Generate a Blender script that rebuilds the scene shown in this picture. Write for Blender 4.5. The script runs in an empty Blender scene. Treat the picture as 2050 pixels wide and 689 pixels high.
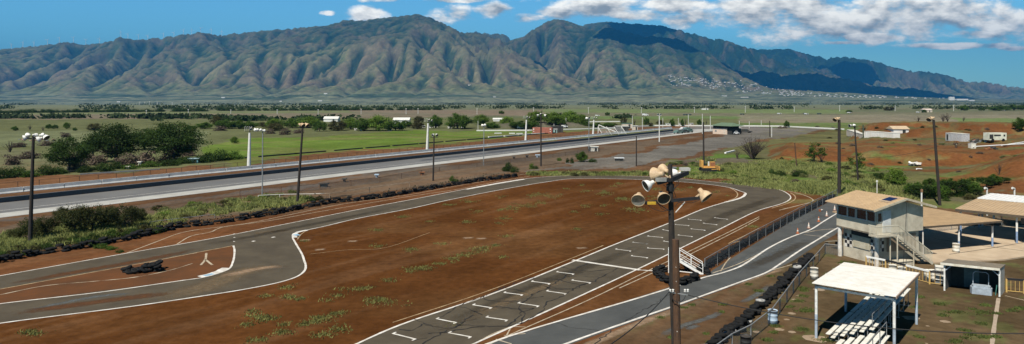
import bpy, math, random
import numpy as np
from mathutils import Vector, Matrix, Quaternion
from mathutils.geometry import tessellate_polygon
R = math.radians
SC = bpy.context.scene
COL = SC.collection
F, HZ, CH = 1385.0, 197.0, 15.0          # camera focal length (px of the photo), horizon row, camera height

# ------------------------------------------------------------------ noise
def hsh(ix, iy, s):
    n = (ix.astype(np.int64)*374761393 + iy.astype(np.int64)*668265263 + s*982451653) & 0xffffffff
    n = ((n ^ (n >> 13))*1274126177) & 0xffffffff
    return ((n ^ (n >> 16)) & 0xffff)/65535.0
def vnoise(x, y, s=0):
    x = np.asarray(x, float); y = np.asarray(y, float)
    ix = np.floor(x); iy = np.floor(y); fx = x-ix; fy = y-iy
    fx = fx*fx*(3-2*fx); fy = fy*fy*(3-2*fy)
    ix = ix.astype(np.int64); iy = iy.astype(np.int64)
    a = hsh(ix, iy, s); b = hsh(ix+1, iy, s); c = hsh(ix, iy+1, s); d = hsh(ix+1, iy+1, s)
    return (a*(1-fx)+b*fx)*(1-fy)+(c*(1-fx)+d*fx)*fy
def fbm(x, y, o=4, s=0):
    t = 0; a = .5
    for i in range(o):
        t = t+a*vnoise(x, y, s+i*17); x = x*2.03; y = y*2.03; a *= .5
    return t/(1-.5**o)
def ss(a, b, x):
    t = np.clip((x-a)/(b-a), 0, 1); return t*t*(3-2*t)

# ------------------------------------------------------------------ terrain height
def terrain(X, Y):
    X = np.asarray(X, float); Y = np.asarray(Y, float)
    Ys = np.maximum(Y, 1.0)
    P = 1025+F*X/Ys
    w = (fbm(X/14, Y/14, 3, 5)-.5)
    z = -25*ss(700, 5200, Y)
    Yq = Y+w*14; Pq = P+w*60
    a = 2.7*ss(150, 163, Yq)*ss(1690, 1745, Pq)*(1-ss(255, 330, Yq))
    d = 2.3*ss(160, 176, Yq)*ss(1530, 1580, Pq)*(1-ss(190, 240, Yq))*(1-ss(1690, 1745, Pq))
    c = 3.6*ss(219, 243, Yq+w*10)*ss(1700, 1765, Pq)*(1-ss(252, 300, Yq))
    b = 4.6*ss(99, 128, Yq)*ss(1890, 2080, Pq)*(1-ss(136, 165, Yq))
    m = 3.0*np.exp(-(((X-15)/24)**4+((Y-352)/14)**4))      # low grey mound behind the container
    z = z+a+d+c+b+m
    rough = ss(.2, 2.0, a+b+c+d)
    z = z+rough*(fbm(X/3.5, Y/3.5, 4, 9)-.5)*1.0
    return z
def gz(x, y): return float(terrain(np.array([x]), np.array([y]))[0])
def G(px, py, z=0.0):
    """world point of height z seen at photo pixel px,py (flat ground)"""
    Y = F*(CH-z)/(py-HZ)
    return Vector(((px-1025)/F*Y, Y, z))
def GT(px, py):
    """where the sight line meets the terrain"""
    if (px < 1500 and py > 219 and not (1030 < px < 1140 and py < 262)) or py > 430: return G(px, py)
    Y = 60.0
    k = (px-1025)/F; t = (HZ-py)/F
    ys = Y*1.004**np.arange(1500)
    g = terrain(k*ys, ys)-(CH+t*ys)
    i = np.argmax(g > 0)
    if g[i] <= 0: i = len(ys)-1
    y = ys[i]
    return Vector((k*y, y, gz(k*y, y)))
def mpp(Y): return Y/F      # metres per photo pixel at depth Y

# ------------------------------------------------------------------ materials
MATS = {}
def nd(nt, t, **kw):
    n = nt.nodes.new(t)
    for k, v in kw.items():
        if k in n.inputs: n.inputs[k].default_value = v
        else: setattr(n, k, v)
    return n
def mat(name, c, rough=.8, c2=None, scale=3.0, amt=None, metal=0, bump=0, bscale=30, objrand=0, spec=None, attr=None, alpha=None, stretch=None, hue2=None):
    if name in MATS: return MATS[name]
    m = bpy.data.materials.new(name); m.use_nodes = True; MATS[name] = m
    nt = m.node_tree; b = nt.nodes['Principled BSDF']; L = nt.links.new
    b.inputs['Roughness'].default_value = rough; b.inputs['Metallic'].default_value = metal
    if spec is not None: b.inputs['Specular IOR Level'].default_value = spec
    c = tuple(c)+(1,); c2 = tuple(c2)+(1,) if c2 else tuple(min(1, v*.62) for v in c[:3])+(1,)
    geo = nd(nt, 'ShaderNodeNewGeometry')
    pos = geo.outputs['Position']
    if stretch:
        mp = nd(nt, 'ShaderNodeMapping'); mp.inputs['Scale'].default_value = stretch; L(pos, mp.inputs['Vector']); pos = mp.outputs[0]
    n1 = nd(nt, 'ShaderNodeTexNoise', Scale=scale, Detail=6.0, Roughness=.65); L(pos, n1.inputs['Vector'])
    r = nd(nt, 'ShaderNodeMapRange'); r.inputs['From Min'].default_value = .35; r.inputs['From Max'].default_value = .68; L(n1.outputs[0], r.inputs['Value'])
    mx = nd(nt, 'ShaderNodeMix', data_type='RGBA'); mx.inputs[6].default_value = c; mx.inputs[7].default_value = c2
    L(r.outputs[0], mx.inputs[0]); col = mx.outputs[2]
    if attr:
        at = nd(nt, 'ShaderNodeAttribute', attribute_name=attr)
        m2 = nd(nt, 'ShaderNodeMix', data_type='RGBA', blend_type='MULTIPLY'); m2.inputs[0].default_value = 1
        L(at.outputs['Color'], m2.inputs[6]); L(col, m2.inputs[7]); col = m2.outputs[2]
    if objrand:
        oi = nd(nt, 'ShaderNodeObjectInfo')
        hs = nd(nt, 'ShaderNodeHueSaturation')
        mr = nd(nt, 'ShaderNodeMapRange'); mr.inputs['To Min'].default_value = 1-objrand; mr.inputs['To Max'].default_value = 1+objrand
        L(oi.outputs['Random'], mr.inputs['Value']); L(mr.outputs[0], hs.inputs['Value'])
        L(col, hs.inputs['Color']); col = hs.outputs[0]
    L(col, b.inputs['Base Color'])
    if bump:
        n2 = nd(nt, 'ShaderNodeTexNoise', Scale=bscale, Detail=5.0); L(geo.outputs['Position'], n2.inputs['Vector'])
        bp = nd(nt, 'ShaderNodeBump', Strength=1.0, Distance=bump); L(n2.outputs[0], bp.inputs['Height']); L(bp.outputs[0], b.inputs['Normal'])
    if alpha is not None:
        b.inputs['Alpha'].default_value = alpha
    return m
def leafmat(name, c, c2, scale=.5, tr=.35):
    if name in MATS: return MATS[name]
    m = mat(name, c, .75, c2, scale=scale, objrand=.22, spec=.15)
    nt = m.node_tree; b = nt.nodes['Principled BSDF']; L = nt.links.new
    col = b.inputs['Base Color'].links[0].from_socket
    t = nd(nt, 'ShaderNodeBsdfTranslucent'); L(col, t.inputs['Color'])
    mx = nd(nt, 'ShaderNodeMixShader', Fac=tr); L(b.outputs[0], mx.inputs[1]); L(t.outputs[0], mx.inputs[2])
    L(mx.outputs[0], nt.nodes['Material Output'].inputs['Surface'])
    return m

# ------------------------------------------------------------------ mesh builder
def npmesh(name, V, Fc, smooth=False):
    """V (n,3); Fc (m,k) uniform polygons"""
    me = bpy.data.meshes.new(name); V = np.asarray(V, np.float32); Fc = np.asarray(Fc, np.int32)
    me.vertices.add(len(V)); me.vertices.foreach_set('co', V.ravel())
    k = Fc.shape[1]
    me.loops.add(Fc.size); me.loops.foreach_set('vertex_index', Fc.ravel())
    me.polygons.add(len(Fc)); me.polygons.foreach_set('loop_start', np.arange(0, Fc.size, k, dtype=np.int32))
    me.polygons.foreach_set('loop_total', np.full(len(Fc), k, np.int32))
    if smooth: me.polygons.foreach_set('use_smooth', np.ones(len(Fc), bool))
    me.update(calc_edges=True); me.validate()
    return me
def link(name, me, m=None, parent=None, loc=None, rz=0, label=None, cat=None, group=None, kind=None):
    o = bpy.data.objects.new(name, me)
    if m is not None and me is not None and len(me.materials) == 0:
        for q in (m if isinstance(m, (list, tuple)) else [m]): me.materials.append(q)
    COL.objects.link(o)
    if parent: o.parent = parent
    if loc is not None: o.location = loc
    if rz: o.rotation_euler[2] = rz
    if label: o['label'] = label
    if cat: o['category'] = cat
    if group: o['group'] = group
    if kind: o['kind'] = kind
    return o
def thing(name, label, cat, loc=(0, 0, 0), rz=0, group=None, mtx=None):
    o = link(name, None, loc=loc, rz=rz, label=label, cat=cat, group=group)
    if mtx is not None: o.matrix_world = mtx
    return o
def dup(root, loc=None, rz=None, label=None, scale=None):
    r = root.copy(); COL.objects.link(r)
    if loc is not None: r.location = loc
    if rz is not None: r.rotation_euler[2] = rz
    if scale is not None: r.scale = scale if hasattr(scale, '__len__') else (scale,)*3
    if label: r['label'] = label
    for ch in list(root.children):
        c = ch.copy(); COL.objects.link(c); c.parent = r
        for g in ch.children:
            d = g.copy(); COL.objects.link(d); d.parent = c
    return r
class MB:
    def __init__(s): s.v = []; s.f = []; s.sm = []; s.mi = []; s.cur = 0
    def add(s, V, Fc, smooth=False):
        o = len(s.v); s.v += [tuple(p) for p in V]
        for f in Fc: s.f.append(tuple(i+o for i in f)); s.sm.append(smooth); s.mi.append(s.cur)
        return s
    def box(s, c, d, rz=0, M=None):
        x, y, z = d[0]/2, d[1]/2, d[2]/2
        P = [Vector((a*x, b*y, e*z)) for e in (-1, 1) for a, b in ((-1, -1), (1, -1), (1, 1), (-1, 1))]
        rot = Matrix.Rotation(rz, 3, 'Z') if M is None else M
        P = [rot@p+Vector(c) for p in P]
        return s.add(P, [(0, 3, 2, 1), (4, 5, 6, 7), (0, 1, 5, 4), (1, 2, 6, 5), (2, 3, 7, 6), (3, 0, 4, 7)])
    def beam(s, a, b, w, h=None, up=(0, 0, 1)):
        a, b = Vector(a), Vector(b); h = h or w; d = (b-a)
        if d.length < 1e-6: return s
        x = d.normalized(); u = Vector(up)
        if abs(x.dot(u)) > .98: u = Vector((1, 0, 0))
        y = u.cross(x).normalized(); z = x.cross(y)
        M = Matrix((x, y, z)).transposed()
        return s.box((a+b)/2, (d.length, w, h), M=M)
    def tube(s, a, b, r0, r1=None, n=10, cap=True):
        a, b = Vector(a), Vector(b); r1 = r0 if r1 is None else r1; x = (b-a).normalized()
        u = Vector((0, 0, 1)) if abs(x.z) < .9 else Vector((1, 0, 0))
        y = u.cross(x).normalized(); z = x.cross(y)
        P = []
        for c, r in ((a, r0), (b, r1)):
            for i in range(n):
                t = 2*math.pi*i/n; P.append(c+(y*math.cos(t)+z*math.sin(t))*r)
        s.add(P, [(i, (i+1) % n, n+(i+1) % n, n+i) for i in range(n)], True)
        if cap: s.add(P, [tuple(range(n-1, -1, -1)), tuple(range(n, 2*n))])
        return s
    def path(s, pts, r, n=6):
        pts = [Vector(p) for p in pts]
        for a, b in zip(pts, pts[1:]): s.tube(a, b, r, n=n, cap=True)
        return s
    def lathe(s, prof, o=(0, 0, 0), ax=(0, 0, 1), n=16, sq=None):
        """prof: (distance along axis, radius)"""
        x = Vector(ax).normalized(); u = Vector((0, 0, 1)) if abs(x.z) < .9 else Vector((1, 0, 0))
        y = u.cross(x).normalized(); z = x.cross(y); P = []
        for h, r in prof:
            for i in range(n):
                t = 2*math.pi*i/n; P.append(Vector(o)+x*h+(y*math.cos(t)+z*math.sin(t))*r)
        Fc = []
        for k in range(len(prof)-1):
            for i in range(n): Fc.append((k*n+i, k*n+(i+1) % n, (k+1)*n+(i+1) % n, (k+1)*n+i))
        return s.add(P, Fc, True)
    def disc(s, o, ax, r, n=16):
        x = Vector(ax).normalized(); u = Vector((0, 0, 1)) if abs(x.z) < .9 else Vector((1, 0, 0))
        y = u.cross(x).normalized(); z = x.cross(y)
        return s.add([Vector(o)+(y*math.cos(2*math.pi*i/n)+z*math.sin(2*math.pi*i/n))*r for i in range(n)], [tuple(range(n))])
    def prism(s, poly, z0, z1):
        """poly: list of (x,y) counter-clockwise, convex or concave; z may be list"""
        n = len(poly)
        A = [Vector((p[0], p[1], z0)) for p in poly]; B = [Vector((p[0], p[1], z1)) for p in poly]
        T = tessellate_polygon([A])
        s.add(A+B, [tuple(t[::-1]) for t in T]+[tuple(i+n for i in t) for t in T]+[(i, (i+1) % n, n+(i+1) % n, n+i) for i in range(n)])
        return s
    def sheet(s, poly, z):
        A = [Vector((p[0], p[1], z)) for p in poly]
        T = tessellate_polygon([A]); out = []
        for t in T:
            a, b, c = (A[i] for i in t)
            out.append(t if (b-a).cross(c-a).z > 0 else t[::-1])
        return s.add(A, out)
    def build(s, name, m=None, parent=None, **kw):
        me = bpy.data.meshes.new(name); me.from_pydata(s.v, [], s.f)
        me.polygons.foreach_set('use_smooth', s.sm)
        o = link(name, me, m, parent, **kw)
        if any(s.mi): me.polygons.foreach_set('material_index', s.mi)
        me.update()
        return o
def spline(pts, n=8):
    pts = [Vector(p) for p in pts]; out = []
    P = [pts[0]*2-pts[1]]+pts+[pts[-1]*2-pts[-2]]
    for i in range(1, len(P)-2):
        p0, p1, p2, p3 = P[i-1:i+3]
        a = max((p1-p0).length, 1e-4)**.5; b = max((p2-p1).length, 1e-4)**.5; c = max((p3-p2).length, 1e-4)**.5
        for k in range(n):
            t = k/n
            m1 = (p2-p1)+b*((p1-p0)/a-(p2-p0)/(a+b)); m2 = (p2-p1)+b*((p3-p2)/c-(p3-p1)/(b+c))
            h = t*t*t; g = t*t
            out.append(p1*(2*h-3*g+1)+m1*(h-2*g+t)+p2*(-2*h+3*g)+m2*(h-g))
    out.append(pts[-1]); return out
def ribbon(mb, pts, w, z, wob=0, seed=0):
    """flat strip of width w along world points"""
    rnd = random.Random(seed); n = len(pts); Lp = []; Rp = []
    for i, p in enumerate(pts):
        a = pts[max(0, i-1)]; b = pts[min(n-1, i+1)]; d = Vector((b.x-a.x, b.y-a.y, 0))
        if d.length < 1e-6: d = Vector((1, 0, 0))
        d.normalize(); q = Vector((-d.y, d.x, 0)); ww = w/2*(1+wob*(rnd.random()-.5)*2)
        Lp.append(Vector((p.x, p.y, z))+q*ww); Rp.append(Vector((p.x, p.y, z))-q*ww)
    V = Lp+Rp
    mb.add(V, [(i+n, i+n+1, i+1, i) for i in range(n-1)])
    return mb
def gpts(L, n=8): return spline([G(x, y) for x, y in L], n)
def crop(ox, oy, s): return lambda L: [(ox+x/s, oy+y/s) for x, y in L]
# ================================================================== camera, light, sky
SC.render.engine = 'CYCLES'
cam_d = bpy.data.cameras.new('camera'); cam = bpy.data.objects.new('camera', cam_d); COL.objects.link(cam)
cam.location = (0, 0, CH); cam.rotation_euler = (R(90), 0, 0)
cam_d.sensor_width = 36; cam_d.lens = 36*F/2050; cam_d.shift_y = -(344.5-HZ)/2050; cam_d.clip_start = .5; cam_d.clip_end = 60000
SC.camera = cam
SC.view_settings.view_transform = 'Standard'; SC.view_settings.look = 'None'; SC.view_settings.gamma = 1
SC.view_settings.exposure = EXPOSURE = 0.45
SEL = 53.0; tosun = Vector((-.52, -.85, math.tan(R(SEL))*math.hypot(.52, .85))).normalized()
sd = bpy.data.lights.new('sun', 'SUN'); sd.energy = 5.0; sd.angle = R(.55); sd.color = (1, .93, .82)
so = bpy.data.objects.new('sun', sd); COL.objects.link(so); so.rotation_euler = tosun.to_track_quat('Z', 'Y').to_euler(); so.location = (-20, -40, 60)
W = bpy.data.worlds.new('World'); SC.world = W; W.use_nodes = True
nt = W.node_tree; bg = nt.nodes['Background']; L = nt.links.new
sky = nd(nt, 'ShaderNodeTexSky', sky_type='NISHITA'); sky.sun_disc = False; sky.sun_elevation = R(SEL); sky.sun_rotation = math.atan2(-.52, -.85) % (2*math.pi)
sky.altitude = 0; sky.air_density = 1.0; sky.dust_density = .1; sky.ozone_density = 4.0
def mth(op, a, b=None, c=None, clamp=False):
    n = nt.nodes.new('ShaderNodeMath'); n.operation = op; n.use_clamp = clamp
    for i, v in enumerate((a, b, c)):
        if v is None: continue
        if isinstance(v, (int, float)): n.inputs[i].default_value = v
        else: L(v, n.inputs[i])
    return n.outputs[0]
tc = nd(nt, 'ShaderNodeTexCoord'); sx = nd(nt, 'ShaderNodeSeparateXYZ'); L(tc.outputs['Generated'], sx.inputs[0])
yy = mth('MAXIMUM', mth('ABSOLUTE', sx.outputs[1]), .04)
U = mth('DIVIDE', sx.outputs[0], yy); V_ = mth('DIVIDE', sx.outputs[2], yy)
def cnoise(du, dv, su, sv, det, seed, dist=0.0):
    cb = nd(nt, 'ShaderNodeCombineXYZ'); L(mth('MULTIPLY', mth('ADD', U, du), su), cb.inputs[0]); L(mth('MULTIPLY', mth('ADD', V_, dv), sv), cb.inputs[1]); cb.inputs[2].default_value = seed
    n = nd(nt, 'ShaderNodeTexNoise', Scale=1.0, Detail=det, Roughness=.58, Distortion=dist); L(cb.outputs[0], n.inputs['Vector']); return n.outputs[0]
nz = cnoise(0, 0, 15, 32, 9.0, 3.1); nzl = cnoise(-.005, .014, 15, 32, 6.0, 3.1)
ell = [(1370, 42, 46, 15), (1430, 34, 80, 24), (1530, 30, 110, 36), (1640, 44, 130, 38), (1760, 30, 150, 42), (1880, 36, 140, 36), (1990, 30, 120, 42), (2080, 40, 90, 40), (1740, 74, 70, 10),
       (1620, 64, 50, 10), (1930, 92, 110, 6), (2035, 97, 40, 5), (1680, 86, 40, 4), (1600, 10, 400, 22), (1940, 68, 60, 9),
       (733, 25, 40, 14), (657, 25, 16, 5), (900, 31, 42, 20), (985, 21, 34, 13), (765, -2, 70, 7), (905, 0, 60, 6), (1060, 36, 42, 9), (1125, 26, 50, 15), (1200, 18, 80, 24), (1270, 32, 60, 16), (1225, 5, 90, 12), (1325, 5, 40, 8)]
mask = None; base = None
for (cx, cy, rx, ry) in ell:
    cu = (cx-1025)/F; cv = (HZ-cy)/F; ru = rx/F*1.25; rv = ry/F*1.3
    a = mth('DIVIDE', mth('SUBTRACT', U, cu), ru); b = mth('DIVIDE', mth('SUBTRACT', V_, cv), rv)
    e = mth('SUBTRACT', 1.0, mth('ADD', mth('MULTIPLY', a, a), mth('MULTIPLY', b, b)))
    e = mth('MAXIMUM', e, -1.5)
    if mask is None: mask, base = e, b
    else:
        g_ = mth('GREATER_THAN', e, mask); base = mth('ADD', base, mth('MULTIPLY', mth('SUBTRACT', b, base), g_)); mask = mth('MAXIMUM', mask, e)
# large cloud cover elsewhere in the dome (overhead), world wide
dens = mth('ADD', mth('MULTIPLY', mask, .8), mth('MULTIPLY', mth('SUBTRACT', nz, .5), 3.5))
densl = mth('ADD', mth('MULTIPLY', mask, .8), mth('MULTIPLY', mth('SUBTRACT', nzl, .5), 3.5))
alpha = nd(nt, 'ShaderNodeMapRange', interpolation_type='SMOOTHSTEP'); L(dens, alpha.inputs['Value']); alpha.inputs['From Min'].default_value = .0; alpha.inputs['From Max'].default_value = .75; alpha.inputs['To Max'].default_value = .97
lit = mth('ADD', mth('ADD', mth('MULTIPLY', mth('SUBTRACT', dens, densl), .9), .62), mth('MULTIPLY', base, .22))
lit = mth('SUBTRACT', lit, mth('MULTIPLY', mth('MAXIMUM', mth('SUBTRACT', dens, .5), 0.0), .28), clamp=True)
cr = nd(nt, 'ShaderNodeValToRGB'); L(lit, cr.inputs[0])
cr.color_ramp.elements[0].position = .1; cr.color_ramp.elements[0].color = (.24, .25, .25, 1)
cr.color_ramp.elements[1].position = .95; cr.color_ramp.elements[1].color = (1.0, .95, .86, 1)
e3 = cr.color_ramp.elements.new(.5); e3.color = (.60, .58, .54, 1)
cs = nd(nt, 'ShaderNodeVectorMath', operation='MULTIPLY'); L(cr.outputs[0], cs.inputs[0]); cs.inputs[1].default_value = (11.8, 11.9, 11.7)
tint = nd(nt, 'ShaderNodeMix', data_type='RGBA', blend_type='MULTIPLY'); tint.inputs[0].default_value = 1; tint.inputs[7].default_value = (.46, .90, 1.04, 1); L(sky.outputs[0], tint.inputs[6])
mx = nd(nt, 'ShaderNodeMix', data_type='RGBA'); L(alpha.outputs[0], mx.inputs[0]); L(tint.outputs[2], mx.inputs[6]); L(cs.outputs[0], mx.inputs[7])
# sky and clouds dimmed overhead, out of view, to weaken the ambient fill
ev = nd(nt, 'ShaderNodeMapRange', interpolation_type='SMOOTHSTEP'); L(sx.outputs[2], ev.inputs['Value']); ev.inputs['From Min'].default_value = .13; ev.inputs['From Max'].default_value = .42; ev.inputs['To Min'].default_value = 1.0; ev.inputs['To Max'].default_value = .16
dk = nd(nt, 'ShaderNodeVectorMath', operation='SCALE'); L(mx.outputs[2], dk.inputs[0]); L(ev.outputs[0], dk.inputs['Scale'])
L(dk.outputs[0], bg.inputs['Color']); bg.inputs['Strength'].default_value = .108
W.cycles.sampling_method = 'NONE'
SC.cycles.max_bounces = 4; SC.cycles.diffuse_bounces = 1; SC.cycles.glossy_bounces = 1; SC.cycles.volume_bounces = 0; SC.cycles.transparent_max_bounces = 10; SC.cycles.transmission_bounces = 2

# haze: one closed box of thin air
hz = MB(); hz.box((0, 8000, 680), (32000, 22000, 1500)); ho = hz.build('haze', None, kind='stuff')
hm = bpy.data.materials.new('haze_air'); hm.use_nodes = True; hn = hm.node_tree; hn.nodes.remove(hn.nodes['Principled BSDF'])
pv = hn.nodes.new('ShaderNodeVolumePrincipled'); pv.inputs['Color'].default_value = (.05, .36, .85, 1); pv.inputs['Density'].default_value = .000062; pv.inputs['Anisotropy'].default_value = .2
hn.links.new(pv.outputs[0], hn.nodes['Material Output'].inputs['Volume']); ho.data.materials.append(hm)
ho['label'] = 'thin blue haze between the camera and the mountains'

# ================================================================== ground sheet
def polymask(P, Q, poly):
    ins = np.zeros(P.shape, bool); n = len(poly)
    for i in range(n):
        x1, y1 = poly[i]; x2, y2 = poly[(i+1) % n]
        if y1 == y2: continue
        c = ((y1 > Q) != (y2 > Q)) & (P < (x2-x1)*(Q-y1)/(y2-y1)+x1)
        ins ^= c
    return ins
NX, NY = 820, 640
ys = np.concatenate([np.linspace(-150, 24, 20, endpoint=False), 24*(7800/24.0)**np.linspace(0, 1, NY-20)])
s = np.linspace(-1, 1, NX); s = s*(.62+.38*s*s)
Wd = 70+1.25*np.maximum(ys, 0)
YY = np.repeat(ys[:, None], NX, 1); XX = s[None, :]*Wd[:, None]
ZZ = terrain(XX, YY)
Yc = np.maximum(YY, 26.0); PX = 1025+F*XX/Yc; PY = HZ+F*CH/Yc
wn1 = fbm(XX/9, YY/9, 4, 21)-.5; wn2 = fbm(XX/9+50, YY/9, 4, 22)-.5
k = np.clip((PY-HZ)/90, .05, 1.6)
P = PX+wn1*26*np.minimum(1, k+.3); Q = PY+wn2*13*k
colr = np.zeros(XX.shape+(3,)); colr[:] = (.105, .060, .034)
def paint(mask, c, a=1.0):
    m = (mask*a)[..., None] if not np.isscalar(mask) else mask
    global colr; colr = colr*(1-m)+np.array(c)*m
def zone(poly, c, a=1.0, sharp=False):
    paint(polymask(PX if sharp else P, PY if sharp else Q, poly).astype(float), c, a)
big = fbm(XX/60, YY/60, 4, 31); mid = fbm(XX/12, YY/12, 4, 33); fine = fbm(XX/3, YY/3, 4, 35)
# far plain
far = ss(262, 256, PY)
fld = fbm(XX/300, YY/90, 4, 41)
c1 = np.array((.085, .105, .052)); c2 = np.array((.135, .125, .082))
fc = c1+(c2-c1)*ss(.35, .65, fld)[..., None]
colr = colr*(1-far[..., None])+fc*far[..., None]
zone([(-300, 262), (-300, 352), (150, 350), (480, 330), (1000, 290), (1500, 252), (1500, 236), (400, 236), (-300, 236)], (.105, .115, .055))
zone([(-300, 262), (-300, 285), (400, 300), (420, 262)], (.125, .14, .075))
zone([(-300, 300), (-300, 340), (130, 340), (150, 318), (60, 303)], (.13, .13, .075), .7)
zone([(405, 295), (470, 280), (620, 274), (800, 263), (1000, 262), (1180, 261), (1100, 268), (1000, 277), (900, 289), (700, 305), (560, 319), (470, 330), (415, 318)], (.098, .150, .030))
zone([(-300, 232), (-300, 241), (800, 236), (1110, 229), (1110, 221), (700, 225)], (.15, .125, .09))
zone([(-300, 226), (-300, 232), (700, 226), (750, 221)], (.13, .16, .06), .8)
zone([(700, 219), (700, 224), (1120, 233), (1100, 221)], (.19, .13, .10), .8)
zone([(1090, 218), (1080, 225), (1700, 228), (1700, 219)], (.12, .19, .05), .75)
zone([(1150, 233), (1150, 238), (1640, 238), (1640, 232)], (.10, .17, .05), .7)
zone([(1480, 230), (1480, 246), (2500, 249), (2500, 229)], (.19, .17, .125), .8)
zone([(1900, 237), (1940, 248), (2300, 250), (2300, 238)], (.12, .18, .06), .8)
zone([(1480, 246), (1480, 258), (1730, 262), (1740, 246)], (.10, .15, .05), .8)
paint(ss(240, 226, PY), (.135, .140, .100), .4)  # distance haze put into the ground colour, greyer towards the far plain
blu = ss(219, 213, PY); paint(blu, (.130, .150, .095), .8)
# scrub right side
zone([(1395, 318), (1340, 350), (1420, 352), (1560, 372), (1680, 386), (1870, 420), (2500, 470), (2500, 246), (1680, 262), (1500, 286)], (.098, .098, .046))
gm = polymask(P, Q, [(1340, 322), (1320, 352), (1420, 352), (1560, 372), (1690, 386), (1870, 420), (2500, 470), (2500, 300), (1680, 300), (1500, 300), (1400, 312)])
paint(gm*ss(.5, .62, mid), (.07, .125, .024), .8)
paint(gm*ss(.42, .3, mid), (.13, .115, .075), .7)
# apron asphalt
zone([(1030, 345), (1180, 322), (1330, 296), (1440, 272), (1480, 262), (1560, 254), (1640, 262), (1600, 272), (1510, 280), (1490, 292), (1400, 306), (1330, 320), (1290, 330), (1160, 338)], (.125, .118, .105))
zone([(1300, 330), (1400, 312), (1500, 318), (1540, 326), (1480, 332), (1390, 330)], (.12, .105, .09), .6)
zone([(1260, 258), (1250, 254), (1480, 252), (1680, 258), (1640, 262), (1480, 262)], (.14, .13, .12))
# brown strip between hedge and drag strip
zone([(-300, 445), (-300, 520), (40, 445), (300, 412), (560, 385), (820, 340), (1260, 286), (1430, 268), (1330, 290), (1180, 318), (1040, 345), (860, 372), (640, 395), (400, 440), (0, 515), (-300, 560)], (.118, .088, .062))
zone([(-300, 436), (-300, 452), (60, 442), (330, 410), (560, 380), (700, 360), (900, 332), (880, 326), (420, 392), (0, 436)], (.10, .092, .082), .7)
paint(polymask(P, Q, [(0, 470), (120, 450), (330, 425), (460, 400), (620, 393), (600, 412), (480, 425), (330, 455), (0, 515), (-300, 560), (-300, 480)])*ss(.40, .60, mid), (.12, .145, .045), .8)
# red earth bank beyond the drag strip
zone([(-300, 352), (-300, 425), (0, 382), (500, 336), (860, 302), (1050, 282), (1240, 264), (1390, 254), (1390, 250), (1240, 258), (1060, 270), (900, 287), (700, 303), (480, 330), (150, 352)], (.135, .070, .036))
# red dirt around the kart track
zone([(-300, 610), (0, 516), (180, 492), (330, 462), (560, 425), (760, 396), (900, 372), (1040, 352), (1300, 350), (1470, 356), (1600, 372), (1672, 380), (1672, 400), (1440, 545), (1180, 690), (1050, 800), (-600, 800)], (.118, .052, .023), sharp=False)
inf = polymask(PX, PY, [(0, 650), (400, 594), (560, 567), (612, 545), (600, 500), (590, 465), (720, 438), (900, 401), (1003, 380), (1090, 365), (1260, 359), (1400, 367), (1490, 390), (1400, 420), (1220, 494), (980, 591), (800, 653), (500, 800), (-500, 800)])
paint(inf.astype(float), (.088, .036, .012))
paint(inf*ss(.55, .75, fbm(XX/26+3, YY/10, 4, 51)), (.115, .058, .024), .6)
zone([(0, 800), (950, 689), (1100, 627), (1440, 468), (1580, 400), (1660, 385), (1440, 545), (1300, 596), (980, 689), (700, 900)], (.108, .050, .020))
# yard
yard = polymask(P, Q, [(1150, 690), (1300, 640), (1480, 570), (1560, 530), (1640, 480), (1680, 470), (1760, 470), (1900, 430), (2500, 440), (2600, 1200), (900, 1200)])
paint(yard.astype(float), (.088, .062, .034))
paint(yard*ss(.45, .65, mid), (.114, .080, .046), .7)
paint(yard*ss(.58, .72, fbm(XX/5, YY/5, 4, 61)), (.062, .050, .030), .7)
yg = yard*ss(.63, .70, fbm(XX/1.6+9, YY/1.6, 4, 63))*ss(.45, .6, big+.1)
paint(yg, (.085, .105, .035), .5)
paint(polymask(P, Q, [(1280, 650), (1500, 570), (1500, 640), (1430, 800), (900, 800)]).astype(float), (.105, .062, .036), .6)
# berms get red where steep
gy, gx = np.gradient(ZZ); dYs = np.gradient(ys)[:, None]; steep = np.abs(gy/dYs)
red = ss(.045, .13, steep+(mid-.5)*.08)*ss(95, 100, YY)*ss(700, 400, YY)*ss(1480, 1540, PX)
red *= ss(.34, .46, fbm(XX/7+5, YY/4, 4, 73)+.08)
paint(red, (.150, .058, .022), .9)
paint(ss(1500, 1560, PX)*ss(92, 98, YY)*ss(500, 400, YY)*ss(.56, .64, fbm(XX/6+9, YY/3.5, 4, 75)), (.14, .135, .055), .6)
paint(ss(1880, 1960, PX)*ss(92, 100, YY)*ss(112, 100, YY)*ss(.4, .6, mid), (.10, .13, .04), .8)
rz_ = np.zeros(XX.shape)
for pl_ in ([(1715, 248), (2400, 247), (2400, 274), (1900, 270), (1730, 260)], [(1690, 297), (1830, 300), (1960, 305), (1900, 348), (1735, 334), (1690, 318)], [(1870, 350), (1960, 307), (2400, 298), (2400, 430), (2000, 398), (1890, 380)], [(1535, 291), (1640, 288), (1700, 300), (1700, 326), (1540, 320)]):
    rz_ = np.maximum(rz_, polymask(P, Q, pl_).astype(float))
paint(rz_*ss(.36, .54, fbm(XX/6+15, YY/3.5, 5, 76)), (.135, .056, .023), .85)
high = ss(1.5, 2.5, ZZ)*ss(1500, 1600, PX)*(1-red)
paint(high*ss(.42, .58, fbm(XX/8, YY/3, 4, 71)), (.15, .078, .036), .75)
paint(np.exp(-(((XX-15)/26)**4+((YY-352)/16)**4)), (.12, .105, .09), .9)
gr_ = polymask(P, Q, [(405, 295), (470, 280), (620, 274), (800, 263), (1000, 262), (1180, 261), (1100, 268), (1000, 277), (900, 289), (700, 305), (560, 319), (470, 330), (415, 318)])
paint(gr_*ss(.45, .62, fbm(XX/22, YY/9, 4, 77)), (.13, .135, .05), .75)
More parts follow.
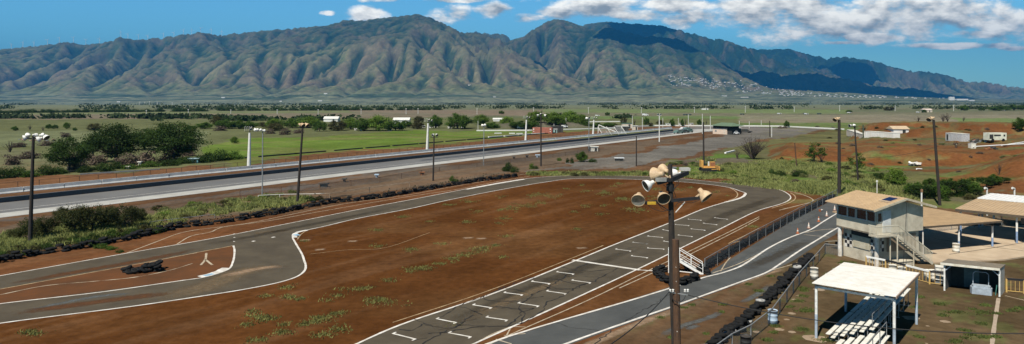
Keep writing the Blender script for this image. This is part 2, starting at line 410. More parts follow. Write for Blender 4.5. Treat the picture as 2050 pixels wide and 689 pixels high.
strk = fbm((XX*.56+YY*.83)/22, (YY*.56-XX*.83)/1.6, 4, 79)       # wind and tyre streaks that run with the track
near_ = ss(175, 150, YY)*ss(1650, 1560, PX)
paint(near_*ss(.52, .70, strk), (.150, .080, .040), .35)
paint(near_*ss(.46, .30, strk), (.066, .028, .011), .32)
peb = hsh(np.arange(XX.size).reshape(XX.shape), np.zeros(XX.shape), 5)

colr *= (.72+.56*mid)[..., None]*(.72+.56*fine)[..., None]
colr = np.clip(colr, 0, 1)
idx = np.arange(NX*NY).reshape(NY, NX)
Fq = np.stack([idx[:-1, :-1], idx[:-1, 1:], idx[1:, 1:], idx[1:, :-1]], -1).reshape(-1, 4)
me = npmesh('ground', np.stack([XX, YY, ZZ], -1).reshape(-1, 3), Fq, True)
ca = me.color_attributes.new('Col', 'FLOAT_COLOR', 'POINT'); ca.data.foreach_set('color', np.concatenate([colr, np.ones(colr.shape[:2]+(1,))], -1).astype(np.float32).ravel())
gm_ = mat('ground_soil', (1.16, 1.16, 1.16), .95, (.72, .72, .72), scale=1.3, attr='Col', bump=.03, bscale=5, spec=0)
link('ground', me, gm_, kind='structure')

# ================================================================== mountains
def erosion_mountains():
    D = 45.0; x0, x1, y0, y1 = -8200, 11600, 5000, 14800
    nx = int((x1-x0)/D); ny = int((y1-y0)/D)
    gx_ = x0+np.arange(nx)*D; gy_ = y0+np.arange(ny)*D
    X, Y = np.meshgrid(gx_, gy_)
    def W3(px, py, Yd): return ((px-1025)/F*Yd, Yd, CH+(HZ-py)/F*Yd)
    def rl(L): return [W3(*p) for p in L]
    ridges = [
     (rl([(-150, 112, 8200), (0, 99, 8300), (60, 93, 8300), (135, 84, 8300), (165, 90, 8400), (215, 84, 8300), (245, 76, 8200), (290, 78, 8400), (340, 73, 8500), (400, 65, 8400), (440, 70, 8600), (520, 62, 8700), (600, 55, 8700), (660, 50, 8700), (690, 41, 8600), (715, 43, 8600), (770, 35, 8500), (840, 28, 8400), (862, 35, 8400), (905, 60, 8200), (950, 82, 8000), (1000, 103, 7700), (1050, 122, 7300), (1095, 146, 6900), (1140, 173, 6500)]), .40, .9),
     (rl([(840, 28, 8400), (885, 68, 7900), (900, 105, 7300), (930, 150, 6700)]), .5, .9),
     (rl([(600, 55, 8700), (585, 100, 7700), (640, 150, 6700)]), .55, 1),
     (rl([(400, 65, 8400), (430, 110, 7500), (520, 160, 6600)]), .55, 1),
     (rl([(245, 76, 8200), (215, 108, 7400), (165, 150, 6700), (130, 195, 6000)]), .42, 1),
     (rl([(715, 43, 8600), (740, 90, 7700), (830, 160, 6700)]), .55, 1),
     (rl([(290, 78, 8400), (320, 120, 7300), (440, 175, 6300)]), .5, 1),
     (rl([(0, 99, 8300), (-10, 140, 7200), (-40, 190, 6100)]), .35, 1),
     (rl([(1000, 103, 7700), (985, 140, 7000), (1010, 170, 6500)]), .5, 1),
     (rl([(925, 72, 11000), (955, 63, 11500), (985, 67, 11500), (1003, 66, 11500), (1025, 82, 11500), (1060, 75, 11500), (1090, 60, 11200)]), .6, .9),
     (rl([(1040, 98, 9600), (1062, 62, 9600), (1085, 45, 9500), (1110, 37, 9400), (1132, 40, 9400), (1160, 52, 9500), (1190, 66, 9200), (1216, 54, 9000), (1240, 62, 8900), (1300, 76, 8800), (1350, 84, 8800), (1400, 99, 8800), (1450, 121, 8700), (1500, 137, 8600), (1550, 128, 9200), (1600, 132, 9200), (1640, 136, 9100), (1700, 145, 9000), (1760, 160, 8900), (1820, 172, 8800), (1880, 184, 8800), (1940, 192, 8800)]), .52, .9),
     (rl([(1110, 37, 9400), (1120, 80, 8500), (1100, 130, 7600)]), .6, 1),
     (rl([(1216, 54, 9000), (1230, 95, 8100), (1290, 140, 7400), (1330, 178, 6900)]), .5, 1),
     (rl([(1216, 54, 9000), (1180, 110, 8000), (1160, 150, 7400)]), .5, 1),
     (rl([(1300, 76, 8800), (1330, 110, 8100), (1400, 150, 7500), (1440, 172, 7200)]), .45, 1),
     (rl([(1400, 99, 8800), (1400, 125, 8100), (1480, 150, 7800), (1560, 178, 7500)]), .42, 1),
     (rl([(1160, 50, 11500), (1190, 46, 11500), (1215, 43, 11500), (1250, 46, 11500), (1285, 48, 11400), (1325, 51, 11200), (1370, 62, 11200), (1420, 76, 11200), (1450, 79, 11000), (1500, 96, 11000), (1540, 108, 10800), (1600, 128, 10500), (1660, 145, 10300), (1740, 160, 10200), (1800, 178, 10000), (1860, 192, 9900)]), .5, .9),
     (rl([(1500, 105, 13200), (1535, 99, 13200), (1575, 97, 13200), (1615, 107, 13200), (1650, 116, 13100), (1690, 113, 13000), (1720, 117, 12900), (1760, 124, 12900), (1785, 133, 12800), (1830, 143, 12700), (1855, 142, 12600), (1890, 149, 12500), (1940, 163, 12400), (1985, 166, 12200), (2010, 169, 12000), (2060, 174, 11800), (2150, 184, 11600)]), .5, .9),
     (rl([(1380, 166, 8000), (1500, 176, 7800), (1700, 192, 7700)]), .07, 0),
     (rl([(1150, 168, 6900), (1250, 180, 6500), (1330, 190, 6300)]), .07, 0),
     (rl([(0, 185, 6800), (300, 182, 6800), (600, 178, 6800), (900, 180, 6800), (1100, 176, 6900)]), .09, 0),
     (rl([(1780, 196, 8400), (2150, 199, 9200)]), .03, 0),
    ]
    wx = (fbm(X/900, Y/900, 4, 81)-.5)*420; wy = (fbm(X/900+40, Y/900, 4, 82)-.5)*420
    Z = np.full(X.shape, -25.0); hard = np.zeros(X.shape)
    for pts, kk, e in ridges:
        for a, b in zip(pts, pts[1:]):
            ax, ay, az = a; bx, by, bz = b
            dx, dy = bx-ax, by-ay; L2 = dx*dx+dy*dy
            near = None
            for wmul in (0, 1):
                Xw = X+wx*wmul; Yw = Y+wy*wmul
                t = np.clip(((Xw-ax)*dx+(Yw-ay)*dy)/L2, 0, 1)
                d = np.hypot(Xw-(ax+t*dx), Yw-(ay+t*dy)); zr = az+t*(bz-az)
                if wmul == 0: d0 = d; z0 = zr-kk*d
                else: z1 = zr-kk*d*(1-.10*np.minimum(1, d/2500))
            wgt = ss(100, 500, d0)
            zz = z0*(1-wgt)+z1*wgt
            hard = np.where(zz > Z, e, hard); Z = np.maximum(Z, zz)
    Z = Z+(fbm(X/260, Y/260, 5, 85)-.5)*50*ss(10, 260, Z)
    edge = ss(y0, y0+900, Y); Z = -25+(Z+25)*edge
    # stream-power incision
    KN = (.12+1.9*ss(.33, .70, fbm(X/1500+7, Y/1500, 3, 121))).ravel()
    Z = Z+(fbm(X/700+3, Y/700, 4, 123)-.5)*190*ss(60, 420, Z)*(1-ss(900, 1300, Z))
    shp = Z.shape; n = Z.size
    offs = [(-1, 0, 1), (1, 0, 1), (0, -1, 1), (0, 1, 1), (-1, -1, 1.4142), (-1, 1, 1.4142), (1, -1, 1.4142), (1, 1, 1.4142)]
    ids = np.arange(n).reshape(shp)
    area = None
    rng = np.random.RandomState(4)
    for it in range(16):
        Zp = np.pad(Z, 1, constant_values=1e9); best = np.zeros(shp); rec = ids.copy(); dist = np.ones(shp)
        for dy, dx, dd in offs:
            nb = Zp[1+dy:1+dy+shp[0], 1+dx:1+dx+shp[1]]
            sl = (Z-nb)/(dd*D); msk = sl > best
            best = np.where(msk, sl, best); rec = np.where(msk, ids+dy*shp[1]+dx, rec); dist = np.where(msk, dd*D, dist)
        order = np.argsort(-Z.ravel(), kind='stable').tolist(); rl_ = rec.ravel().tolist(); A = [1.0]*n
        for i in order:
            r = rl_[i]
            if r != i: A[r] += A[i]
        Aa = np.array(A); K = .085*KN*np.sqrt(Aa)*1.0*(1/ (dist.ravel()/D))*ss(-10, 160, Z.ravel())
        K = K.tolist(); z = Z.ravel().tolist()
        for i in reversed(order):
            r = rl_[i]
            if r != i:
                v = (z[i]+K[i]*z[r])/(1+K[i])
                z[i] = v
        Z = np.array(z).reshape(shp)
        Zp = np.pad(Z, 1, mode='edge'); Z = Z+.025*(Zp[:-2, 1:-1]+Zp[2:, 1:-1]+Zp[1:-1, :-2]+Zp[1:-1, 2:]-4*Z)
        area = Aa.reshape(shp)
    return X, Y, Z, area, D, gx_, gy_, ridges
MX, MY, MZ, MA, MD, mgx, mgy, RIDGES = erosion_mountains()
def up2(a):
    h, w = a.shape; o = np.zeros((2*h-1, 2*w-1)); o[::2, ::2] = a; o[1::2, ::2] = (a[:-1]+a[1:])/2; o[:, 1::2] = (o[:, :-2:2]+o[:, 2::2])/2; return o
X2, Y2, Z2, A2 = up2(MX), up2(MY), up2(MZ), up2(np.log(MA))
hg = ss(0, 200, Z2)
rn = 1-np.abs(fbm(X2/130, Y2/130, 5, 91)*2-1)*2
Z2 = Z2+hg*(rn-.4)*34+hg*(fbm(X2/40, Y2/40, 3, 93)-.5)*26
# keep the sky line: scale heights along each direction so the silhouette follows the ridge rows
def skyline(Z):
    PXm = 1025+F*X2/Y2; pyv = (Z-CH)/Y2; b = np.clip(((PXm+100)/8).astype(int), 0, 289)
    o = np.full(290, -1.0); np.maximum.at(o, b.ravel(), pyv.ravel()); return o
TGT = [(-100, 108), (0, 99), (60, 93), (120, 86), (135, 83), (150, 87), (165, 90), (215, 84), (232, 77), (250, 75), (268, 80), (290, 78), (340, 73), (400, 64), (415, 67), (440, 70), (520, 62), (600, 55), (660, 50), (685, 41), (700, 39), (715, 42), (770, 35), (835, 28), (850, 30), (862, 36), (880, 42), (905, 54), (930, 66), (950, 63), (985, 68), (1003, 66), (1022, 77), (1040, 76), (1062, 62), (1085, 46), (1108, 38), (1132, 40), (1160, 50), (1190, 46), (1215, 43), (1250, 46), (1285, 48), (1325, 51), (1370, 62), (1420, 76), (1450, 79), (1500, 96), (1535, 99), (1575, 97), (1615, 107), (1650, 116), (1690, 113), (1720, 117), (1760, 124), (1785, 133), (1830, 143), (1855, 142), (1890, 149), (1940, 163), (1985, 165), (2010, 169), (2060, 174), (2200, 186)]
tx = np.array([t[0] for t in TGT], float); ty = np.array([t[1] for t in TGT], float)
for _ in range(2):
    sk = skyline(Z2); bx = -100+8*np.arange(290)+4
    tg = (HZ-np.interp(bx, tx, ty))/F
    ratio = np.clip(tg/np.maximum(sk, .005), .7, 1.5); ratio = np.convolve(np.pad(ratio, 2, mode='edge'), [.1, .2, .4, .2, .1], 'valid')
    PXm = 1025+F*X2/Y2; Z2 = Z2*np.where(Z2 > 0, 1+(np.interp(PXm, bx, ratio)-1)*ss(30, 300, Z2), 1)
gyy, gxx = np.gradient(Z2, MD/2); slope = np.hypot(gxx, gyy)
nA = fbm(X2/700, Y2/700, 5, 101); nB = fbm(X2/180, Y2/180, 5, 103); nC = fbm(X2/60, Y2/60, 3, 105)
hh = ss(150, 800, Z2+(nA-.5)*700)
c = np.zeros(X2.shape+(3,))
low = np.array((.165, .185, .080)); tan_ = np.array((.235, .195, .115)); forest = np.array((.016, .040, .016)); purple = np.array((.20, .145, .095)); shrub = np.array((.038, .060, .028))
c[:] = low
def mp(m, col, a=1.0):
    global c; m = (m*a)[..., None]; c = c*(1-m)+col*m
mp(ss(.5, .66, nB), tan_, .7)
mp(ss(.48, .62, nA)*ss(.35, .6, nB)*ss(-3000, -1500, X2)*(1-hh*.6), purple, .75)
mp(hh, shrub, .9)
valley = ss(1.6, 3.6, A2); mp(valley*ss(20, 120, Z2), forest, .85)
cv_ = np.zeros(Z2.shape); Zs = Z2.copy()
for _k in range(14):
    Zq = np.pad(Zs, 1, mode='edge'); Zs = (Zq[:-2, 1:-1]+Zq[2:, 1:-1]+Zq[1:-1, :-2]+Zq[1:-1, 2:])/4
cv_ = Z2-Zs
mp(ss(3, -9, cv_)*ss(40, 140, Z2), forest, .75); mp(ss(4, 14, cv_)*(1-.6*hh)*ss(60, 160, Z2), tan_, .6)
mp(ss(.52, .60, nC*.5+nB*.5), shrub, .55)
mp(ss(700, 2500, X2)*ss(180, 500, Z2), forest*1.1, .88)
mp(ss(.62, .8, slope)*ss(.5, .7, nB), purple, .4)
mp((1-ss(20, 110, Z2)), np.array((.185, .205, .125)), .85)
belt = ss(5600, 5700, Y2)*(1-ss(45, 75, Z2))*ss(.5, .58, fbm(X2/400, Y2/60, 4, 111)); mp(belt, forest*1.3, .7)
c *= (.42+1.16*nC)[..., None]*(.75+.5*nB)[..., None]
h2, w2 = X2.shape; idx = np.arange(h2*w2).reshape(h2, w2)
Fq = np.stack([idx[:-1, :-1], idx[:-1, 1:], idx[1:, 1:], idx[1:, :-1]], -1).reshape(-1, 4)
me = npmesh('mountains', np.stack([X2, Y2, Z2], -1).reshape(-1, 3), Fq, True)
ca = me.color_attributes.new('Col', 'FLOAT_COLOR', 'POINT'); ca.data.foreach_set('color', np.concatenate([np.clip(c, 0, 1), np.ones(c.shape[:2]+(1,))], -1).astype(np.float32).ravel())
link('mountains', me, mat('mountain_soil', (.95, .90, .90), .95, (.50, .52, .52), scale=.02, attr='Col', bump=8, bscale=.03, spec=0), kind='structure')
def mzat(x, y):
    i = int(round((y-5000)/(MD/2))); j = int(round((x+8200)/(MD/2)))
    return float(Z2[min(max(i, 0), h2-1), min(max(j, 0), w2-1)])
# ================================================================== paved surfaces and paint
asph_track = mat('track_asphalt', (.092, .077, .054), .9, (.060, .050, .036), scale=.35, bump=.01, bscale=8, stretch=(1, 1, 1), spec=.1)
asph_pit = mat('pit_asphalt', (.086, .090, .088), .9, (.058, .062, .062), scale=.3, bump=.01, bscale=8, spec=.1)
white = mat('white_paint', (.76, .74, .69), .6, (.44, .40, .34), scale=1.6)
worn = mat('worn_white_paint', (.50, .44, .33), .8, (.24, .17, .10), scale=1.2)
yellowish = mat('faded_yellow_paint', (.48, .36, .20), .8, (.20, .12, .06), scale=1.5)
blue_p = mat('blue_kerb_paint', (.30, .48, .62), .7)
crackm = mat('crack_tar', (.012, .011, .010), .9)
conc = mat('concrete', (.44, .42, .37), .85, (.32, .30, .26), scale=.5, bump=.01, bscale=4)
conc_tan = mat('tan_concrete', (.50, .40, .28), .85, (.36, .27, .18), scale=.4, bump=.01, bscale=4)
conc_strip = mat('strip_concrete', (.42, .42, .39), .8, (.30, .29, .26), scale=.35)
asph_grey = mat('strip_asphalt', (.135, .135, .13), .85, (.10, .10, .10), scale=.15)
rubber_lane = mat('rubbered_asphalt', (.022, .024, .028), .6)
c0 = crop(0, 380, 2.231); c4 = crop(400, 380, 2.231); c8 = crop(800, 380, 2.23); c82 = crop(800, 200, 3.446); c12 = crop(1220, 300, 3.447); c13 = crop(1280, 460, 3.008); c124 = crop(1240, 180, 3.131)
far_edge = c0([(-120, 408), (0, 385), (280, 335), (560, 285), (937, 220)])+c4([(400, 150), (700, 90)])+c82([(100, 685), (460, 615), (700, 570), (860, 545), (1000, 532), (1200, 522), (1585, 525)])+c12([(500, 200), (700, 220), (1034, 255)])+[(1559, 380), (1577, 388), (1583, 396), (1576, 403), (1560, 409.5), (1520, 421)]+[(1440, 459.5), (1359, 499), (1275, 540), (1100, 621), (948, 689), (700, 800)]
inner = [(560, 760), (690, 700)]+c8([(0, 605)])+[(979, 591), (1150, 523), (1220, 494), (1353, 441.5), (1411, 417.5), (1469.5, 400), (1489, 393), (1493, 387), (1481, 382.5), (1461, 376), (1423, 370), (1359, 364), (1260, 359), (1148, 358), (1090, 365), (1003, 380), (901, 400), (820, 418), (714, 438), (646.5, 454), (615, 460.7), (594, 465.5), (586, 474), (590, 484), (597, 496), (605, 510), (609, 522), (612, 532), (609, 543), (592.7, 554.8), (557, 566), (489.6, 579.5), (420, 590.7), (269, 613), (0, 647.6), (-150, 672)]
FE = gpts(far_edge, 6); IN = gpts(inner, 6)
mb = MB(); mb.sheet(FE+IN, .006); track = mb.build('kart_track', asph_track, kind='structure')
# grassy island of red soil between the two branches
isl = c0([(-60, 447), (0, 445), (937, 270)])+c4([(150, 250), (155, 268), (145, 330), (122, 362), (50, 385), (0, 396)])+c0([(820, 405), (0, 510), (-60, 520)])
ISL = [G(*p) for p in isl]
soil2 = mat('island_soil', (.125, .055, .026), .95, (.085, .045, .025), scale=.35, bump=.02, bscale=5, spec=0)
mb = MB(); mb.sheet([Vector((p.x, p.y, 0)) for p in ISL], .012); mb.build('soil_island', soil2, track)
def line(pts, w, m, z=.016, name='painted_line', parent=None, wob=.12, n=6, seed=1):
    b = MB(); ribbon(b, gpts(pts, n) if not isinstance(pts[0], Vector) else pts, w, z, wob, seed)
    return b.build(name, m, parent or track)
line(far_edge, .17, white); line(inner, .19, white)
line(c4([(480, 180), (452, 200), (436, 222)]), .12, yellowish)
line(inner[2:6], .10, yellowish, z=.013).location = (-.55, .55, 0)
line(c0([(0, 445), (300, 390), (640, 328), (937, 270)])+c4([(100, 260), (150, 250)]), .14, yellowish, z=.02)
line(c4([(150, 250), (155, 270), (147, 325), (125, 357), (52, 383), (0, 395)])+c0([(820, 405), (450, 458), (0, 510), (-60, 520)]), .18, white, z=.02)
line(c4([(0, 390), (60, 375), (118, 350)]), .75, white, z=.024, name='kerb'); line(c4([(20, 386), (60, 376)]), .5, blue_p, z=.028, name='kerb_stripe')
line(c4([(480, 181), (445, 188), (422, 200), (425, 214)]), .5, white, z=.024, name='kerb'); line(c4([(425, 200), (440, 205)]), .6, blue_p, z=.028, name='kerb_stripe')
line(c82([(460, 618), (700, 574), (860, 548)]), .65, white, z=.02, name='kerb')
line(c12([(940, 302), (925, 322), (880, 342), (800, 362)]), .42, white, z=.02, name='kerb')
line(c12([(830, 262), (870, 285), (885, 310), (865, 335), (820, 352)]), .16, yellowish, z=.013)
# old guide lines in the dirt
line(c0([(560, 285), (700, 232), (800, 195), (860, 182)])+c4([(60, 170), (200, 152), (400, 112), (650, 62), (937, 22)])+[(900, 375), (1000, 358), (1070, 347), (1200, 345), (1400, 349), (1520, 362), (1645, 381)], .13, worn, z=.008)
line(c0([(790, 243), (860, 205), (937, 190)])+c4([(100, 168), (300, 140), (550, 95), (937, 30)])+[(905, 381), (1000, 363), (1060, 353)], .14, worn, z=.009)
line([(1440, 361), (1520, 371), (1570, 381), (1600, 388), (1622, 396), (1627, 403), (1600, 411), (1560, 421)], .16, worn, z=.008)
line([(1463, 358), (1540, 367), (1600, 376), (1640, 384)], .14, worn, z=.0085)
line([(1582, 386), (1590, 391), (1592, 398), (1580, 406), (1545, 417)], .16, yellowish, z=.009)
line(c12([(1034, 462), (890, 535), (600, 677)])+[(1300, 541), (1180, 600), (1000, 680), (900, 730)], .11, worn, z=.008)
line(c12([(1034, 475), (900, 548), (640, 680)])+[(1310, 545), (1240, 577)], .11, worn, z=.0085)
line(c12([(1034, 540), (940, 590), (820, 648), (900, 630), (1034, 578)]), .11, yellowish, z=.009, n=2)
line([(948, 689), (1020, 655), (1052, 655)], .09, worn, z=.009, n=2); line([(1012, 676), (1022, 657)], .09, worn, z=.0095, n=2)
line([(1009, 672), (1052, 668)], .09, worn, z=.0095, n=2)
line([(620, 509), (700, 500), (760, 498), (860, 466)], .06, yellowish, z=.008)
line(c0([(0, 470), (200, 430), (420, 410), (600, 392), (760, 360), (860, 330)]), .12, worn, z=.022, wob=.8)
line(c0([(650, 332), (700, 318), (780, 300), (880, 283)]), .05, worn, z=.023)
for q_ in ([(413, 507), (411, 520), (402, 531)], [(411, 520), (425, 531)]): line(q_, .20, worn, z=.022)
for q_ in ([(467.5, 469), (470.5, 468.6)], [(467.5, 476), (470.5, 475.6)], [(467, 484), (470, 483.6)], [(505, 484), (510, 482.6)], [(544, 476), (550, 474.6)]): line(q_, .30, white, z=.021, n=2)
# start line and grid marks
line([(1146, 521), (1281, 541)], .42, white, z=.021, name='start_line', n=2, wob=.03); line([(1281, 541), (1312, 543)], .2, white, z=.022, n=2)
marks = c8([(-30, 643), (70, 668), (220, 640), (318, 658), (165, 577), (252, 594), (388, 570), (480, 583), (328, 515), (410, 528), (530, 507), (620, 520), (467, 460), (548, 470), (657, 453), (742, 465), (590, 410), (670, 420), (770, 405), (852, 416), (702, 368), (777, 377), (1040, 235), (1105, 242), (965, 266), (1032, 274), (1035, 296), (1107, 304)])+c12([(160, 640), (262, 650), (265, 597), (367, 606), (367, 553), (412, 560), (373, 632), (435, 640), (475, 590), (572, 600), (455, 517), (548, 524), (563, 547), (660, 556), (543, 480), (633, 487), (648, 508), (742, 518), (725, 470), (815, 480), (265, 680), (375, 686)])
for i in range(0, len(marks), 2):
    a, b = G(*marks[i]), G(*marks[i+1]); b_ = MB(); d = (b-a).normalized(); q = Vector((-d.y, d.x, 0))
    ribbon(b_, [a, b], .15, .022); ribbon(b_, [a-q*.06, a+q*.30], .13, .0235); ribbon(b_, [b+q*.06, b-q*.30], .13, .0235)
    b_.build('grid_mark', white, track)
# cracks in the old asphalt
rnd = random.Random(5)
def crack(pts, w=.05, z=.019):
    P = [G(*p) for p in pts]; out = []
    for a, b in zip(P, P[1:]):
        n = max(2, int((b-a).length/.35))
        for i in range(n):
            t = i/n; out.append(a.lerp(b, t)+Vector((rnd.gauss(0, .07), rnd.gauss(0, .07), 0)))
    out.append(P[-1]); mb_c = MB(); ribbon(CR, out, w, z, .9, rnd.randint(0, 999))
CR = MB()
for q in [[(180, 570), (260, 520), (380, 475), (480, 430), (560, 400), (600, 395)], [(250, 600), (360, 610), (480, 612), (545, 560), (530, 520), (600, 465), (660, 440), (720, 400), (800, 345), (840, 330)], [(480, 612), (560, 590), (640, 540), (660, 500), (720, 480), (800, 430), (870, 410), (940, 370), (975, 350)], [(340, 545), (440, 520), (530, 535), (600, 530)], [(130, 640), (200, 640), (300, 620), (380, 612)], [(60, 575), (110, 600), (150, 615)], [(270, 520), (330, 545), (370, 560)], [(440, 440), (520, 445), (600, 470)], [(560, 395), (640, 420), (700, 440), (780, 445)], [(700, 400), (780, 420), (830, 425)], [(720, 345), (780, 360), (860, 365), (940, 355)], [(0, 625), (60, 630), (100, 600)], [(100, 689), (170, 650), (260, 610), (330, 560)], [(370, 475), (380, 490), (440, 500), (520, 495)], [(600, 530), (560, 545), (540, 600)], [(640, 430), (690, 450), (780, 440), (860, 410)]]:
    crack(c8(q), .085)
for k in range(26):
    t = rnd.random(); a = (800+500*t, 655-205*t); a = (a[0]+rnd.uniform(0, 90), a[1]+rnd.uniform(-5, 35)); crack([a, (a[0]+rnd.uniform(15, 60), a[1]+rnd.uniform(-12, 12))], .03)
CR.build('crack', crackm, track)
# soft edged stains
def stainmat(name, c, hi=1.9):
    m = mat(name, c, .95, spec=0); n_ = m.node_tree; b = n_.nodes['Principled BSDF']
    at = nd(n_, 'ShaderNodeAttribute', attribute_name='A'); g = nd(n_, 'ShaderNodeNewGeometry'); nz_ = nd(n_, 'ShaderNodeTexNoise', Scale=1.1, Detail=6.0, Roughness=.7); n_.links.new(g.outputs['Position'], nz_.inputs['Vector'])
    a = nd(n_, 'ShaderNodeMath', operation='MULTIPLY_ADD'); n_.links.new(nz_.outputs[0], a.inputs[0]); a.inputs[1].default_value = 1.6; n_.links.new(at.outputs['Fac'], a.inputs[2])
    r = nd(n_, 'ShaderNodeMapRange'); r.inputs['From Min'].default_value = 1.0; r.inputs['From Max'].default_value = hi; r.inputs['To Max'].default_value = .8
    n_.links.new(a.outputs[0], r.inputs['Value']); n_.links.new(r.outputs[0], b.inputs['Alpha']); return m
dust = stainmat('dust', (.20, .150, .095), 2.1); dust_d = stainmat('dark_patch', (.070, .060, .046), 2.4); dust_b = stainmat('bluish_scuff', (.13, .14, .14)); dust_w = stainmat('pale_dirt', (.34, .24, .16)); dust_r = stainmat('red_dirt_film', (.13, .062, .032))
def stain(pts, w, m, parent, z, name='stain'):
    """soft band along ground pixels"""
    P = gpts(pts, 10); n = len(P); V = []; A = []
    K = 6
    for i, p in enumerate(P):
        a = P[max(0, i-1)]; b = P[min(n-1, i+1)]; d = (b-a).normalized(); q = Vector((-d.y, d.x, 0))
        for k in range(-K, K+1):
            V.append(p+q*(w*k/K)+Vector((0, 0, z-p.z))); e = 1-abs(k)/K; u = min(1, 4*i/n, 4*(n-1-i)/n)
            A.append(min(1, e*1.6)*u)
    Q = 2*K+1
    Fc = [(i*Q+k, (i+1)*Q+k, (i+1)*Q+k+1, i*Q+k+1) for i in range(n-1) for k in range(Q-1)]
    me = npmesh(name, np.array([tuple(v) for v in V]), np.array(Fc)); at = me.attributes.new('A', 'FLOAT', 'POINT'); at.data.foreach_set('value', np.array(A, np.float32))
    return link(name, me, m, parent)
stain(c0([(640, 490), (760, 470), (900, 440)])+c4([(60, 420), (160, 375), (260, 355), (380, 350)]), 2.0, dust, track, .0085)
stain(c4([(60, 395), (180, 370), (280, 350), (400, 340)]), .8, dust_w, track, .0095)
stain(c4([(200, 200), (340, 185), (420, 180)]), .8, dust, track, .0085)
stain(c0([(100, 545), (260, 510), (450, 475), (620, 462)]), .5, dust_b, track, .0085)
stain(c0([(0, 430), (300, 375), (640, 315), (937, 255)]), .9, dust_r, track, .0085)
stain(c0([(0, 560), (300, 520), (600, 480), (800, 460)]), .9, dust_r, track, .0098)
stain(c4([(0, 250), (200, 215), (400, 175), (700, 115), (937, 65)]), .9, dust_d, track, .0085)
stain(c8([(100, 650), (400, 520), (700, 395), (900, 320), (1115, 240)]), 1.0, dust_d, track, .0085)
stain(c8([(250, 600), (550, 470), (800, 380)]), .7, dust, track, .0095)
stain(c12([(600, 560), (800, 450), (1000, 380), (1200, 310)]), 1.2, dust_d, track, .0085)
for q in c8([(305, 215), (365, 218), (810, 260)])+c4([(680, 230), (470, 225)])+[(640, 500)]:
    stain([(q[0]-12, q[1]+.6), (q[0], q[1]), (q[0]+14, q[1]-.8)], .55, dust_w, track, .0085)

# pit road
pl = [(900, 728), (975, 689)]+c13([(0, 410), (240, 335), (400, 285), (500, 260), (600, 225), (660, 190), (780, 110), (900, 50), (1030, 0)])+[(1648, 444), (1676, 427), (1720, 402), (1770, 376)]
pr = [(1000, 742), (1132, 689)]+c13([(0, 532), (250, 445), (600, 318), (760, 260), (850, 205), (960, 130), (1083, 55)])+[(1676, 457), (1720, 436)]
poly = [(700, 838), (975, 689), (1280, 594), (1416, 551), (1427, 541), (1500, 495), (1600, 434), (1676, 397), (1740, 372), (1800, 372), (1770, 395), (1700, 440), (1672, 470), (1640, 488), (1590, 521), (1536, 548), (1480, 568), (1363, 611), (1132, 693), (1000, 748), (800, 850)]
mb = MB(); mb.sheet([G(*p) for p in poly], .007); pit = mb.build('pit_road', asph_pit, kind='structure')
line(pl, .20, white, z=.014, parent=pit); line(pr, .20, white, z=.014, parent=pit)
line(c13([(490, 250), (520, 200), (550, 165)]), .10, worn, z=.012, parent=pit); line(c13([(440, 262), (600, 205), (760, 125)]), .10, worn, z=.0125, parent=pit)
line([(1609, 470), (1660, 475)], .14, worn, z=.012, parent=pit); line([(1612, 466), (1640, 461), (1676, 458)], .14, worn, z=.0125, parent=pit)
line(c13([(790, 245), (920, 210), (1080, 150)]), .12, worn, z=.012, parent=pit); line(c8([(430, 668), (500, 689)]), .12, worn, z=.013, parent=pit)
stain([(1440, 590), (1300, 640), (1180, 690), (1100, 730)], .5, dust_w, pit, .004)
stain([(1460, 575), (1520, 552), (1580, 535)], .5, dust_w, pit, .004)
stain([(1590, 470), (1550, 495), (1500, 520), (1440, 548)], 1.2, dust_b, pit, .0095); stain([(1560, 455), (1600, 440), (1640, 418)], 1.5, dust_b, pit, .0095)
stain([(1630, 475), (1560, 510), (1480, 545)], .8, dust_d, pit, .0105)
CR = MB(); crack([(1340, 590), (1300, 615), (1240, 650), (1190, 689)], .06, .012); crack([(1100, 640), (1140, 655), (1200, 662)], .05, .012)
CR.build('crack', crackm, pit)
for q in ([(1310, 680), (1360, 655), (1420, 636), (1455, 620)], [(1480, 608), (1512, 592), (1550, 566)], [(1370, 660), (1400, 650)]):
    stain(q, .4, dust_b, pit, .0045)

# ---- drag strip, straight in the world frame
DP = Vector((-64.3, 86.9, 0)); DD = Vector((.560, .828, 0)).normalized(); DN = Vector((-DD.y, DD.x, 0))
def DS(s_, o, z=0): p = DP+DD*s_+DN*o; return Vector((p.x, p.y, z))
def band(a, b, o0, o1, z): return MB().sheet([DS(a, o0), DS(b, o0), DS(b, o1), DS(a, o1)], z)
strip = band(-90, 300, -.2, 14.3, .008).build('drag_strip', asph_grey, kind='structure')
band(-90, 268, 0, 3.9, .013).build('concrete_edge', conc_strip, strip)
band(-90, 285, 6.3, 6.45, .013).build('painted_line', white, strip)
band(90, 285, 9.2, 10.4, .013).build('rubber_track', rubber_lane, strip); band(120, 285, 11.4, 12.2, .013).build('rubber_track', rubber_lane, strip)
band(150, 285, 5.0, 5.5, .0135).build('rubber_track', rubber_lane, strip)
band(-90, 290, 26.0, 30.5, .006).build('return_lane', asph_grey, strip)
slabfar = MB().sheet([G(1330, 270), G(1420, 262.5), G(1480, 258), G(1390, 259)], .012).build('staging_slab', conc_strip, strip)
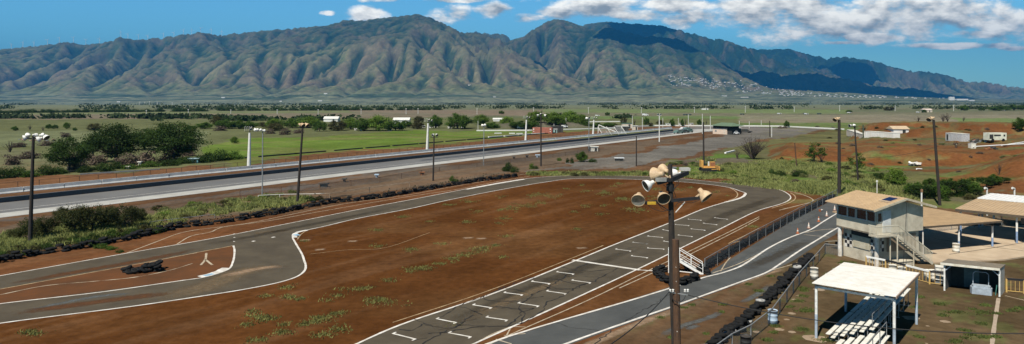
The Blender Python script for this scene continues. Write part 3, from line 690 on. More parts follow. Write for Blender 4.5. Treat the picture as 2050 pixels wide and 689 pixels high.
# ================================================================== vegetation
NUMW = ['first', 'second', 'third', 'fourth', 'fifth', 'sixth', 'seventh', 'eighth', 'ninth', 'tenth', 'eleventh', 'twelfth', 'thirteenth', 'fourteenth', 'fifteenth', 'sixteenth', 'seventeenth', 'eighteenth', 'nineteenth', 'twentieth']
def ordw(n):
    if n < 20: return NUMW[n]
    if n == 99: return 'hundredth'
    if n > 99: return 'hundred-and-'+ordw(n-100)
    t = ['twenty', 'thirty', 'forty', 'fifty', 'sixty', 'seventy', 'eighty', 'ninety'][(n+1)//10-2]; r = (n+1) % 10
    return (t[:-1]+'ieth') if r == 0 else t+'-'+NUMW[r-1]
lf_dark = leafmat('dark_leaves', (.052, .092, .018), (.020, .040, .009), .6)
lf_green = leafmat('green_leaves', (.085, .150, .022), (.035, .070, .012), .6)
lf_bright = leafmat('bright_leaves', (.16, .25, .035), (.07, .12, .02), .5)
lf_olive = leafmat('olive_leaves', (.095, .095, .032), (.042, .036, .015), .7)
lf_red = leafmat('rusty_leaves', (.085, .085, .030), (.034, .052, .014), 1.5)
lf_dry = leafmat('dry_twigs', (.150, .115, .085), (.075, .058, .042), .8, .1)
lf_pale = leafmat('pale_grass', (.20, .21, .085), (.11, .13, .04), .7)
bark = mat('bark', (.065, .050, .038), .95, (.035, .027, .02), scale=5)
def quads(C, size, rng, flat=0.0, aspect=.6):
    n = len(C); a = rng.normal(size=(n, 3)); a /= np.linalg.norm(a, axis=1)[:, None]
    b = rng.normal(size=(n, 3)); b[:, 2] *= (1-flat); b -= (b*a).sum(1)[:, None]*a; b /= np.linalg.norm(b, axis=1)[:, None]
    s_ = size*(.6+.8*rng.random_sample(n))[:, None]
    V = np.stack([C-a*s_*.5, C-b*s_*.5*aspect, C+a*s_*.5, C+b*s_*.5*aspect], 1).reshape(-1, 3)
    return V, np.arange(4*n).reshape(n, 4)
def limbs(mb, ends, base, r, rng, bend=.25):
    for e in ends:
        e = Vector(e); m = base.lerp(e, .5)+Vector((rng.normal()*bend, rng.normal()*bend, -.1*(e-base).length))
        k = base.lerp(m, .4); mb.tube(base, m, r*.6, r*.35, 5, False); mb.tube(m, e, r*.35, r*.10, 4, False)
def make_tree(name, seed, w, h, trunk, lm, ncl=34, nl=150, ls=.32, cr=None, flat=.5, low=.35, r=.28, lean=0):
    """unit object with real metres: trunk + limbs, crown of leaf clumps"""
    rng = np.random.RandomState(seed); root = link(name, None)
    cl = []
    while len(cl) < ncl:
        p = rng.uniform(-1, 1, 3); d = np.linalg.norm(p)
        if d > 1 or d < .35: continue
        z = h*(low+(1-low)*(.5+.5*p[2]))*(1-.12*(p[0]**2+p[1]**2))
        if p[2] < 0 and rng.rand() < .35: continue
        cl.append((p[0]*w/2*.88, p[1]*w/2*.88, z-h*.06))
    cr = cr or w*.12
    C = np.concatenate([np.array(c_)+rng.normal(size=(nl, 3))*np.array([cr, cr, cr*flat])*rng.uniform(.55, 1.15)*.62 for c_ in cl])
    V, Fq_ = quads(C, ls, rng, .4)
    me = npmesh('crown', V, Fq_); link('crown', me, lm, root)
    t = MB(); b1 = Vector((lean*.3, 0, trunk)); t.tube((0, 0, -.3), (lean*.15, .05, trunk*.5), r*1.25, r, 8, False); t.tube((lean*.15, .05, trunk*.5), b1, r, r*.75, 8, False)
    limbs(t, [cl[i] for i in range(0, len(cl), 2)], b1, r, rng, w*.05)
    t.build('trunk', bark, root)
    return root
def make_bush(name, seed, w, h, lm, ncl=16, nl=130, ls=.20, spiky=0):
    rng = np.random.RandomState(seed); cl = []
    while len(cl) < ncl:
        p = rng.uniform(-1, 1, 3); p[2] = abs(p[2])
        if np.linalg.norm(p) > 1: continue
        cl.append(p*np.array([w/2*.8, w/2*.8, h*.85]))
    C = np.concatenate([c_+rng.normal(size=(nl, 3))*np.array([w, w, h])*.10*rng.uniform(.6, 1.3) for c_ in cl]); C[:, 2] = np.abs(C[:, 2])
    V, Fq_ = quads(C, ls, rng, spiky, .5)
    o = link(name, npmesh(name, V, Fq_), lm)
    return o
def make_dead(name, seed, w, h, n=46, tw=10, r=.09, m=None, spread=1.0):
    """bare branching shrub"""
    rng = np.random.RandomState(seed); b = MB()
    for i in range(n):
        a = rng.uniform(0, 2*math.pi); el = rng.uniform(.15, 1.0); L_ = rng.uniform(.55, 1)
        e = Vector((math.cos(a)*w/2*el*spread*L_, math.sin(a)*w/2*el*spread*L_, h*L_*(1-.45*el*el)))
        m1 = e*.45+Vector((rng.normal()*.12*w*.1, rng.normal()*.12*w*.1, .05*h)); b.tube((0, 0, -.1), m1, r, r*.55, 4, False); b.tube(m1, e, r*.55, r*.2, 4, False)
        for k in range(tw):
            t = rng.uniform(.35, 1); p = m1.lerp(e, (t-.35)/.65); d = Vector((rng.normal(), rng.normal(), rng.normal()*.6+.6)).normalized()*rng.uniform(.06, .16)*h*1.2
            b.tube(p, p+d, r*.22, r*.1, 3, False)
    return b.build(name, m or bark)
PROTO = {}
def proto(k):
    if k in PROTO: return PROTO[k][0]
    f = {'K1': lambda: make_tree('kiawe_tree', 1, 11, 8, 2.4, lf_dark, 64, 190, .30, low=.26),
         'K2': lambda: make_tree('kiawe_tree', 2, 12, 8.5, 2.2, lf_dark, 80, 190, .30, low=.18, lean=1.5),
         'K3': lambda: make_tree('kiawe_tree', 3, 8, 7, 2.2, lf_dark, 34, 170, .28, low=.35),
         'R1': lambda: make_tree('broadleaf_tree', 4, 8, 6, 1.2, lf_green, 44, 150, .36, low=.12, flat=.8),
         'R2': lambda: make_tree('broadleaf_tree', 5, 9, 6, 1.2, lf_bright, 44, 150, .38, low=.12, flat=.8),
         'R3': lambda: make_tree('broadleaf_tree', 6, 8, 6, 1.0, lf_olive, 40, 140, .34, low=.12, flat=.8),
         'Q1': lambda: make_tree('shrub_tree', 7, 4.2, 3.2, .8, lf_red, 32, 190, .15, low=.25, flat=.8, r=.10),
         'Q2': lambda: make_tree('shrub_tree', 8, 4.2, 3.2, .8, lf_red, 36, 190, .15, low=.20, flat=.8, r=.10),
         'G1': lambda: make_tree('shrub_tree', 9, 4.5, 4.0, .8, lf_bright, 30, 150, .22, low=.12, flat=.9, r=.12),
         'G2': lambda: make_tree('thin_tree', 10, 3.6, 4.2, 1.2, lf_green, 16, 90, .22, low=.30, flat=.8, r=.12),
         'B1': lambda: make_bush('bush', 11, 3, 1.8, lf_dark), 'B2': lambda: make_bush('bush', 12, 3, 1.6, lf_green),
         'B3': lambda: make_bush('bush', 13, 3, 1.6, lf_olive), 'B4': lambda: make_bush('bush', 14, 3, 1.3, lf_pale, spiky=.0),
         'B5': lambda: make_bush('bush', 18, 3, 1.7, lf_bright),
         'T1': lambda: make_bush('dry_bush', 15, 3, 1.7, lf_dry, 16, 110, .22), 'T2': lambda: make_dead('bare_shrub', 16, 9, 5.5, 60, 14, .10),
         'T3': lambda: make_dead('bare_tree', 17, 6, 5, 12, 8, .14)}[k]
    HT = {'K1': (8, 11), 'K2': (8.5, 12), 'K3': (7, 8), 'R1': (6, 8), 'R2': (6, 9), 'R3': (6, 8), 'Q1': (3.2, 4.2), 'Q2': (3.2, 4.2), 'G1': (4, 4.5), 'G2': (4.2, 3.6), 'B1': (2, 3.2), 'B2': (1.8, 3.2), 'B3': (1.8, 3.2), 'B4': (1.5, 3.2), 'B5': (1.9, 3.2), 'T1': (1.9, 3.2), 'T2': (5.5, 9), 'T3': (5, 6)}
    o = f(); PROTO[k] = [o, HT[k], False]; return o
vr = random.Random(77)
CATS = {'K': 'tree', 'R': 'tree', 'Q': 'shrub', 'G': 'tree', 'B': 'bush', 'T': 'shrub'}
def veg(k, px, py, hpx, wpx, label, group=None, cat=None, at=None, rot=None):
    p0 = proto(k); h0, w0 = PROTO[k][1]
    loc = at or GT(px, py); m = mpp(loc.y)
    if PROTO[k][2]: o = dup(p0)
    else: o = p0; PROTO[k][2] = True
    o.location = loc-Vector((0, 0, .05)); o.rotation_euler[2] = vr.uniform(0, 6.28) if rot is None else rot
    sw = wpx*m/w0; o.scale = (sw, sw*vr.uniform(.85, 1.1), hpx*m/h0)
    o['label'] = label; o['category'] = cat or CATS[k[0]]
    if group: o['group'] = group
    elif 'group' in o: del o['group']
    return o
def row(L_, desc, phrase, group):
    """L_: list of (kind, px, py, h, w); ordinal labels from the left"""
    for i, (k, px, py, h, w) in enumerate(sorted(L_, key=lambda t: t[1])):
        veg(k, px, py, h, w, '%s, %s from the left %s' % (desc.get(k, desc.get(k[0])), ordw(i), phrase), group)
# left trees beyond the strip
veg('K1', 138, 342, 70, 92, 'dark spreading tree left of the pair of big trees beyond the drag strip')
veg('K2', 232, 325, 80, 112, 'middle one of the three dark spreading trees beyond the drag strip, trunk showing')
veg('K2', 345, 322, 80, 138, 'widest of the three dark spreading trees beyond the drag strip')
veg('K3', 186, 316, 40, 60, 'smaller dark tree half hidden between two spreading trees'); veg('K1', 290, 300, 44, 76, 'dark tree standing behind the two biggest spreading trees')
L1 = []
for x, y, h, w, k in [(-30, 356, 26, 60, 'B1'), (8, 356, 24, 50, 'B1'), (38, 353, 24, 50, 'B1'), (62, 354, 16, 40, 'B2'), (92, 350, 24, 46, 'B1'), (116, 348, 18, 40, 'B1'), (206, 343, 20, 48, 'B1'), (170, 345, 16, 40, 'B1'), (232, 338, 18, 40, 'B1'), (262, 338, 12, 36, 'B2'), (300, 334, 14, 50, 'B2'), (340, 331, 14, 50, 'B1'), (372, 327, 16, 44, 'B1'), (405, 325, 18, 50, 'B1'), (440, 322, 26, 50, 'B1'), (470, 319, 20, 40, 'B2'), (418, 318, 16, 30, 'B1')]: L1.append((k, x, y, h, w))
row(L1, {'B1': 'dark green bush', 'B2': 'mid green low bush'}, 'in the hedge beyond the earth bank', 'bushes of the hedge beyond the earth bank')
L1 = [('T1', x, y, h, w) for x, y, h, w in [(20, 330, 24, 46), (60, 318, 18, 40), (150, 338, 26, 52), (128, 275, 12, 30), (200, 330, 24, 50), (256, 330, 26, 54), (300, 326, 30, 60), (345, 322, 24, 50), (382, 312, 20, 44), (175, 322, 20, 40), (240, 300, 24, 50), (440, 262, 12, 36), (540, 268, 12, 28), (572, 270, 16, 26), (600, 267, 10, 30), (96, 292, 12, 40), (40, 295, 12, 40)]]
row(L1, {'T': 'brown leafless thicket'}, 'among the trees beyond the strip', 'dry brown thickets beyond the strip')
veg('T3', 20, 305, 26, 34, 'small bare grey tree at the far left in the field')
# mid tree belt
mid_t = [('R1', 410, 258, 14, 40), ('R3', 432, 252, 22, 24), ('R1', 452, 258, 20, 48), ('R1', 478, 258, 18, 46), ('R1', 500, 258, 16, 34), ('R3', 525, 254, 10, 26), ('R2', 552, 258, 20, 44), ('R3', 548, 262, 16, 40), ('R1', 585, 256, 20, 40), ('R2', 616, 256, 22, 54), ('R1', 640, 263, 22, 30), ('R3', 675, 262, 22, 44), ('R2', 702, 259, 22, 40), ('R1', 728, 262, 26, 52), ('R2', 760, 262, 30, 56), ('R1', 792, 262, 22, 44), ('R1', 812, 256, 16, 30), ('R3', 836, 258, 14, 30), ('R1', 872, 257, 28, 30), ('R3', 838, 246, 14, 24), ('R1', 916, 258, 32, 54), ('K3', 930, 257, 24, 40), ('R2', 962, 250, 20, 44), ('R1', 985, 258, 14, 40), ('R2', 1016, 252, 18, 32), ('R1', 1040, 258, 16, 46), ('R1', 1060, 256, 14, 40), ('R2', 1070, 246, 22, 44), ('R2', 1105, 248, 22, 50), ('R2', 1140, 247, 24, 50), ('R2', 1164, 250, 20, 36), ('R1', 1122, 252, 12, 24), ('R1', 1152, 256, 10, 22), ('R1', 1172, 257, 14, 26), ('R1', 1196, 257, 12, 30), ('R1', 1218, 255, 10, 30), ('R3', 1228, 254, 8, 24), ('R1', 380, 262, 12, 30), ('R2', 470, 287, 13, 20), ('R3', 1248, 249, 14, 16)]
row(mid_t, {'R1': 'dark green rounded tree', 'R2': 'bright green rounded tree', 'R3': 'olive green rounded tree', 'K3': 'dark wide tree'}, 'in the tree belt beyond the green field', 'trees of the belt beyond the green field')
far_t = [('R1', 30, 262, 10, 14), ('R1', 98, 258, 10, 14), ('R1', 110, 258, 9, 12), ('R2', 134, 258, 13, 16), ('T3', 60, 260, 12, 16), ('T3', 86, 262, 10, 14), ('R1', 150, 262, 7, 10), ('R3', 190, 262, 16, 30), ('R1', 1004, 229, 8, 12), ('R1', 1216, 232, 8, 10), ('T3', 1084, 230, 12, 12), ('R1', 1575, 255, 14, 12), ('T3', 1254, 246, 14, 12), ('T3', 1270, 252, 16, 14), ('R1', 1294, 252, 18, 12), ('R1', 1346, 253, 16, 14), ('R3', 1322, 250, 10, 20), ('R1', 1366, 253, 16, 8), ('T3', 1372, 252, 16, 12), ('R1', 1400, 252, 14, 10), ('T3', 1414, 252, 14, 10), ('R3', 1302, 253, 8, 12), ('R1', 1930, 222, 12, 20), ('R1', 1965, 222, 7, 12), ('R1', 2000, 222, 9, 40), ('R1', 2030, 221, 12, 40), ('R1', 1850, 226, 7, 10), ('R1', 1700, 226, 6, 12), ('R3', 1780, 222, 9, 26)]
row(far_t, {'R1': 'small dark distant tree', 'R2': 'small bright distant tree', 'R3': 'small olive distant tree', 'T3': 'small bare distant tree'}, 'scattered singly on the plain', 'single trees scattered on the plain')
# dark hedge far behind, many alike
for i in range(72):
    if i < 42: x = -20+i*10.4+vr.uniform(-3, 3); y = 226.5-x*.008
    else: x = 440+(i-42)*15+vr.uniform(-5, 5); y = 222-(x-440)*.004
    if 330 < x < 352 or 520 < x < 530: continue
    veg('B1', x, y, vr.uniform(5, 10.5) if i < 74 else vr.uniform(4, 7.5), vr.uniform(14, 26), 'dark bush in the long hedge line far across the plain', 'dark bushes of the far hedge line')
# left foreground hedge
fg = [('Q1', 62, 480, 48, 56), ('Q1', 92, 474, 44, 50), ('Q2', 150, 468, 60, 74), ('Q1', 185, 463, 56, 66), ('Q2', 218, 458, 48, 60), ('Q1', 250, 460, 54, 68), ('Q2', 275, 446, 34, 44), ('Q1', 32, 480, 26, 36), ('Q2', 125, 440, 28, 40)]
row(fg, {'Q': 'rusty leaved dark shrub'}, 'in the thicket by the left lamp pole', 'rusty shrubs by the left lamp pole')
L1 = []
for i in range(24):
    x = -20+i*14.5+vr.uniform(-3, 3); y = 518-(x)*.165+vr.uniform(-12, 2); L1.append((vr.choice(['B1', 'B1', 'B2', 'B3']), x, y, vr.uniform(10, 20), vr.uniform(26, 40)))
L1 += [('B2', 205, 496, 11, 34), ('B2', 222, 499, 9, 28), ('B5', 190, 492, 10, 26), ('B1', 240, 505, 8, 20), ('B1', 622, 402, 12, 30), ('B3', 640, 400, 10, 24), ('B1', 1017, 343, 22, 26), ('B1', 1030, 345, 14, 22), ('B5', 1064, 338, 14, 14), ('B1', 1072, 338, 8, 16), ('B2', 905, 363, 14, 14), ('B1', 912, 366, 10, 18), ('R1', 1165, 324, 22, 28), ('B1', 1145, 327, 14, 10), ('B1', 1136, 326, 12, 8), ('B1', 1186, 325, 10, 20), ('B2', 1120, 322, 8, 12)]
row(L1, {'B1': 'dark green bush', 'B2': 'fresh green bush', 'B3': 'olive bush', 'B5': 'bright green bush', 'R1': 'round dark bush tree'}, 'along the tyre row outside the kart track', 'bushes along the outer tyre row')
L1 = [(vr.choice(['B4', 'B4', 'B3', 'B5']), x, y, vr.uniform(7, 13), vr.uniform(24, 40)) for x, y in [(300+vr.uniform(0, 300)*1.0, 0) for _ in range(26)]]
L1 = [(k, x, 440-(x-300)*.13+vr.uniform(-14, 10)-4, h, w) for k, x, y, h, w in L1]
L1 += [('B4', x, 480+vr.uniform(-12, 10)-x*.12, 10, 30) for x in range(0, 130, 22)]
row(L1, {'B4': 'pale grassy bush', 'B3': 'olive grassy bush', 'B5': 'bright grassy bush'}, 'in the grass strip left of the bent track', 'grassy bushes between the strip and the track')
# right side scrub
veg('T2', 1507, 319, 48, 84, 'big bare brown shrub standing between the yellow bulldozer and the earth bank')
veg('T3', 1476, 318, 22, 24, 'small bare leaning tree at the left of the big bare shrub')
veg('G2', 1630, 326, 44, 44, 'thin green tree in front of the red earth bank right of the big bare shrub')
veg('T3', 1645, 326, 26, 30, 'bare grey twigs beside the thin green tree at the red bank')
veg('G2', 1716, 346, 44, 40, 'green tree behind the leaning lamp pole with a white lower half')
veg('G1', 1792, 372, 40, 48, 'bright green rounded tree in the gully behind the control tower')
veg('K3', 1762, 362, 20, 28, 'dark low shrub just left of the bright green rounded tree')
veg('R1', 2042, 263, 26, 34, 'green tree at the right edge on top of the back earth bank', rot=1)
veg('T3', 1838, 244, 12, 22, 'bare tree left on the ridge of the back bank'); veg('T3', 1888, 244, 17, 26, 'leaning bare tree in the middle of the back bank ridge'); veg('T3', 1897, 244, 20, 26, 'tallest bare tree on the back bank ridge'); veg('T3', 1929, 243, 11, 14, 'smallest bare tree at the right on the back bank ridge')
veg('T3', 1914, 297, 16, 20, 'bare dark shrub below the grey box trailer'); veg('T3', 2000, 350, 26, 22, 'bare thin tree on the slope of the right bank')
L1 = [('K3', 1850, 398, 34, 62), ('R1', 1835, 394, 30, 46), ('R1', 1880, 396, 30, 46), ('K3', 1915, 393, 40, 56), ('R1', 1940, 388, 34, 50), ('K3', 1975, 378, 30, 40), ('R1', 1990, 372, 24, 30), ('K3', 2010, 368, 16, 24), ('R1', 1862, 376, 20, 30), ('R1', 1900, 378, 22, 36), ('K3', 1958, 392, 20, 30)]
row(L1, {'R1': 'dark green shrub tree', 'K3': 'darkest green shrub tree'}, 'in the dense clump behind the carports', 'shrubs of the clump behind the carports')
L1 = []
def inpoly(x, y, poly):
    c_ = False; j = poly[-1]
    for i in poly:
        if (i[1] > y) != (j[1] > y) and x < (j[0]-i[0])*(y-i[1])/(j[1]-i[1])+i[0]: c_ = not c_
        j = i
    return c_
scr = [(1330, 330), (1420, 345), (1560, 362), (1680, 378), (1860, 405), (2040, 430), (2040, 408), (1900, 385), (1750, 340), (1640, 322), (1560, 322), (1480, 326), (1400, 318)]
t = 0
while t < 62:
    x, y = vr.uniform(1330, 2045), vr.uniform(318, 430)
    if not inpoly(x, y, scr): continue
    t += 1; L1.append((vr.choice(['B4', 'B3', 'B2', 'B5', 'T1', 'B4']), x, y, vr.uniform(5, 10)*(1+(y-320)/160), vr.uniform(12, 24)*(1+(y-320)/120)))
L1 += [('B1', 1545, 350, 14, 20), ('B1', 1562, 352, 13, 26), ('B1', 1598, 354, 16, 30), ('B1', 1608, 353, 14, 24), ('B2', 1520, 333, 6, 14), ('B1', 1565, 320, 6, 10), ('B1', 1446, 342, 8, 10)]
row(L1, {'B1': 'dark green scrub bush', 'B2': 'green scrub bush', 'B3': 'olive scrub bush', 'B4': 'pale grassy scrub bush', 'B5': 'bright scrub bush', 'T1': 'brown dry scrub bush'}, 'in the scrub between track and red banks', 'scrub bushes between the track and the red banks')
L1 = [(vr.choice(['B2', 'B5', 'B3']), x, 351+vr.uniform(-3, 1)+max(0, x-1420)*.11, 8, 26) for x in range(1070, 1560, 20)]
row(L1, {'B2': 'green verge bush', 'B3': 'olive verge bush', 'B5': 'bright verge bush'}, 'along the far verge of the kart track', 'low bushes along the far verge')
L1 = []
for i in range(36):
    x = vr.uniform(1560, 2045); y = vr.choice([vr.uniform(255, 262), vr.uniform(270, 300), vr.uniform(300, 345)]); L1.append((vr.choice(['T1', 'B3', 'B4', 'T1']), x, y, vr.uniform(3, 6), vr.uniform(8, 18)))
row(L1, {'T1': 'tiny dry tuft bush', 'B3': 'tiny olive bush', 'B4': 'tiny pale bush'}, 'dotted over the red earth banks', 'small bushes dotted over the red banks')

# grass and weeds: uncountable blades
def blades(name, pts, hs, nper, m, label, spread=.5, seed=0, wid=.05):
    rng = np.random.RandomState(seed); P = np.repeat(np.array([tuple(p) for p in pts]), nper, 0); n = len(P)
    sp = np.repeat(np.array(spread)*np.ones(len(pts)), nper); hh_ = np.repeat(np.array(hs)*np.ones(len(pts)), nper)*(.5+.8*rng.random_sample(n))
    B = P.copy(); B[:, :2] += rng.normal(size=(n, 2))*sp[:, None]*.5
    a = rng.uniform(0, 6.28, n); w_ = wid*(.6+.8*rng.random_sample(n)); ln = rng.normal(size=(n, 2))*hh_[:, None]*.45
    d = np.stack([np.cos(a)*w_, np.sin(a)*w_, np.zeros(n)], 1); T = B+np.stack([ln[:, 0], ln[:, 1], hh_], 1)
    V = np.stack([B-d, B+d, T], 1).reshape(-1, 3)
    return link(name, npmesh(name, V, np.arange(3*n).reshape(n, 3)), m, kind='stuff', label=label)
wr = random.Random(9); W1 = []; S1 = []; H1 = []
weeds = [(60, 665, 16, 3), (74, 668, 10, 3)]+[(400+x/2.231, 380+y/2.231, r_, 2) for x, y, r_ in [(240, 545, 10), (270, 570, 26), (300, 575, 24), (215, 603, 12), (385, 603, 9), (460, 603, 12), (380, 437, 14), (300, 475, 9), (390, 480, 18), (440, 490, 9), (555, 575, 24), (510, 590, 14), (610, 553, 18), (550, 648, 22), (625, 625, 18), (370, 635, 22), (260, 672, 16), (800, 253, 14), (740, 440, 10), (635, 445, 6), (820, 498, 30), (760, 510, 8), (770, 488, 8), (840, 405, 12), (700, 445, 10), (620, 475, 10), (570, 495, 6), (800, 180, 16), (910, 120, 12), (470, 228, 8), (935, 365, 8), (1130, 600, 1)]]
weeds += [(800+x/2.23, 380+y/2.23, r_, 1.5) for x, y, r_ in [(55, 352, 14), (110, 350, 20), (180, 330, 14), (230, 312, 18), (290, 292, 20), (340, 278, 26), (370, 262, 20), (420, 248, 14), (60, 268, 16), (188, 242, 10), (460, 300, 8), (480, 208, 12), (300, 143, 16), (470, 128, 16), (520, 85, 26), (570, 70, 26), (620, 60, 18), (440, 150, 8), (690, 30, 20), (600, 28, 18), (350, 100, 12), (220, 70, 14), (300, 50, 20), (450, 90, 14), (790, 176, 9), (840, 72, 16), (915, 16, 18), (780, 100, 8), (910, 70, 10), (1060, 85, 12), (990, 40, 10), (15, 122, 8), (130, 140, 8), (900, 110, 10)]]
weeds += [(800+x/3.446, 200+y/3.446, r_, 1) for x, y, r_ in [(1415, 645, 24), (1510, 582, 12), (1280, 630, 10), (1150, 610, 8), (1250, 590, 8), (1000, 655, 20), (930, 660, 10), (700, 670, 10), (1540, 680, 12)]]
weeds += [(1220+x/3.447, 300+y/3.447, r_, 1.2) for x, y, r_ in [(550, 262, 14), (735, 292, 12), (820, 320, 5), (290, 330, 22), (95, 340, 20), (150, 408, 20), (230, 415, 16), (480, 275, 16), (70, 235, 8), (980, 535, 16), (30, 250, 8), (330, 270, 16)]]
for x, y, r_, hh_ in weeds:
    n = max(5, int(r_*1.3))
    n = int(n*.55)
    for _ in range(n):
        p = G(x+wr.gauss(0, r_*.42), y+wr.gauss(0, r_*.12)-.0); W1.append(p); S1.append(wr.uniform(.3, .7)); H1.append(wr.uniform(.05, .15))
blades('weeds', W1, H1, 15, leafmat('weed_leaves', (.24, .24, .075), (.14, .14, .045), .8), 'yellow green weeds growing in patches on the red infield', S1, 3)
W1 = []; S1 = []; H1 = []
yw = [(1600+x/3.644, 500+y/3.644, r_) for x, y, r_ in [(30, 285, 16), (50, 445, 30), (30, 300, 12), (20, 340, 12), (200, 660, 26), (1040, 480, 14), (1140, 455, 22), (1020, 395, 22), (1360, 405, 16), (1270, 435, 10), (1350, 460, 26), (1440, 470, 12), (1550, 447, 16), (1620, 430, 16), (1210, 590, 20), (1250, 620, 14), (1140, 670, 22), (1330, 540, 18), (1340, 640, 18), (1430, 637, 20), (1200, 645, 10), (880, 345, 12), (30, 585, 18), (240, 200, 14), (330, 95, 20), (380, 100, 18), (850, 420, 10), (880, 640, 12)]]
yw += [(1280+x/3.008, 460+y/3.008, r_) for x, y, r_ in [(505, 452, 12), (500, 497, 8), (265, 470, 10), (320, 455, 8), (400, 628, 6), (195, 650, 8), (420, 680, 8), (790, 280, 8), (820, 580, 16), (950, 430, 16), (910, 465, 14), (1020, 488, 20), (980, 600, 14), (770, 665, 16), (720, 370, 16), (660, 330, 12), (120, 530, 8), (990, 365, 10), (810, 620, 10)]]
for x, y, r_ in yw:
    for _ in range(int(r_*1.5)):
        p = G(x+wr.gauss(0, r_*.3), y+wr.gauss(0, r_*.07)); W1.append(p); S1.append(wr.uniform(.1, .3)); H1.append(wr.uniform(.04, .13))
blades('yard_weeds', W1, H1, 14, leafmat('yard_weed_leaves', (.12, .16, .04), (.08, .09, .03), .8), 'small green weeds in the cracks of the brown yard', S1, 5, .035)
W1 = []; S1 = []; H1 = []
gpoly = [(0, 470), (120, 452), (330, 427), (460, 402), (620, 395), (600, 410), (480, 423), (330, 452), (200, 480), (0, 508)]
while len(W1) < 2800:
    x, y = wr.uniform(-20, 620), wr.uniform(390, 510)
    if inpoly(x, y, gpoly) and fbm(np.array([x/26]), np.array([y/7]), 3, 8)[0] > .44: W1.append(G(x, y)); S1.append(.5); H1.append(wr.uniform(.2, .55))
while len(W1) < 8200:
    x, y = wr.uniform(1330, 2080), wr.uniform(318, 440)
    if inpoly(x, y, scr+[(1330, 350)]) or (y > 352+(x-1420)*.1 and y < 362+(x-1420)*.13 and x < 1700):
        p = GT(x, y)
        if fbm(np.array([p.x/9]), np.array([p.y/9]), 3, 7)[0] > .42: W1.append(p); S1.append(.8); H1.append(wr.uniform(.2, .6))
while len(W1) < 9400:
    x = wr.uniform(1060, 1560); W1.append(G(x, 352+max(0, x-1400)*.11+wr.uniform(-6, 0))); S1.append(.8); H1.append(wr.uniform(.2, .6))
blades('tall_grass', W1, H1, 12, leafmat('tall_grass_leaves', (.27, .29, .10), (.15, .17, .05), .15), 'tall pale green grass between the track and the fields', S1, 6, .09)
# dark creeping scrub over the outer tyre row
rng = np.random.RandomState(18); C = []; rp_ = [(-60, 534), (60, 510), (200, 488), (300, 468), (345, 455), (430, 447), (560, 425), (660, 405), (760, 395), (880, 374), (960, 361), (1045, 351)]
for (a, c_) in zip(rp_, rp_[1:]):
    A_, B_ = G(*a), G(*c_); n = int((B_-A_).length/.55)
    for i in range(n):
        p = A_.lerp(B_, i/n); s_ = rng.uniform(.35, .9); 
        if rng.rand() < .25: continue
        C.append(np.stack([p.x-.45+rng.normal(size=26)*s_*.55, p.y+.7+rng.normal(size=26)*s_*.5, np.abs(rng.normal(size=26))*s_*.45], 1))
C = np.concatenate(C); V, Fq_ = quads(C, .22, rng, .3, .6)
link('creeping_scrub', npmesh('creeping_scrub', V, Fq_), leafmat('scrub_dark', (.030, .042, .014), (.016, .018, .008), .7), kind='stuff', label='dark scrub creeping over the tyre row outside the track')
# far woods
rng = np.random.RandomState(8); C = []
for (xa, xb, y0_, th, n, hh_) in [(-200, 2300, 213.5, 1.2, 700, 7), (-200, 700, 218, 1.5, 260, 6), (500, 2200, 209.5, 1.0, 700, 9), (-200, 2300, 206.6, .8, 900, 14), (700, 1500, 217, 1.5, 160, 5), (1500, 2200, 218, 1.0, 160, 5), (1000, 2200, 204.6, .5, 500, 18), (-100, 500, 236.5, 2.0, 200, 3.0), (300, 700, 241, 2, 120, 3), (1100, 1260, 236, 1.5, 60, 3)]:
    for _ in range(n):
        x = rng.uniform(xa, xb); y = y0_+rng.normal()*th*.5
        if vnoise(np.array([x/38]), np.array([y0_]), 4)[0] < .42: continue
        Yd = F*CH/(y-HZ)
        if Yd > 1200: Yd = min(5000, F*(CH+12)/(y-HZ))
        X_ = (x-1025)/F*Yd; g_ = gz(X_, Yd); s_ = hh_*rng.uniform(.6, 1.2)
        C.append(np.stack([X_+rng.normal(size=14)*s_*1.0, Yd+rng.normal(size=14)*s_*.5, g_+s_*rng.uniform(.05, .9, 14)], 1))
C = np.concatenate(C); V, Fq_ = quads(C, 3.2, rng, .4, .7)
link('far_woods', npmesh('far_woods', V, Fq_), leafmat('far_leaves', (.045, .070, .025), (.025, .040, .016), .02), kind='stuff', label='dark rows of distant woods across the plain')

# houses of the town at the mountain foot
def MT(px, py):
    k_ = (px-1025)/F; t_ = (HZ-py)/F
    y = np.arange(5200, 10500, 25.0); i = np.clip(np.round((y-5000)/(MD/2)).astype(int), 0, h2-1); j = np.clip(np.round((k_*y+8200)/(MD/2)).astype(int), 0, w2-1)
    ok = Z2[i, j] > CH+t_*y
    if not ok.any(): return None
    q = float(y[np.argmax(ok)]); return Vector((k_*q, q, mzat(k_*q, q)))
hm_ = [mat('house_white', (.75, .74, .70), .7), mat('house_roof', (.42, .40, .38), .8)]
hb = MB(); hb.box((0, 0, 1.5), (13, 9, 5)); hb.cur = 1; hb.add([(-7, -5, 4), (7, -5, 4), (7, 5, 4), (-7, 5, 4), (-7, 0, 6.4), (7, 0, 6.4)], [(0, 1, 5, 4), (2, 3, 4, 5), (1, 2, 5), (3, 0, 4)])
h0 = hb.build('house', hm_); hr = random.Random(3); nh = 0; used0 = False
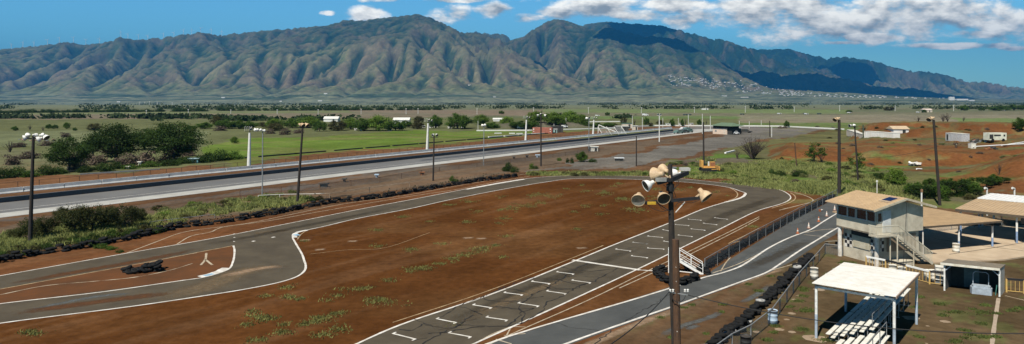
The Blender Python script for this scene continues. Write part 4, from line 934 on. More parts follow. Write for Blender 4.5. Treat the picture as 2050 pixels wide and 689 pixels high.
for reg, cnt in [([(1335, 152), (1390, 156), (1450, 168), (1440, 176), (1340, 172)], 110), ([(1400, 168), (1480, 166), (1570, 180), (1640, 188), (1560, 190), (1420, 182)], 90), ([(1560, 182), (1700, 191), (1900, 197), (1900, 199), (1560, 193)], 96)]:
    k_ = 0; tries = 0
    while k_ < cnt and tries < 3000:
        tries += 1; x = hr.uniform(1330, 1900); y = hr.uniform(150, 200)
        if not inpoly(x, y, reg): continue
        p = MT(x, y)
        if p is None: continue
        k_ += 1
        o = h0 if not used0 else h0.copy()
        if used0: COL.objects.link(o)
        used0 = True; s_ = hr.uniform(.7, 1.5); o.location = p; o.rotation_euler[2] = hr.uniform(0, 3.1); o.scale = (s_, s_, s_*.9)
        o['label'] = 'tiny pale house of the town spread over the mountain foot'; o['category'] = 'house'; o['group'] = 'houses of the town at the mountain foot'
big_b = [(1450, 193, 60, 8, 'long low white warehouse below the hillside town'), (1490, 195.5, 90, 7, 'long white shed at the foot of the hillside town, right one'), (1530, 187, 70, 8, 'white hall on the right side of the hillside town'), (1905, 201, 60, 42, 'tall white block building at the far right foot of the mountains'), (1925, 201, 130, 16, 'low wide white building beside the tall white block'), (1945, 202.5, 60, 12, 'small white building right of the tall white block'), (641, 203.5, 46, 11, 'white hangar in the middle of the plain below the left mountain'), (562, 204, 22, 10, 'small white shed left of the white hangar'), (652, 189.5, 40, 10, 'pale house group at the foot of the left mountain'), (941, 171.5, 50, 10, 'white building on the foothill under the main peak'), (990, 195, 30, 6, 'low white shed right on the plain below the foothill'), (447, 197, 40, 10, 'white shed at the foot of the brown spur'), (238, 205, 36, 10, 'small grey white building at the left mountain foot')]
for x, y, w_, h_, lb in big_b:
    p = MT(x, y)
    if p is None:
        Yd = min(5000, F*(CH+20)/max(1.0, (y-HZ))); p = Vector(((x-1025)/F*Yd, Yd, gz((x-1025)/F*Yd, Yd)))
    t = thing('distant_building', lb, 'building', p); w_ *= .75; h_ *= .7
    b = MB(); b.box((0, 0, h_/2), (w_, w_*.3, h_+2)); b.build('wall', hm_[0], t); b = MB(); b.box((0, 0, h_+1.3), (w_+1.5, w_*.3+1.5, .8)); b.build('roof', hm_[1], t)
# wind turbines along the left ridge
tm = mat('turbine_white', (.82, .82, .82), .5)
RP = [(23, 95), (46, 93), (68, 91), (95, 88), (119, 85), (147, 85), (172, 86), (199, 83), (242, 76), (256, 76), (277, 78), (296, 76), (327, 73), (348, 70), (367, 67), (384, 66), (402, 64), (423, 68), (444, 69)]
for i, (x, y) in enumerate(RP):
    k_ = (x-1025)/F; yy_ = np.arange(7000, 9600, 25.0); vals = [(mzat(k_*q, q)-CH)/q for q in yy_]; q = yy_[int(np.argmax(vals))]
    p = Vector((k_*q, q, mzat(k_*q, q)))
    t = thing('wind_turbine', 'white wind turbine on the left ridge, %s from the left' % ordw(i), 'wind turbine', p, group='wind turbines along the ridge')
    b = MB(); b.tube((0, 0, -8), (0, 0, 55), 2.4, 1.5, 8); b.build('tower', tm, t); b = MB(); b.box((0, 1, 56), (3, 8, 3.2)); b.build('nacelle', tm, t)
    a0 = vr.uniform(0, 2.1)
    for j in range(3):
        a = a0+j*2.094; d = Vector((math.cos(a), 0, math.sin(a))); b = MB(); b.tube(Vector((0, -3.5, 56)), Vector((0, -3.5, 56))+d*30, 1.5, .5, 6); b.build('blade', tm, t)
# utility poles across the plain
um = mat('pale_pole', (.62, .62, .58), .7)
for i, (x, y, h_) in enumerate([(293, 231, 11), (377, 229.5, 11), (462, 229.5, 10), (555, 228.5, 9), (637, 230, 11), (723, 229, 11), (813, 229, 12), (837, 228, 11), (955, 229, 12), (1068, 224, 9), (1178, 228, 13), (1284, 227, 12), (1390, 226, 12), (1492, 225.5, 13), (1590, 224.5, 11), (1681, 223, 12), (1792, 222.5, 11), (1909, 222.5, 12), (300, 204, 7), (290, 205, 6), (315, 205, 6), (280, 206, 6), (345, 205, 5), (385, 205, 5), (1500, 1, 0)]):
    if h_ == 0: continue
    p = GT(x, y) if y > 210 else Vector(((x-1025)/F*3000, 3000, gz((x-1025)/F*3000, 3000)))
    hm2 = h_*mpp(p.y); t = thing('utility_pole', 'pale slender utility pole on the distant plain, %s of its line' % ordw(i), 'utility pole', p, group='utility poles across the plain')
    b = MB(); b.tube((0, 0, -.5), (0, 0, hm2), mpp(p.y)*.55, mpp(p.y)*.4, 6); b.build('shaft', um, t); b = MB(); b.box((0, 0, hm2*.93), (mpp(p.y)*3, .3, .3)); b.build('crossarm', um, t)

# drifting clouds above the mountains (above the picture), they shade the right ridges
cm = mat('cloud', (.9, .9, .9), 1.0, (.86, .86, .87), scale=.002)
def cloud(px, py, Yd, rx, ry, rz_, zc, lb, seed):
    zt = CH+(HZ-py)/F*Yd; Xt = (px-1025)/F*Yd; dz = zc-zt; h = dz/math.tan(R(SEL)); hd = Vector((-.52, -.85, 0)).normalized()*h
    import bmesh
    bm = bmesh.new(); bmesh.ops.create_icosphere(bm, subdivisions=5, radius=1)
    co = np.array([v.co[:] for v in bm.verts]); n_ = fbm(co[:, 0]*1.7+seed, co[:, 1]*1.7+co[:, 2]*1.3, 5, seed)-.5
    co *= (1+1.1*n_)[:, None]; co[:, 2] = np.maximum(co[:, 2], -.25)
    for v, c_ in zip(bm.verts, co): v.co = (c_[0]*rx, c_[1]*ry, c_[2]*rz_)
    me = bpy.data.meshes.new('cloud'); bm.to_mesh(me); bm.free(); me.polygons.foreach_set('use_smooth', [True]*len(me.polygons))
    link('cloud', me, cm, loc=(Xt+hd.x, Yd+hd.y, zc), label=lb, cat='cloud')
cloud(1270, 84, 8800, 430, 330, 160, 1640, 'small flat cloud above the start of the dark ridge', 1)
cloud(1370, 104, 8750, 520, 330, 170, 1640, 'flat cloud above the dark ridge, left of the widest one', 2)
cloud(1480, 132, 8750, 620, 420, 180, 1640, 'wide flat cloud above the shaded lower ridge', 3)
cloud(1610, 152, 8900, 760, 560, 200, 1640, 'widest flat cloud above the dark blue slope', 4)
cloud(1760, 170, 8900, 720, 500, 190, 1640, 'flat cloud above the far right dark slope', 5)
cloud(1700, 130, 12600, 500, 420, 180, 1900, 'flat cloud above the far back right ridge', 6)
cloud(1060, 128, 7600, 210, 160, 110, 1640, 'small round cloud above the valley mouth', 7)
cloud(1290, 58, 11300, 620, 300, 150, 1950, 'small cloud above the hidden back ridge', 9)
cloud(1870, 185, 8900, 500, 420, 180, 1640, 'flat cloud above the lowest right end of the dark slope', 10)
# ================================================================== built things
wood = mat('pole_wood', (.032, .024, .018), .9, (.013, .011, .010), scale=3, bump=.01, bscale=12, stretch=(3, 3, .6))
wood_b = mat('stub_wood', (.105, .052, .024), .9, (.035, .020, .013), scale=3, bump=.012, bscale=12, stretch=(4, 4, .5))
blk = mat('black_steel', (.022, .022, .024), .6, spec=.3)
cream = mat('lamp_shell', (.60, .45, .28), .6, (.36, .25, .15), scale=5)
shell_w = mat('white_shell', (.80, .80, .77), .5, (.62, .60, .56), scale=4)
refl = mat('reflector', (.42, .45, .42), .28, (.22, .25, .22), scale=6, metal=.6)
refl_d = mat('dark_lens', (.020, .034, .034), .12, (.03, .05, .045), scale=4, spec=.8)
galv = mat('galvanised_steel', (.30, .31, .31), .5, (.20, .21, .21), scale=2, metal=.3)
pale_m = mat('pale_pole_paint', (.66, .66, .62), .6, (.55, .54, .50), scale=2)
cream_w = mat('cream_wall', (.56, .51, .40), .85, (.36, .32, .24), scale=.9, bump=.004, bscale=20)
tanroof = mat('tan_metal_roof', (.50, .36, .21), .6, (.38, .27, .16), scale=1.1)
tyre_m = mat('tyre_rubber', (.010, .011, .012), .95, (.020, .020, .020), scale=3, spec=.1)
yel = mat('yellow_paint', (.55, .36, .10), .7, (.45, .30, .12), scale=3)
glass = mat('window_glass', (.02, .03, .03), .08, (.03, .04, .04), spec=.9)
dark_in = mat('dark_interior', (.03, .032, .03), .9)
greyb = mat('grey_plastic', (.38, .44, .50), .5)
wirem = mat('cable_black', (.012, .012, .012), .7)
def bell(par, o, d, r, shell, lens, squash=1.0):
    """floodlight: o = mouth centre, d = the way it faces"""
    d = Vector(d).normalized(); o = Vector(o); t = o-d*(1.75*r)
    b = MB(); b.lathe([(0, .001), (0, .30*r), (.06*r, .36*r), (.55*r, .38*r), (.62*r, .44*r), (.85*r, .66*r), (1.15*r, .86*r), (1.5*r, .97*r), (1.68*r, 1.0*r), (1.70*r, 1.05*r), (1.76*r, 1.05*r), (1.76*r, .97*r), (1.4*r, .90*r), (1.1*r, .70*r), (.9*r, .4*r), (.88*r, .001)], t, d, 20)
    L_ = b.build('floodlight', shell, par)
    g = MB(); g.lathe([(1.70*r, .965*r), (1.62*r, .75*r), (1.5*r, .4*r), (1.46*r, .001)], t, d, 20); g.build('lens', lens, L_)
    return t
# --- the near lamp pole: tall dark pole with a stub pole strapped in front
def NPt(cx, cy, Y=29.5):
    px, py = 1255+cx/6.889, 325+cy/6.889; return Vector(((px-1025)/F*Y, Y, CH-(py-HZ)/F*Y))
base = Vector((7.16, 29.5, 0))
near = thing('lamp_pole', 'tall dark wooden pole with seven bell floodlights standing nearest the camera', 'lamp pole', base)
lp = lambda v: Vector(v)-base
b = MB(); b.tube(lp((7.16, 29.55, -.5)), lp((6.86, 29.55, 7.2)), .165, .15, 12); b.tube(lp((6.86, 29.55, 7.2)), lp(NPt(596, 28, 29.55)), .15, .095, 12); b.build('pole', wood, near)
b = MB(); b.lathe([(0, .17), (.3, .165)], lp(NPt(600, 300, 29.55)), (-.04, 0, -1)); b.build('pole_band', blk, near)
specs = [((155, 530), (-.22, -.80, -.42), .285, cream, refl, 29.2), ((512, 508), (.08, -.82, -.42), .275, cream, refl_d, 29.1), ((1103, 492), (.48, -.42, -.62), .285, cream, refl_d, 29.3), ((256, 328), (-.86, -.28, -.38), .245, shell_w, refl_d, 29.2), ((372, 165), (-.62, .72, -.12), .285, cream, refl_d, 29.6), ((486, 100), (-.40, .86, .10), .24, cream, refl_d, 29.9), ((634, 152), (-.84, .42, -.12), .20, shell_w, refl_d, 30.2)]
for (cx, cy), d, r, sh, le, Y in specs: bell(near, lp(NPt(cx, cy, Y)), d, r, sh, le)
b = MB(); b.beam(lp(NPt(250, 562, 29.3)), lp(NPt(1010, 492, 29.35)), .10, .13); b.build('crossarm', blk, near)
b = MB(); b.beam(lp(NPt(425, 285, 29.2)), lp(NPt(610, 235, 29.4)), .14, .15); b.beam(lp(NPt(610, 240, 29.4)), lp(NPt(835, 140, 30.4)), .16, .18); b.build('crossarm', blk, near)
b = MB(); b.box(lp(NPt(470, 240, 29.2)), (.42, .2, .15), rz=.15); b.build('ballast_box', mat('grey_box', (.30, .30, .28), .6), near)
b = MB(); b.box(lp(NPt(798, 96, 30.4)), (.42, .25, .13), rz=.1); b.build('ballast_box', mat('pale_box', (.55, .54, .50), .6), near)
for p, q in [((430, 572), (588, 672)), ((800, 545), (672, 690))]:
    b = MB(); b.beam(lp(NPt(*p, 29.3)), lp(NPt(*q, 29.35)), .035); b.build('brace', pale_m if p[0] > 500 else blk, near)
for pts in [[(290, 590), (360, 640), (430, 665), (500, 680), (575, 660)], [(440, 580), (480, 640), (530, 665), (580, 668)], [(690, 230), (690, 310), (640, 380), (660, 430), (680, 490)], [(700, 215), (720, 300), (660, 360), (630, 420)], [(640, 380), (670, 460), (650, 500)], [(1000, 520), (900, 560), (760, 560), (690, 540)], [(500, 310), (540, 340), (570, 320)], [(660, 620), (700, 560), (760, 545)]]:
    b = MB(); b.path([lp(NPt(*p, 29.25)) for p in pts], .011, 5); b.build('cable', wirem, near)
for q in [(485, 150, 575, 205), (590, 180, 600, 240), (700, 135, 740, 115), (400, 262, 370, 290), (1000, 440, 950, 480)]:
    b = MB(); b.beam(lp(NPt(q[0], q[1], 29.35)), lp(NPt(q[2], q[3], 29.35)), .055); b.build('bracket', cream, near)
b = MB(); p = lp(NPt(342, 562, 29.2)); b.box(p, (.36, .012, .115)); tag_ = b.build('warning_tag', mat('tag_yellow', (.80, .50, .04), .5), near)
def text(s_, size, m, parent, loc, rot=(R(90), 0, 0), name='lettering', ext=.003):
    cu = bpy.data.curves.new(name, 'FONT'); cu.body = s_; cu.size = size; cu.extrude = ext; cu.align_x = 'CENTER'; cu.align_y = 'CENTER'
    o = bpy.data.objects.new(name, cu); COL.objects.link(o); bpy.context.view_layer.update()
    me = bpy.data.meshes.new_from_object(o); bpy.data.objects.remove(o); o = link(name, me, m, parent, loc=loc); me.materials.clear(); me.materials.append(m); o.rotation_euler = rot; return o
text('HIGH VOLTAGE', .048, blk, tag_, p+Vector((0, -.009, 0)))
sb = Vector((7.05, 29.22, 0)); stub = thing('stub_pole', 'thick brown sawn off stub pole strapped in front of the tall near lamp pole', 'pole', sb)
b = MB(); b.tube((0.0, 0, -.5), Vector((6.90, 29.18, 9.05))-sb, .165, .145, 14); b.build('shaft', wood_b, stub)
for z_ in (1.9, 3.4, 6.4, 8.6):
    b = MB(); b.box((-.02*z_+.06, -.15, z_), (.07, .03, .10)); b.build('bolt_plate', pale_m, stub)
for z_ in (2.6, 5.2, 7.3, 7.9):
    b = MB(); b.tube((-.02*z_-.02, -.17, z_), (-.02*z_+.02, -.10, z_+.02), .03, .03, 6); b.build('bolt', pale_m, stub)
b = MB(); b.beam((-.42, -.12, 6.85), (.32, -.2, 6.75), .04); b.build('insulator_arm', galv, stub)
for x_ in (-.40, -.28, .22, .34):
    b = MB(); b.lathe([(0, .03), (.03, .055), (.07, .03), (.1, .055), (.13, .03)], (x_, -.15, 6.86), (0, 0, 1), 10); b.build('insulator', shell_w, stub)
def wire(a, c, sag, label, r=.02, n=14):
    a, c = Vector(a), Vector(c); b = MB()
    pts = [a.lerp(c, i/n)-Vector((0, 0, sag*4*(i/n)*(1-i/n))) for i in range(n+1)]
    b.path(pts, r, 5); return b.build('overhead_wire', wirem, label=label, cat='wire')
wire((6.65, 29.1, 6.9), (1.6, 20.5, 7.0), .35, 'black overhead wire leaving the near stub pole towards the bottom left')
wire((7.3, 29.1, 6.75), (18.8, 25.0, 6.5), .45, 'black overhead wire leaving the near stub pole towards the bottom right')
b = MB(); b.path([(6.62, 29.02, 6.9), (6.75, 28.95, 6.55), (6.98, 28.9, 6.45), (7.2, 28.95, 6.6), (7.32, 29.05, 6.8)], .016, 5); b.build('slack_wire', wirem, label='short slack wire looped across the front of the near stub pole', cat='wire')

# --- other lamp poles
def pole(name, bx, by, tx_, ty_, r0, r1, m, label, lamps=(), arm=None, lower=None, group=None, cat='lamp pole', loc=None):
    p = loc or GT(bx, by); Y = p.y; h = CH-(ty_-HZ)/F*Y-p.z; dx = (tx_-1025)/F*Y-p.x
    t = thing(name, label, cat, p, group=group)
    b = MB(); 
    if lower: b.tube((0, 0, -.3), (dx*lower, 0, h*lower), r0, (r0+r1)/2, 10)
    else: b.tube((0, 0, -.3), (dx, 0, h), r0, r1, 10)
    b.build('pole', m, t)
    if lower: b = MB(); b.tube((dx*lower, 0, h*lower), (dx, 0, h), (r0+r1)/2, r1, 10); b.build('pole_top', wood, t)
    if arm: b = MB(); b.beam((dx-arm[0], 0, h-arm[2]), (dx+arm[1], 0, h-arm[2]), .12); b.build('crossarm', blk if m is wood else m, t)
    for (ox, oz, d, r, sh) in lamps: bell(t, (dx+ox, -.1, h+oz), d, r, sh, refl_d)
    return t, dx, h
sw = shell_w
pole('lamp_pole', 60, 487, 67, 271, .21, .14, wood, 'black wooden lamp pole at the left edge with white floodlights', [(-.95, -.30, (-.8, -.4, -.3), .30, sw), (-.55, .02, (-.7, .3, -.1), .24, sw), (.35, .0, (.2, .8, -.2), .22, sw), (.5, -.45, (-.75, -.3, -.35), .32, sw), (1.1, .05, (.6, .6, .1), .22, sw), (1.45, -.28, (.7, -.2, -.6), .32, sw)], (.9, 1.2, .35))
pole('lamp_pole', 595, 406, 606, 253, .21, .13, wood, 'black wooden lamp pole carrying three cream floodlights, left of the centre', [(-.45, .12, (-.6, -.3, -.5), .30, cream), (.15, .12, (.5, -.4, -.5), .30, cream), (.75, .10, (.6, -.3, -.5), .32, cream)], (.65, .95, .15))
pole('lamp_pole', 867, 362, 869, 272, .17, .12, wood, 'short black lamp pole with two white floodlights before the strip', [(-.25, .1, (-.4, -.6, -.4), .26, sw), (.55, .1, (.4, -.6, -.4), .26, sw)], (.7, .8, .25))
pole('lamp_pole', 1083, 333, 1083, 231, .20, .14, wood, 'tall black lamp pole with spread white floodlights near the track bend', [(-.85, -.05, (-.8, -.3, -.4), .26, sw), (.0, .15, (.2, -.6, -.4), .26, sw), (1.1, -.1, (.7, -.4, -.4), .30, sw)], (1.0, 1.2, .3))
pole('wooden_pole', 1274, 333, 1274, 272, .14, .11, wood, 'bare black wooden post beyond the top of the track bend', cat='pole')
pole('wooden_pole', 1409, 333, 1408, 245, .20, .15, wood, 'bare black wooden pole in front of the yellow bulldozer', cat='pole')
pole('wooden_pole', 1541, 274, 1541, 242, .16, .14, wood, 'small black wooden pole right of the green roofed hut', cat='pole')
pole('wooden_pole', 1545, 275, 1545, 254, .14, .12, pale_m, 'pale short pole beside the small black pole right of the hut', cat='pole')
pole('wooden_pole', 1595, 334, 1591, 286, .14, .10, wood_b, 'brown leaning pole in front of the red bank', cat='pole')
pole('lamp_pole', 1680, 392, 1680, 240, .26, .20, wood, 'thick black lamp pole at the corner of the control tower with one floodlight', [(-.75, -.05, (-.75, -.45, -.5), .34, cream), (-.38, .12, (-.6, .2, -.3), .28, cream)])
pole('lamp_pole', 1718, 364, 1711, 252, .17, .12, wood, 'leaning lamp pole with white upper half behind the control tower', [(-1.0, .0, (-.8, -.3, -.2), .3, sw), (-.2, .1, (-.2, .8, -.1), .24, sw)], (1.1, .5, .2))
pole('lamp_pole', 1882, 412, 1869, 240, .21, .16, wood, 'leaning black and white lamp pole behind the carports', [(-.75, -.02, (-.7, -.5, -.5), .32, cream), (-.45, .18, (-.5, .2, -.2), .28, cream)], cat='lamp pole')
pole('wooden_pole', 1728, 277, 1728, 250, .22, .2, mat('green_pole', (.05, .075, .045), .8), 'dark green post between the two white containers', cat='pole')
pole('lamp_pole', 525, 393, 526, 263, .10, .08, galv, 'thin grey steel lamp pole with a low frame at its foot', [(-1.1, .2, (-.6, .6, -.2), .25, sw), (-.75, .2, (-.3, .8, -.2), .25, sw), (-.25, .2, (-.3, .8, -.2), .22, sw), (.3, .1, (.5, .6, -.2), .2, sw)], (1.2, .5, -.12))
pole('lamp_pole', 968, 331, 969, 252, .11, .09, galv, 'thin grey steel lamp pole standing alone right of the short black one', [(-.4, .1, (-.5, .6, -.1), .28, sw), (.2, .15, (.3, .6, 0), .3, sw)], (.5, .5, .1))
pole('lamp_pole', 1179, 303, 1179, 238, .12, .10, galv, 'thin grey steel lamp pole between the barrier and the tyre row', [(-.7, .15, (-.5, .6, -.1), .35, sw), (.1, .2, (.3, -.6, 0), .35, sw)], (1.0, .4, 0))
pole('lamp_pole', 1320, 284, 1320, 230, .20, .14, pale_m, 'pale lamp pole with two round heads by the concrete strip', [(-.45, .1, (-.3, -.8, -.1), .40, sw), (.45, .1, (.3, -.8, -.1), .40, sw)], (.6, .6, .1))
for x, y, ty_, lb in [(498, 337, 266, 'thick white concrete lamp pole with a rack of lamps, leftmost along the barrier'), (855, 304, 247, 'thick white concrete lamp pole with a rack of lamps, second along the barrier'), (1052, 285, 240, 'thick white concrete lamp pole, third along the barrier'), (1187, 272, 240, 'thick white concrete lamp pole, fourth along the barrier')]:
    t, dx, h = pole('lamp_pole', x, y, x+2, ty_, .42, .24, pale_m, lb, group='white concrete lamp poles along the barrier')
    b = MB(); b.beam((dx-1.0, 0, h+.35), (dx+1.2, 0, h+.35), .10); b.tube((dx, 0, h), (dx, 0, h+1.2), .08, .08, 6); b.build('lamp_rack', blk, t)
    for k in range(4):
        b = MB(); q = dx-1.05+k*.45; b.tube((q, 0, h+.35), (q, 0, h+1.3), .035, .035, 5); b.beam((q, 0, h+1.3), (q+.2, 0, h+1.35), .05); b.build('hook', pale_m, t)
    for k in range(2): bell(t, (dx+.35+k*.8, -.1, h+.8-k*.1), (.3, -.6, -.4), .28, sw, refl_d)
for x, y, ty_, lb in [(1266, 263, 232, 'pale thin pole'), (1286, 262, 235, 'pale thin pole'), (1378, 259, 229, 'pale tall lamp pole'), (1327, 256, 236, 'pale thin pole'), (1358, 253, 236, 'pale thin pole'), (1406, 268, 228, 'pale tall lamp pole'), (1422, 260, 232, 'pale thin pole'), (1480, 262, 242, 'pale thin pole'), (1500, 257, 243, 'pale thin pole'), (1524, 254, 241, 'pale thin pole'), (1133, 255, 236, 'grey thin lamp pole'), (957, 261, 242, 'grey thin lamp pole'), (1109, 260, 248, 'brown post with a square sign')]:
    pole('slim_pole', x, y, x, ty_, .12, .10, pale_m, lb+', %s' % ({1266: 'leftmost before the green roofed hut', 1286: 'left of the olive tree group', 1327: 'behind the white cars', 1358: 'short, behind the long wall', 1378: 'beside the white van', 1406: 'just left of the hut', 1422: 'nearest the hut', 1480: 'behind the hut', 1500: 'first right of the hut', 1524: 'second right of the hut', 1133: 'above the white vehicle', 957: 'before the round tree', 1109: 'at the end of the red container'}[x]), (), None, cat='pole', loc=G(x, y))

# --- fences
fm = bpy.data.materials.new('chain_link'); fm.use_nodes = True; n_ = fm.node_tree; bb = n_.nodes['Principled BSDF']; bb.inputs['Base Color'].default_value = (.16, .17, .17, 1); bb.inputs['Roughness'].default_value = .6
g_ = nd(n_, 'ShaderNodeNewGeometry'); sp = nd(n_, 'ShaderNodeSeparateXYZ'); n_.links.new(g_.outputs['Position'], sp.inputs[0])
def m_(op, a, b_):
    q = n_.nodes.new('ShaderNodeMath'); q.operation = op
    for i, v in enumerate((a, b_)):
        if isinstance(v, (int, float)): q.inputs[i].default_value = v
        elif v is not None: n_.links.new(v, q.inputs[i])
    return q.outputs[0]
hzn = m_('ADD', m_('MULTIPLY', sp.outputs[0], .8), m_('MULTIPLY', sp.outputs[1], .8))
d1 = m_('ABSOLUTE', m_('SUBTRACT', m_('FRACT', m_('MULTIPLY', m_('ADD', hzn, sp.outputs[2]), 14.0), 0), .5), 0); d2 = m_('ABSOLUTE', m_('SUBTRACT', m_('FRACT', m_('MULTIPLY', m_('SUBTRACT', hzn, sp.outputs[2]), 14.0), 0), .5), 0)
al = m_('MAXIMUM', m_('GREATER_THAN', d1, .42), m_('GREATER_THAN', d2, .42)); n_.links.new(al, bb.inputs['Alpha'])
def fence(pts, h, step, label, post=galv, pr=.035, rail=True, wiremesh=True, group=None, name='chain_link_fence'):
    P = []; 
    for a, c in zip(pts, pts[1:]):
        L_ = (c-a).length; n = max(1, round(L_/step)); P += [a.lerp(c, i/n) for i in range(n)]
    P.append(pts[-1]); o = P[0].copy(); t = thing(name, label, 'fence', o, group=group)
    for p in P: b = MB(); q = p-o; b.tube(q-Vector((0, 0, .1)), q+Vector((0, 0, h)), pr, pr, 6); b.build('post', post, t)
    if rail: b = MB(); b.path([p-o+Vector((0, 0, h)) for p in P], pr*.8, 6); b.build('top_rail', post, t)
    if wiremesh:
        b = MB()
        for a, c in zip(P, P[1:]): a = a-o; c = c-o; b.add([a+Vector((0, 0, .03)), c+Vector((0, 0, .03)), c+Vector((0, 0, h-.03)), a+Vector((0, 0, h-.03))], [(0, 1, 2, 3)])
        b.build('wire_mesh', fm, t)
    return t
f1 = [G(1411, 547), G(1500, 492), G(1600, 436), G(1676, 396)]
fence(f1, 1.25, 3.0, 'chain link fence between the tyre row and the pit road', pr=.032)
f2 = [G(1380, 767), G(1466, 702), G(1503, 683), G(1546, 648), G(1600, 571), G(1640, 524), G(1652, 509)]
fence(f2, 1.0, 3.1, 'chain link fence between the brown yard and the tyre wall', pr=.045)
fence([G(1652, 509), G(1686, 513)], 1.0, 1.2, 'short galvanised gate joining the yard fence to the tower', pr=.04)
fence([G(1858, 468), G(1950, 458), G(2060, 452)], 1.6, 4.0, 'far chain link fence behind the carports')
fence([DS(-60, 33), DS(40, 33), DS(120, 33), DS(230, 33)], .9, 3.2, 'low wire fence on the red bank beyond the white barrier', post=mat('rust_post', (.16, .09, .05), .8), pr=.05, wiremesh=False, name='wire_fence')
fence([G(480, 393), G(640, 380), G(760, 366), G(880, 344), G(1080, 320), G(1200, 303)], 1.0, 6, 'brown wire fence between the drag strip and the dirt lots', post=mat('rust_post', (.16, .09, .05), .8), pr=.045, name='wire_fence')
fence([G(620, 400), G(660, 398), G(740, 385), G(820, 375)], .8, 6, 'pale rail fence along the dirt lot behind the tyre row', post=mat('pale_brown_post', (.34, .26, .18), .8), pr=.05, wiremesh=False, name='rail_fence')
fence([G(517, 398), G(560, 396), G(660, 394)], .5, 7, 'low pale rail on the ground beside the thin steel pole', post=pale_m, pr=.05, wiremesh=False, name='rail_fence')
fence([G(300, 453), G(345, 447), G(430, 437)], .5, 5, 'low pipe rail in the grass left of the bent track', post=galv, pr=.04, wiremesh=False, name='rail_fence')

# --- barriers of the strip
bar_m = mat('barrier_concrete', (.56, .57, .56), .8, (.40, .42, .42), scale=.8); dkw = mat('dark_barrier', (.030, .038, .048), .6, (.05, .06, .07), scale=.6)
b = MB(); Lb = 6.0
prof = [(-.32, 0), (-.32, .08), (-.16, .30), (-.09, .82), (.09, .82), (.16, .30), (.32, .08), (.32, 0)]
V0 = [Vector((x, -Lb/2+.06, z)) for x, z in prof]; V1 = [Vector((x, Lb/2-.06, z)) for x, z in prof]; k8 = len(prof)
b.add(V0+V1, [tuple(range(k8)), tuple(range(2*k8-1, k8-1, -1))]+[(i, i+k8, (i+1) % k8+k8, (i+1) % k8) for i in range(k8)])
j0 = b.build('concrete_barrier', bar_m); ang = math.atan2(-DD.x, DD.y)
for i in range(62):
    o = j0 if i == 0 else j0.copy()
    if i: COL.objects.link(o)
    o.location = DS(-75+i*Lb, 25.2+.06*math.sin(i*1.7)); o.rotation_euler[2] = ang; o['label'] = 'pale concrete barrier segment in the long line beyond the drag strip'; o['category'] = 'barrier'; o['group'] = 'concrete barrier segments along the drag strip'
t = thing('dark_guard_wall', 'long low black guard wall between the two strips of asphalt', 'guard wall', DS(-85, 14.6))
b = MB(); b.beam(DS(-85, 14.6, .33)-DS(-85, 14.6), DS(268, 14.6, .33)-DS(-85, 14.6), .3, .66); b.build('wall', dkw, t)
b = MB(); b.beam(DS(-85, 14.6, .70)-DS(-85, 14.6), DS(268, 14.6, .70)-DS(-85, 14.6), .36, .06); b.build('coping', mat('dark_coping', (.10, .12, .14), .7), t)
def low_wall(pts, h, w, m, label, name='low_wall', cat='wall'):
    b = MB(); o = pts[0]
    for a, c in zip(pts, pts[1:]): b.beam(a-o+Vector((0, 0, h/2)), c-o+Vector((0, 0, h/2)), w, h)
    return b.build(name, m, loc=o, label=label, cat=cat)
low_wall([G(954, 262.6), G(1060, 262), G(1200, 258.5), G(1262, 255.5)], .55, .5, pale_m, 'long white low wall beyond the green field, left stretch')
low_wall([G(1268, 254.5), G(1310, 252.5), G(1420, 252.8), G(1560, 253.6), G(1690, 260)], .6, .5, pale_m, 'long white low wall around the staging area, right stretch')
rb = mat('rubber_black', (.018, .018, .018), .8)
for i in range(22):
    a = -52+i*12.5+vr.uniform(-1, 1); low_wall([DS(a, 50.4), DS(a+vr.uniform(10, 12.3), 50.4)], .32, .5, rb, 'black rubber strip on the edge between red bank and field').__setitem__('group', 'black rubber strips at the field edge')
for i, (x0_, y0_, x1_, y1_) in enumerate([(978, 275.5, 1006, 273.5), (1009, 273.5, 1035, 271.5), (1037, 271.5, 1063, 269.5), (1064, 269, 1090, 268), (990, 267.8, 1004, 267.6), (1019, 267.9, 1031, 267.9), (1034, 268.4, 1046, 268.2)]):
    low_wall([G(x0_, y0_), G(x1_, y1_)], .4, .6, pale_m, 'white plank barrier at the right end of the green field, %s from the left' % ordw(i), 'plank_barrier', 'barrier')
low_wall([G(160, 350), G(200, 347.5), G(320, 340)], .25, .25, galv, 'grey pipe lying along the hedge beyond the strip', 'pipe', 'pipe')
low_wall([G(1040, 284)-Vector((0, 0, 0)), G(1060, 283)], .1, .1, galv, 'short rail at the foot of the third concrete pole', 'rail', 'rail')

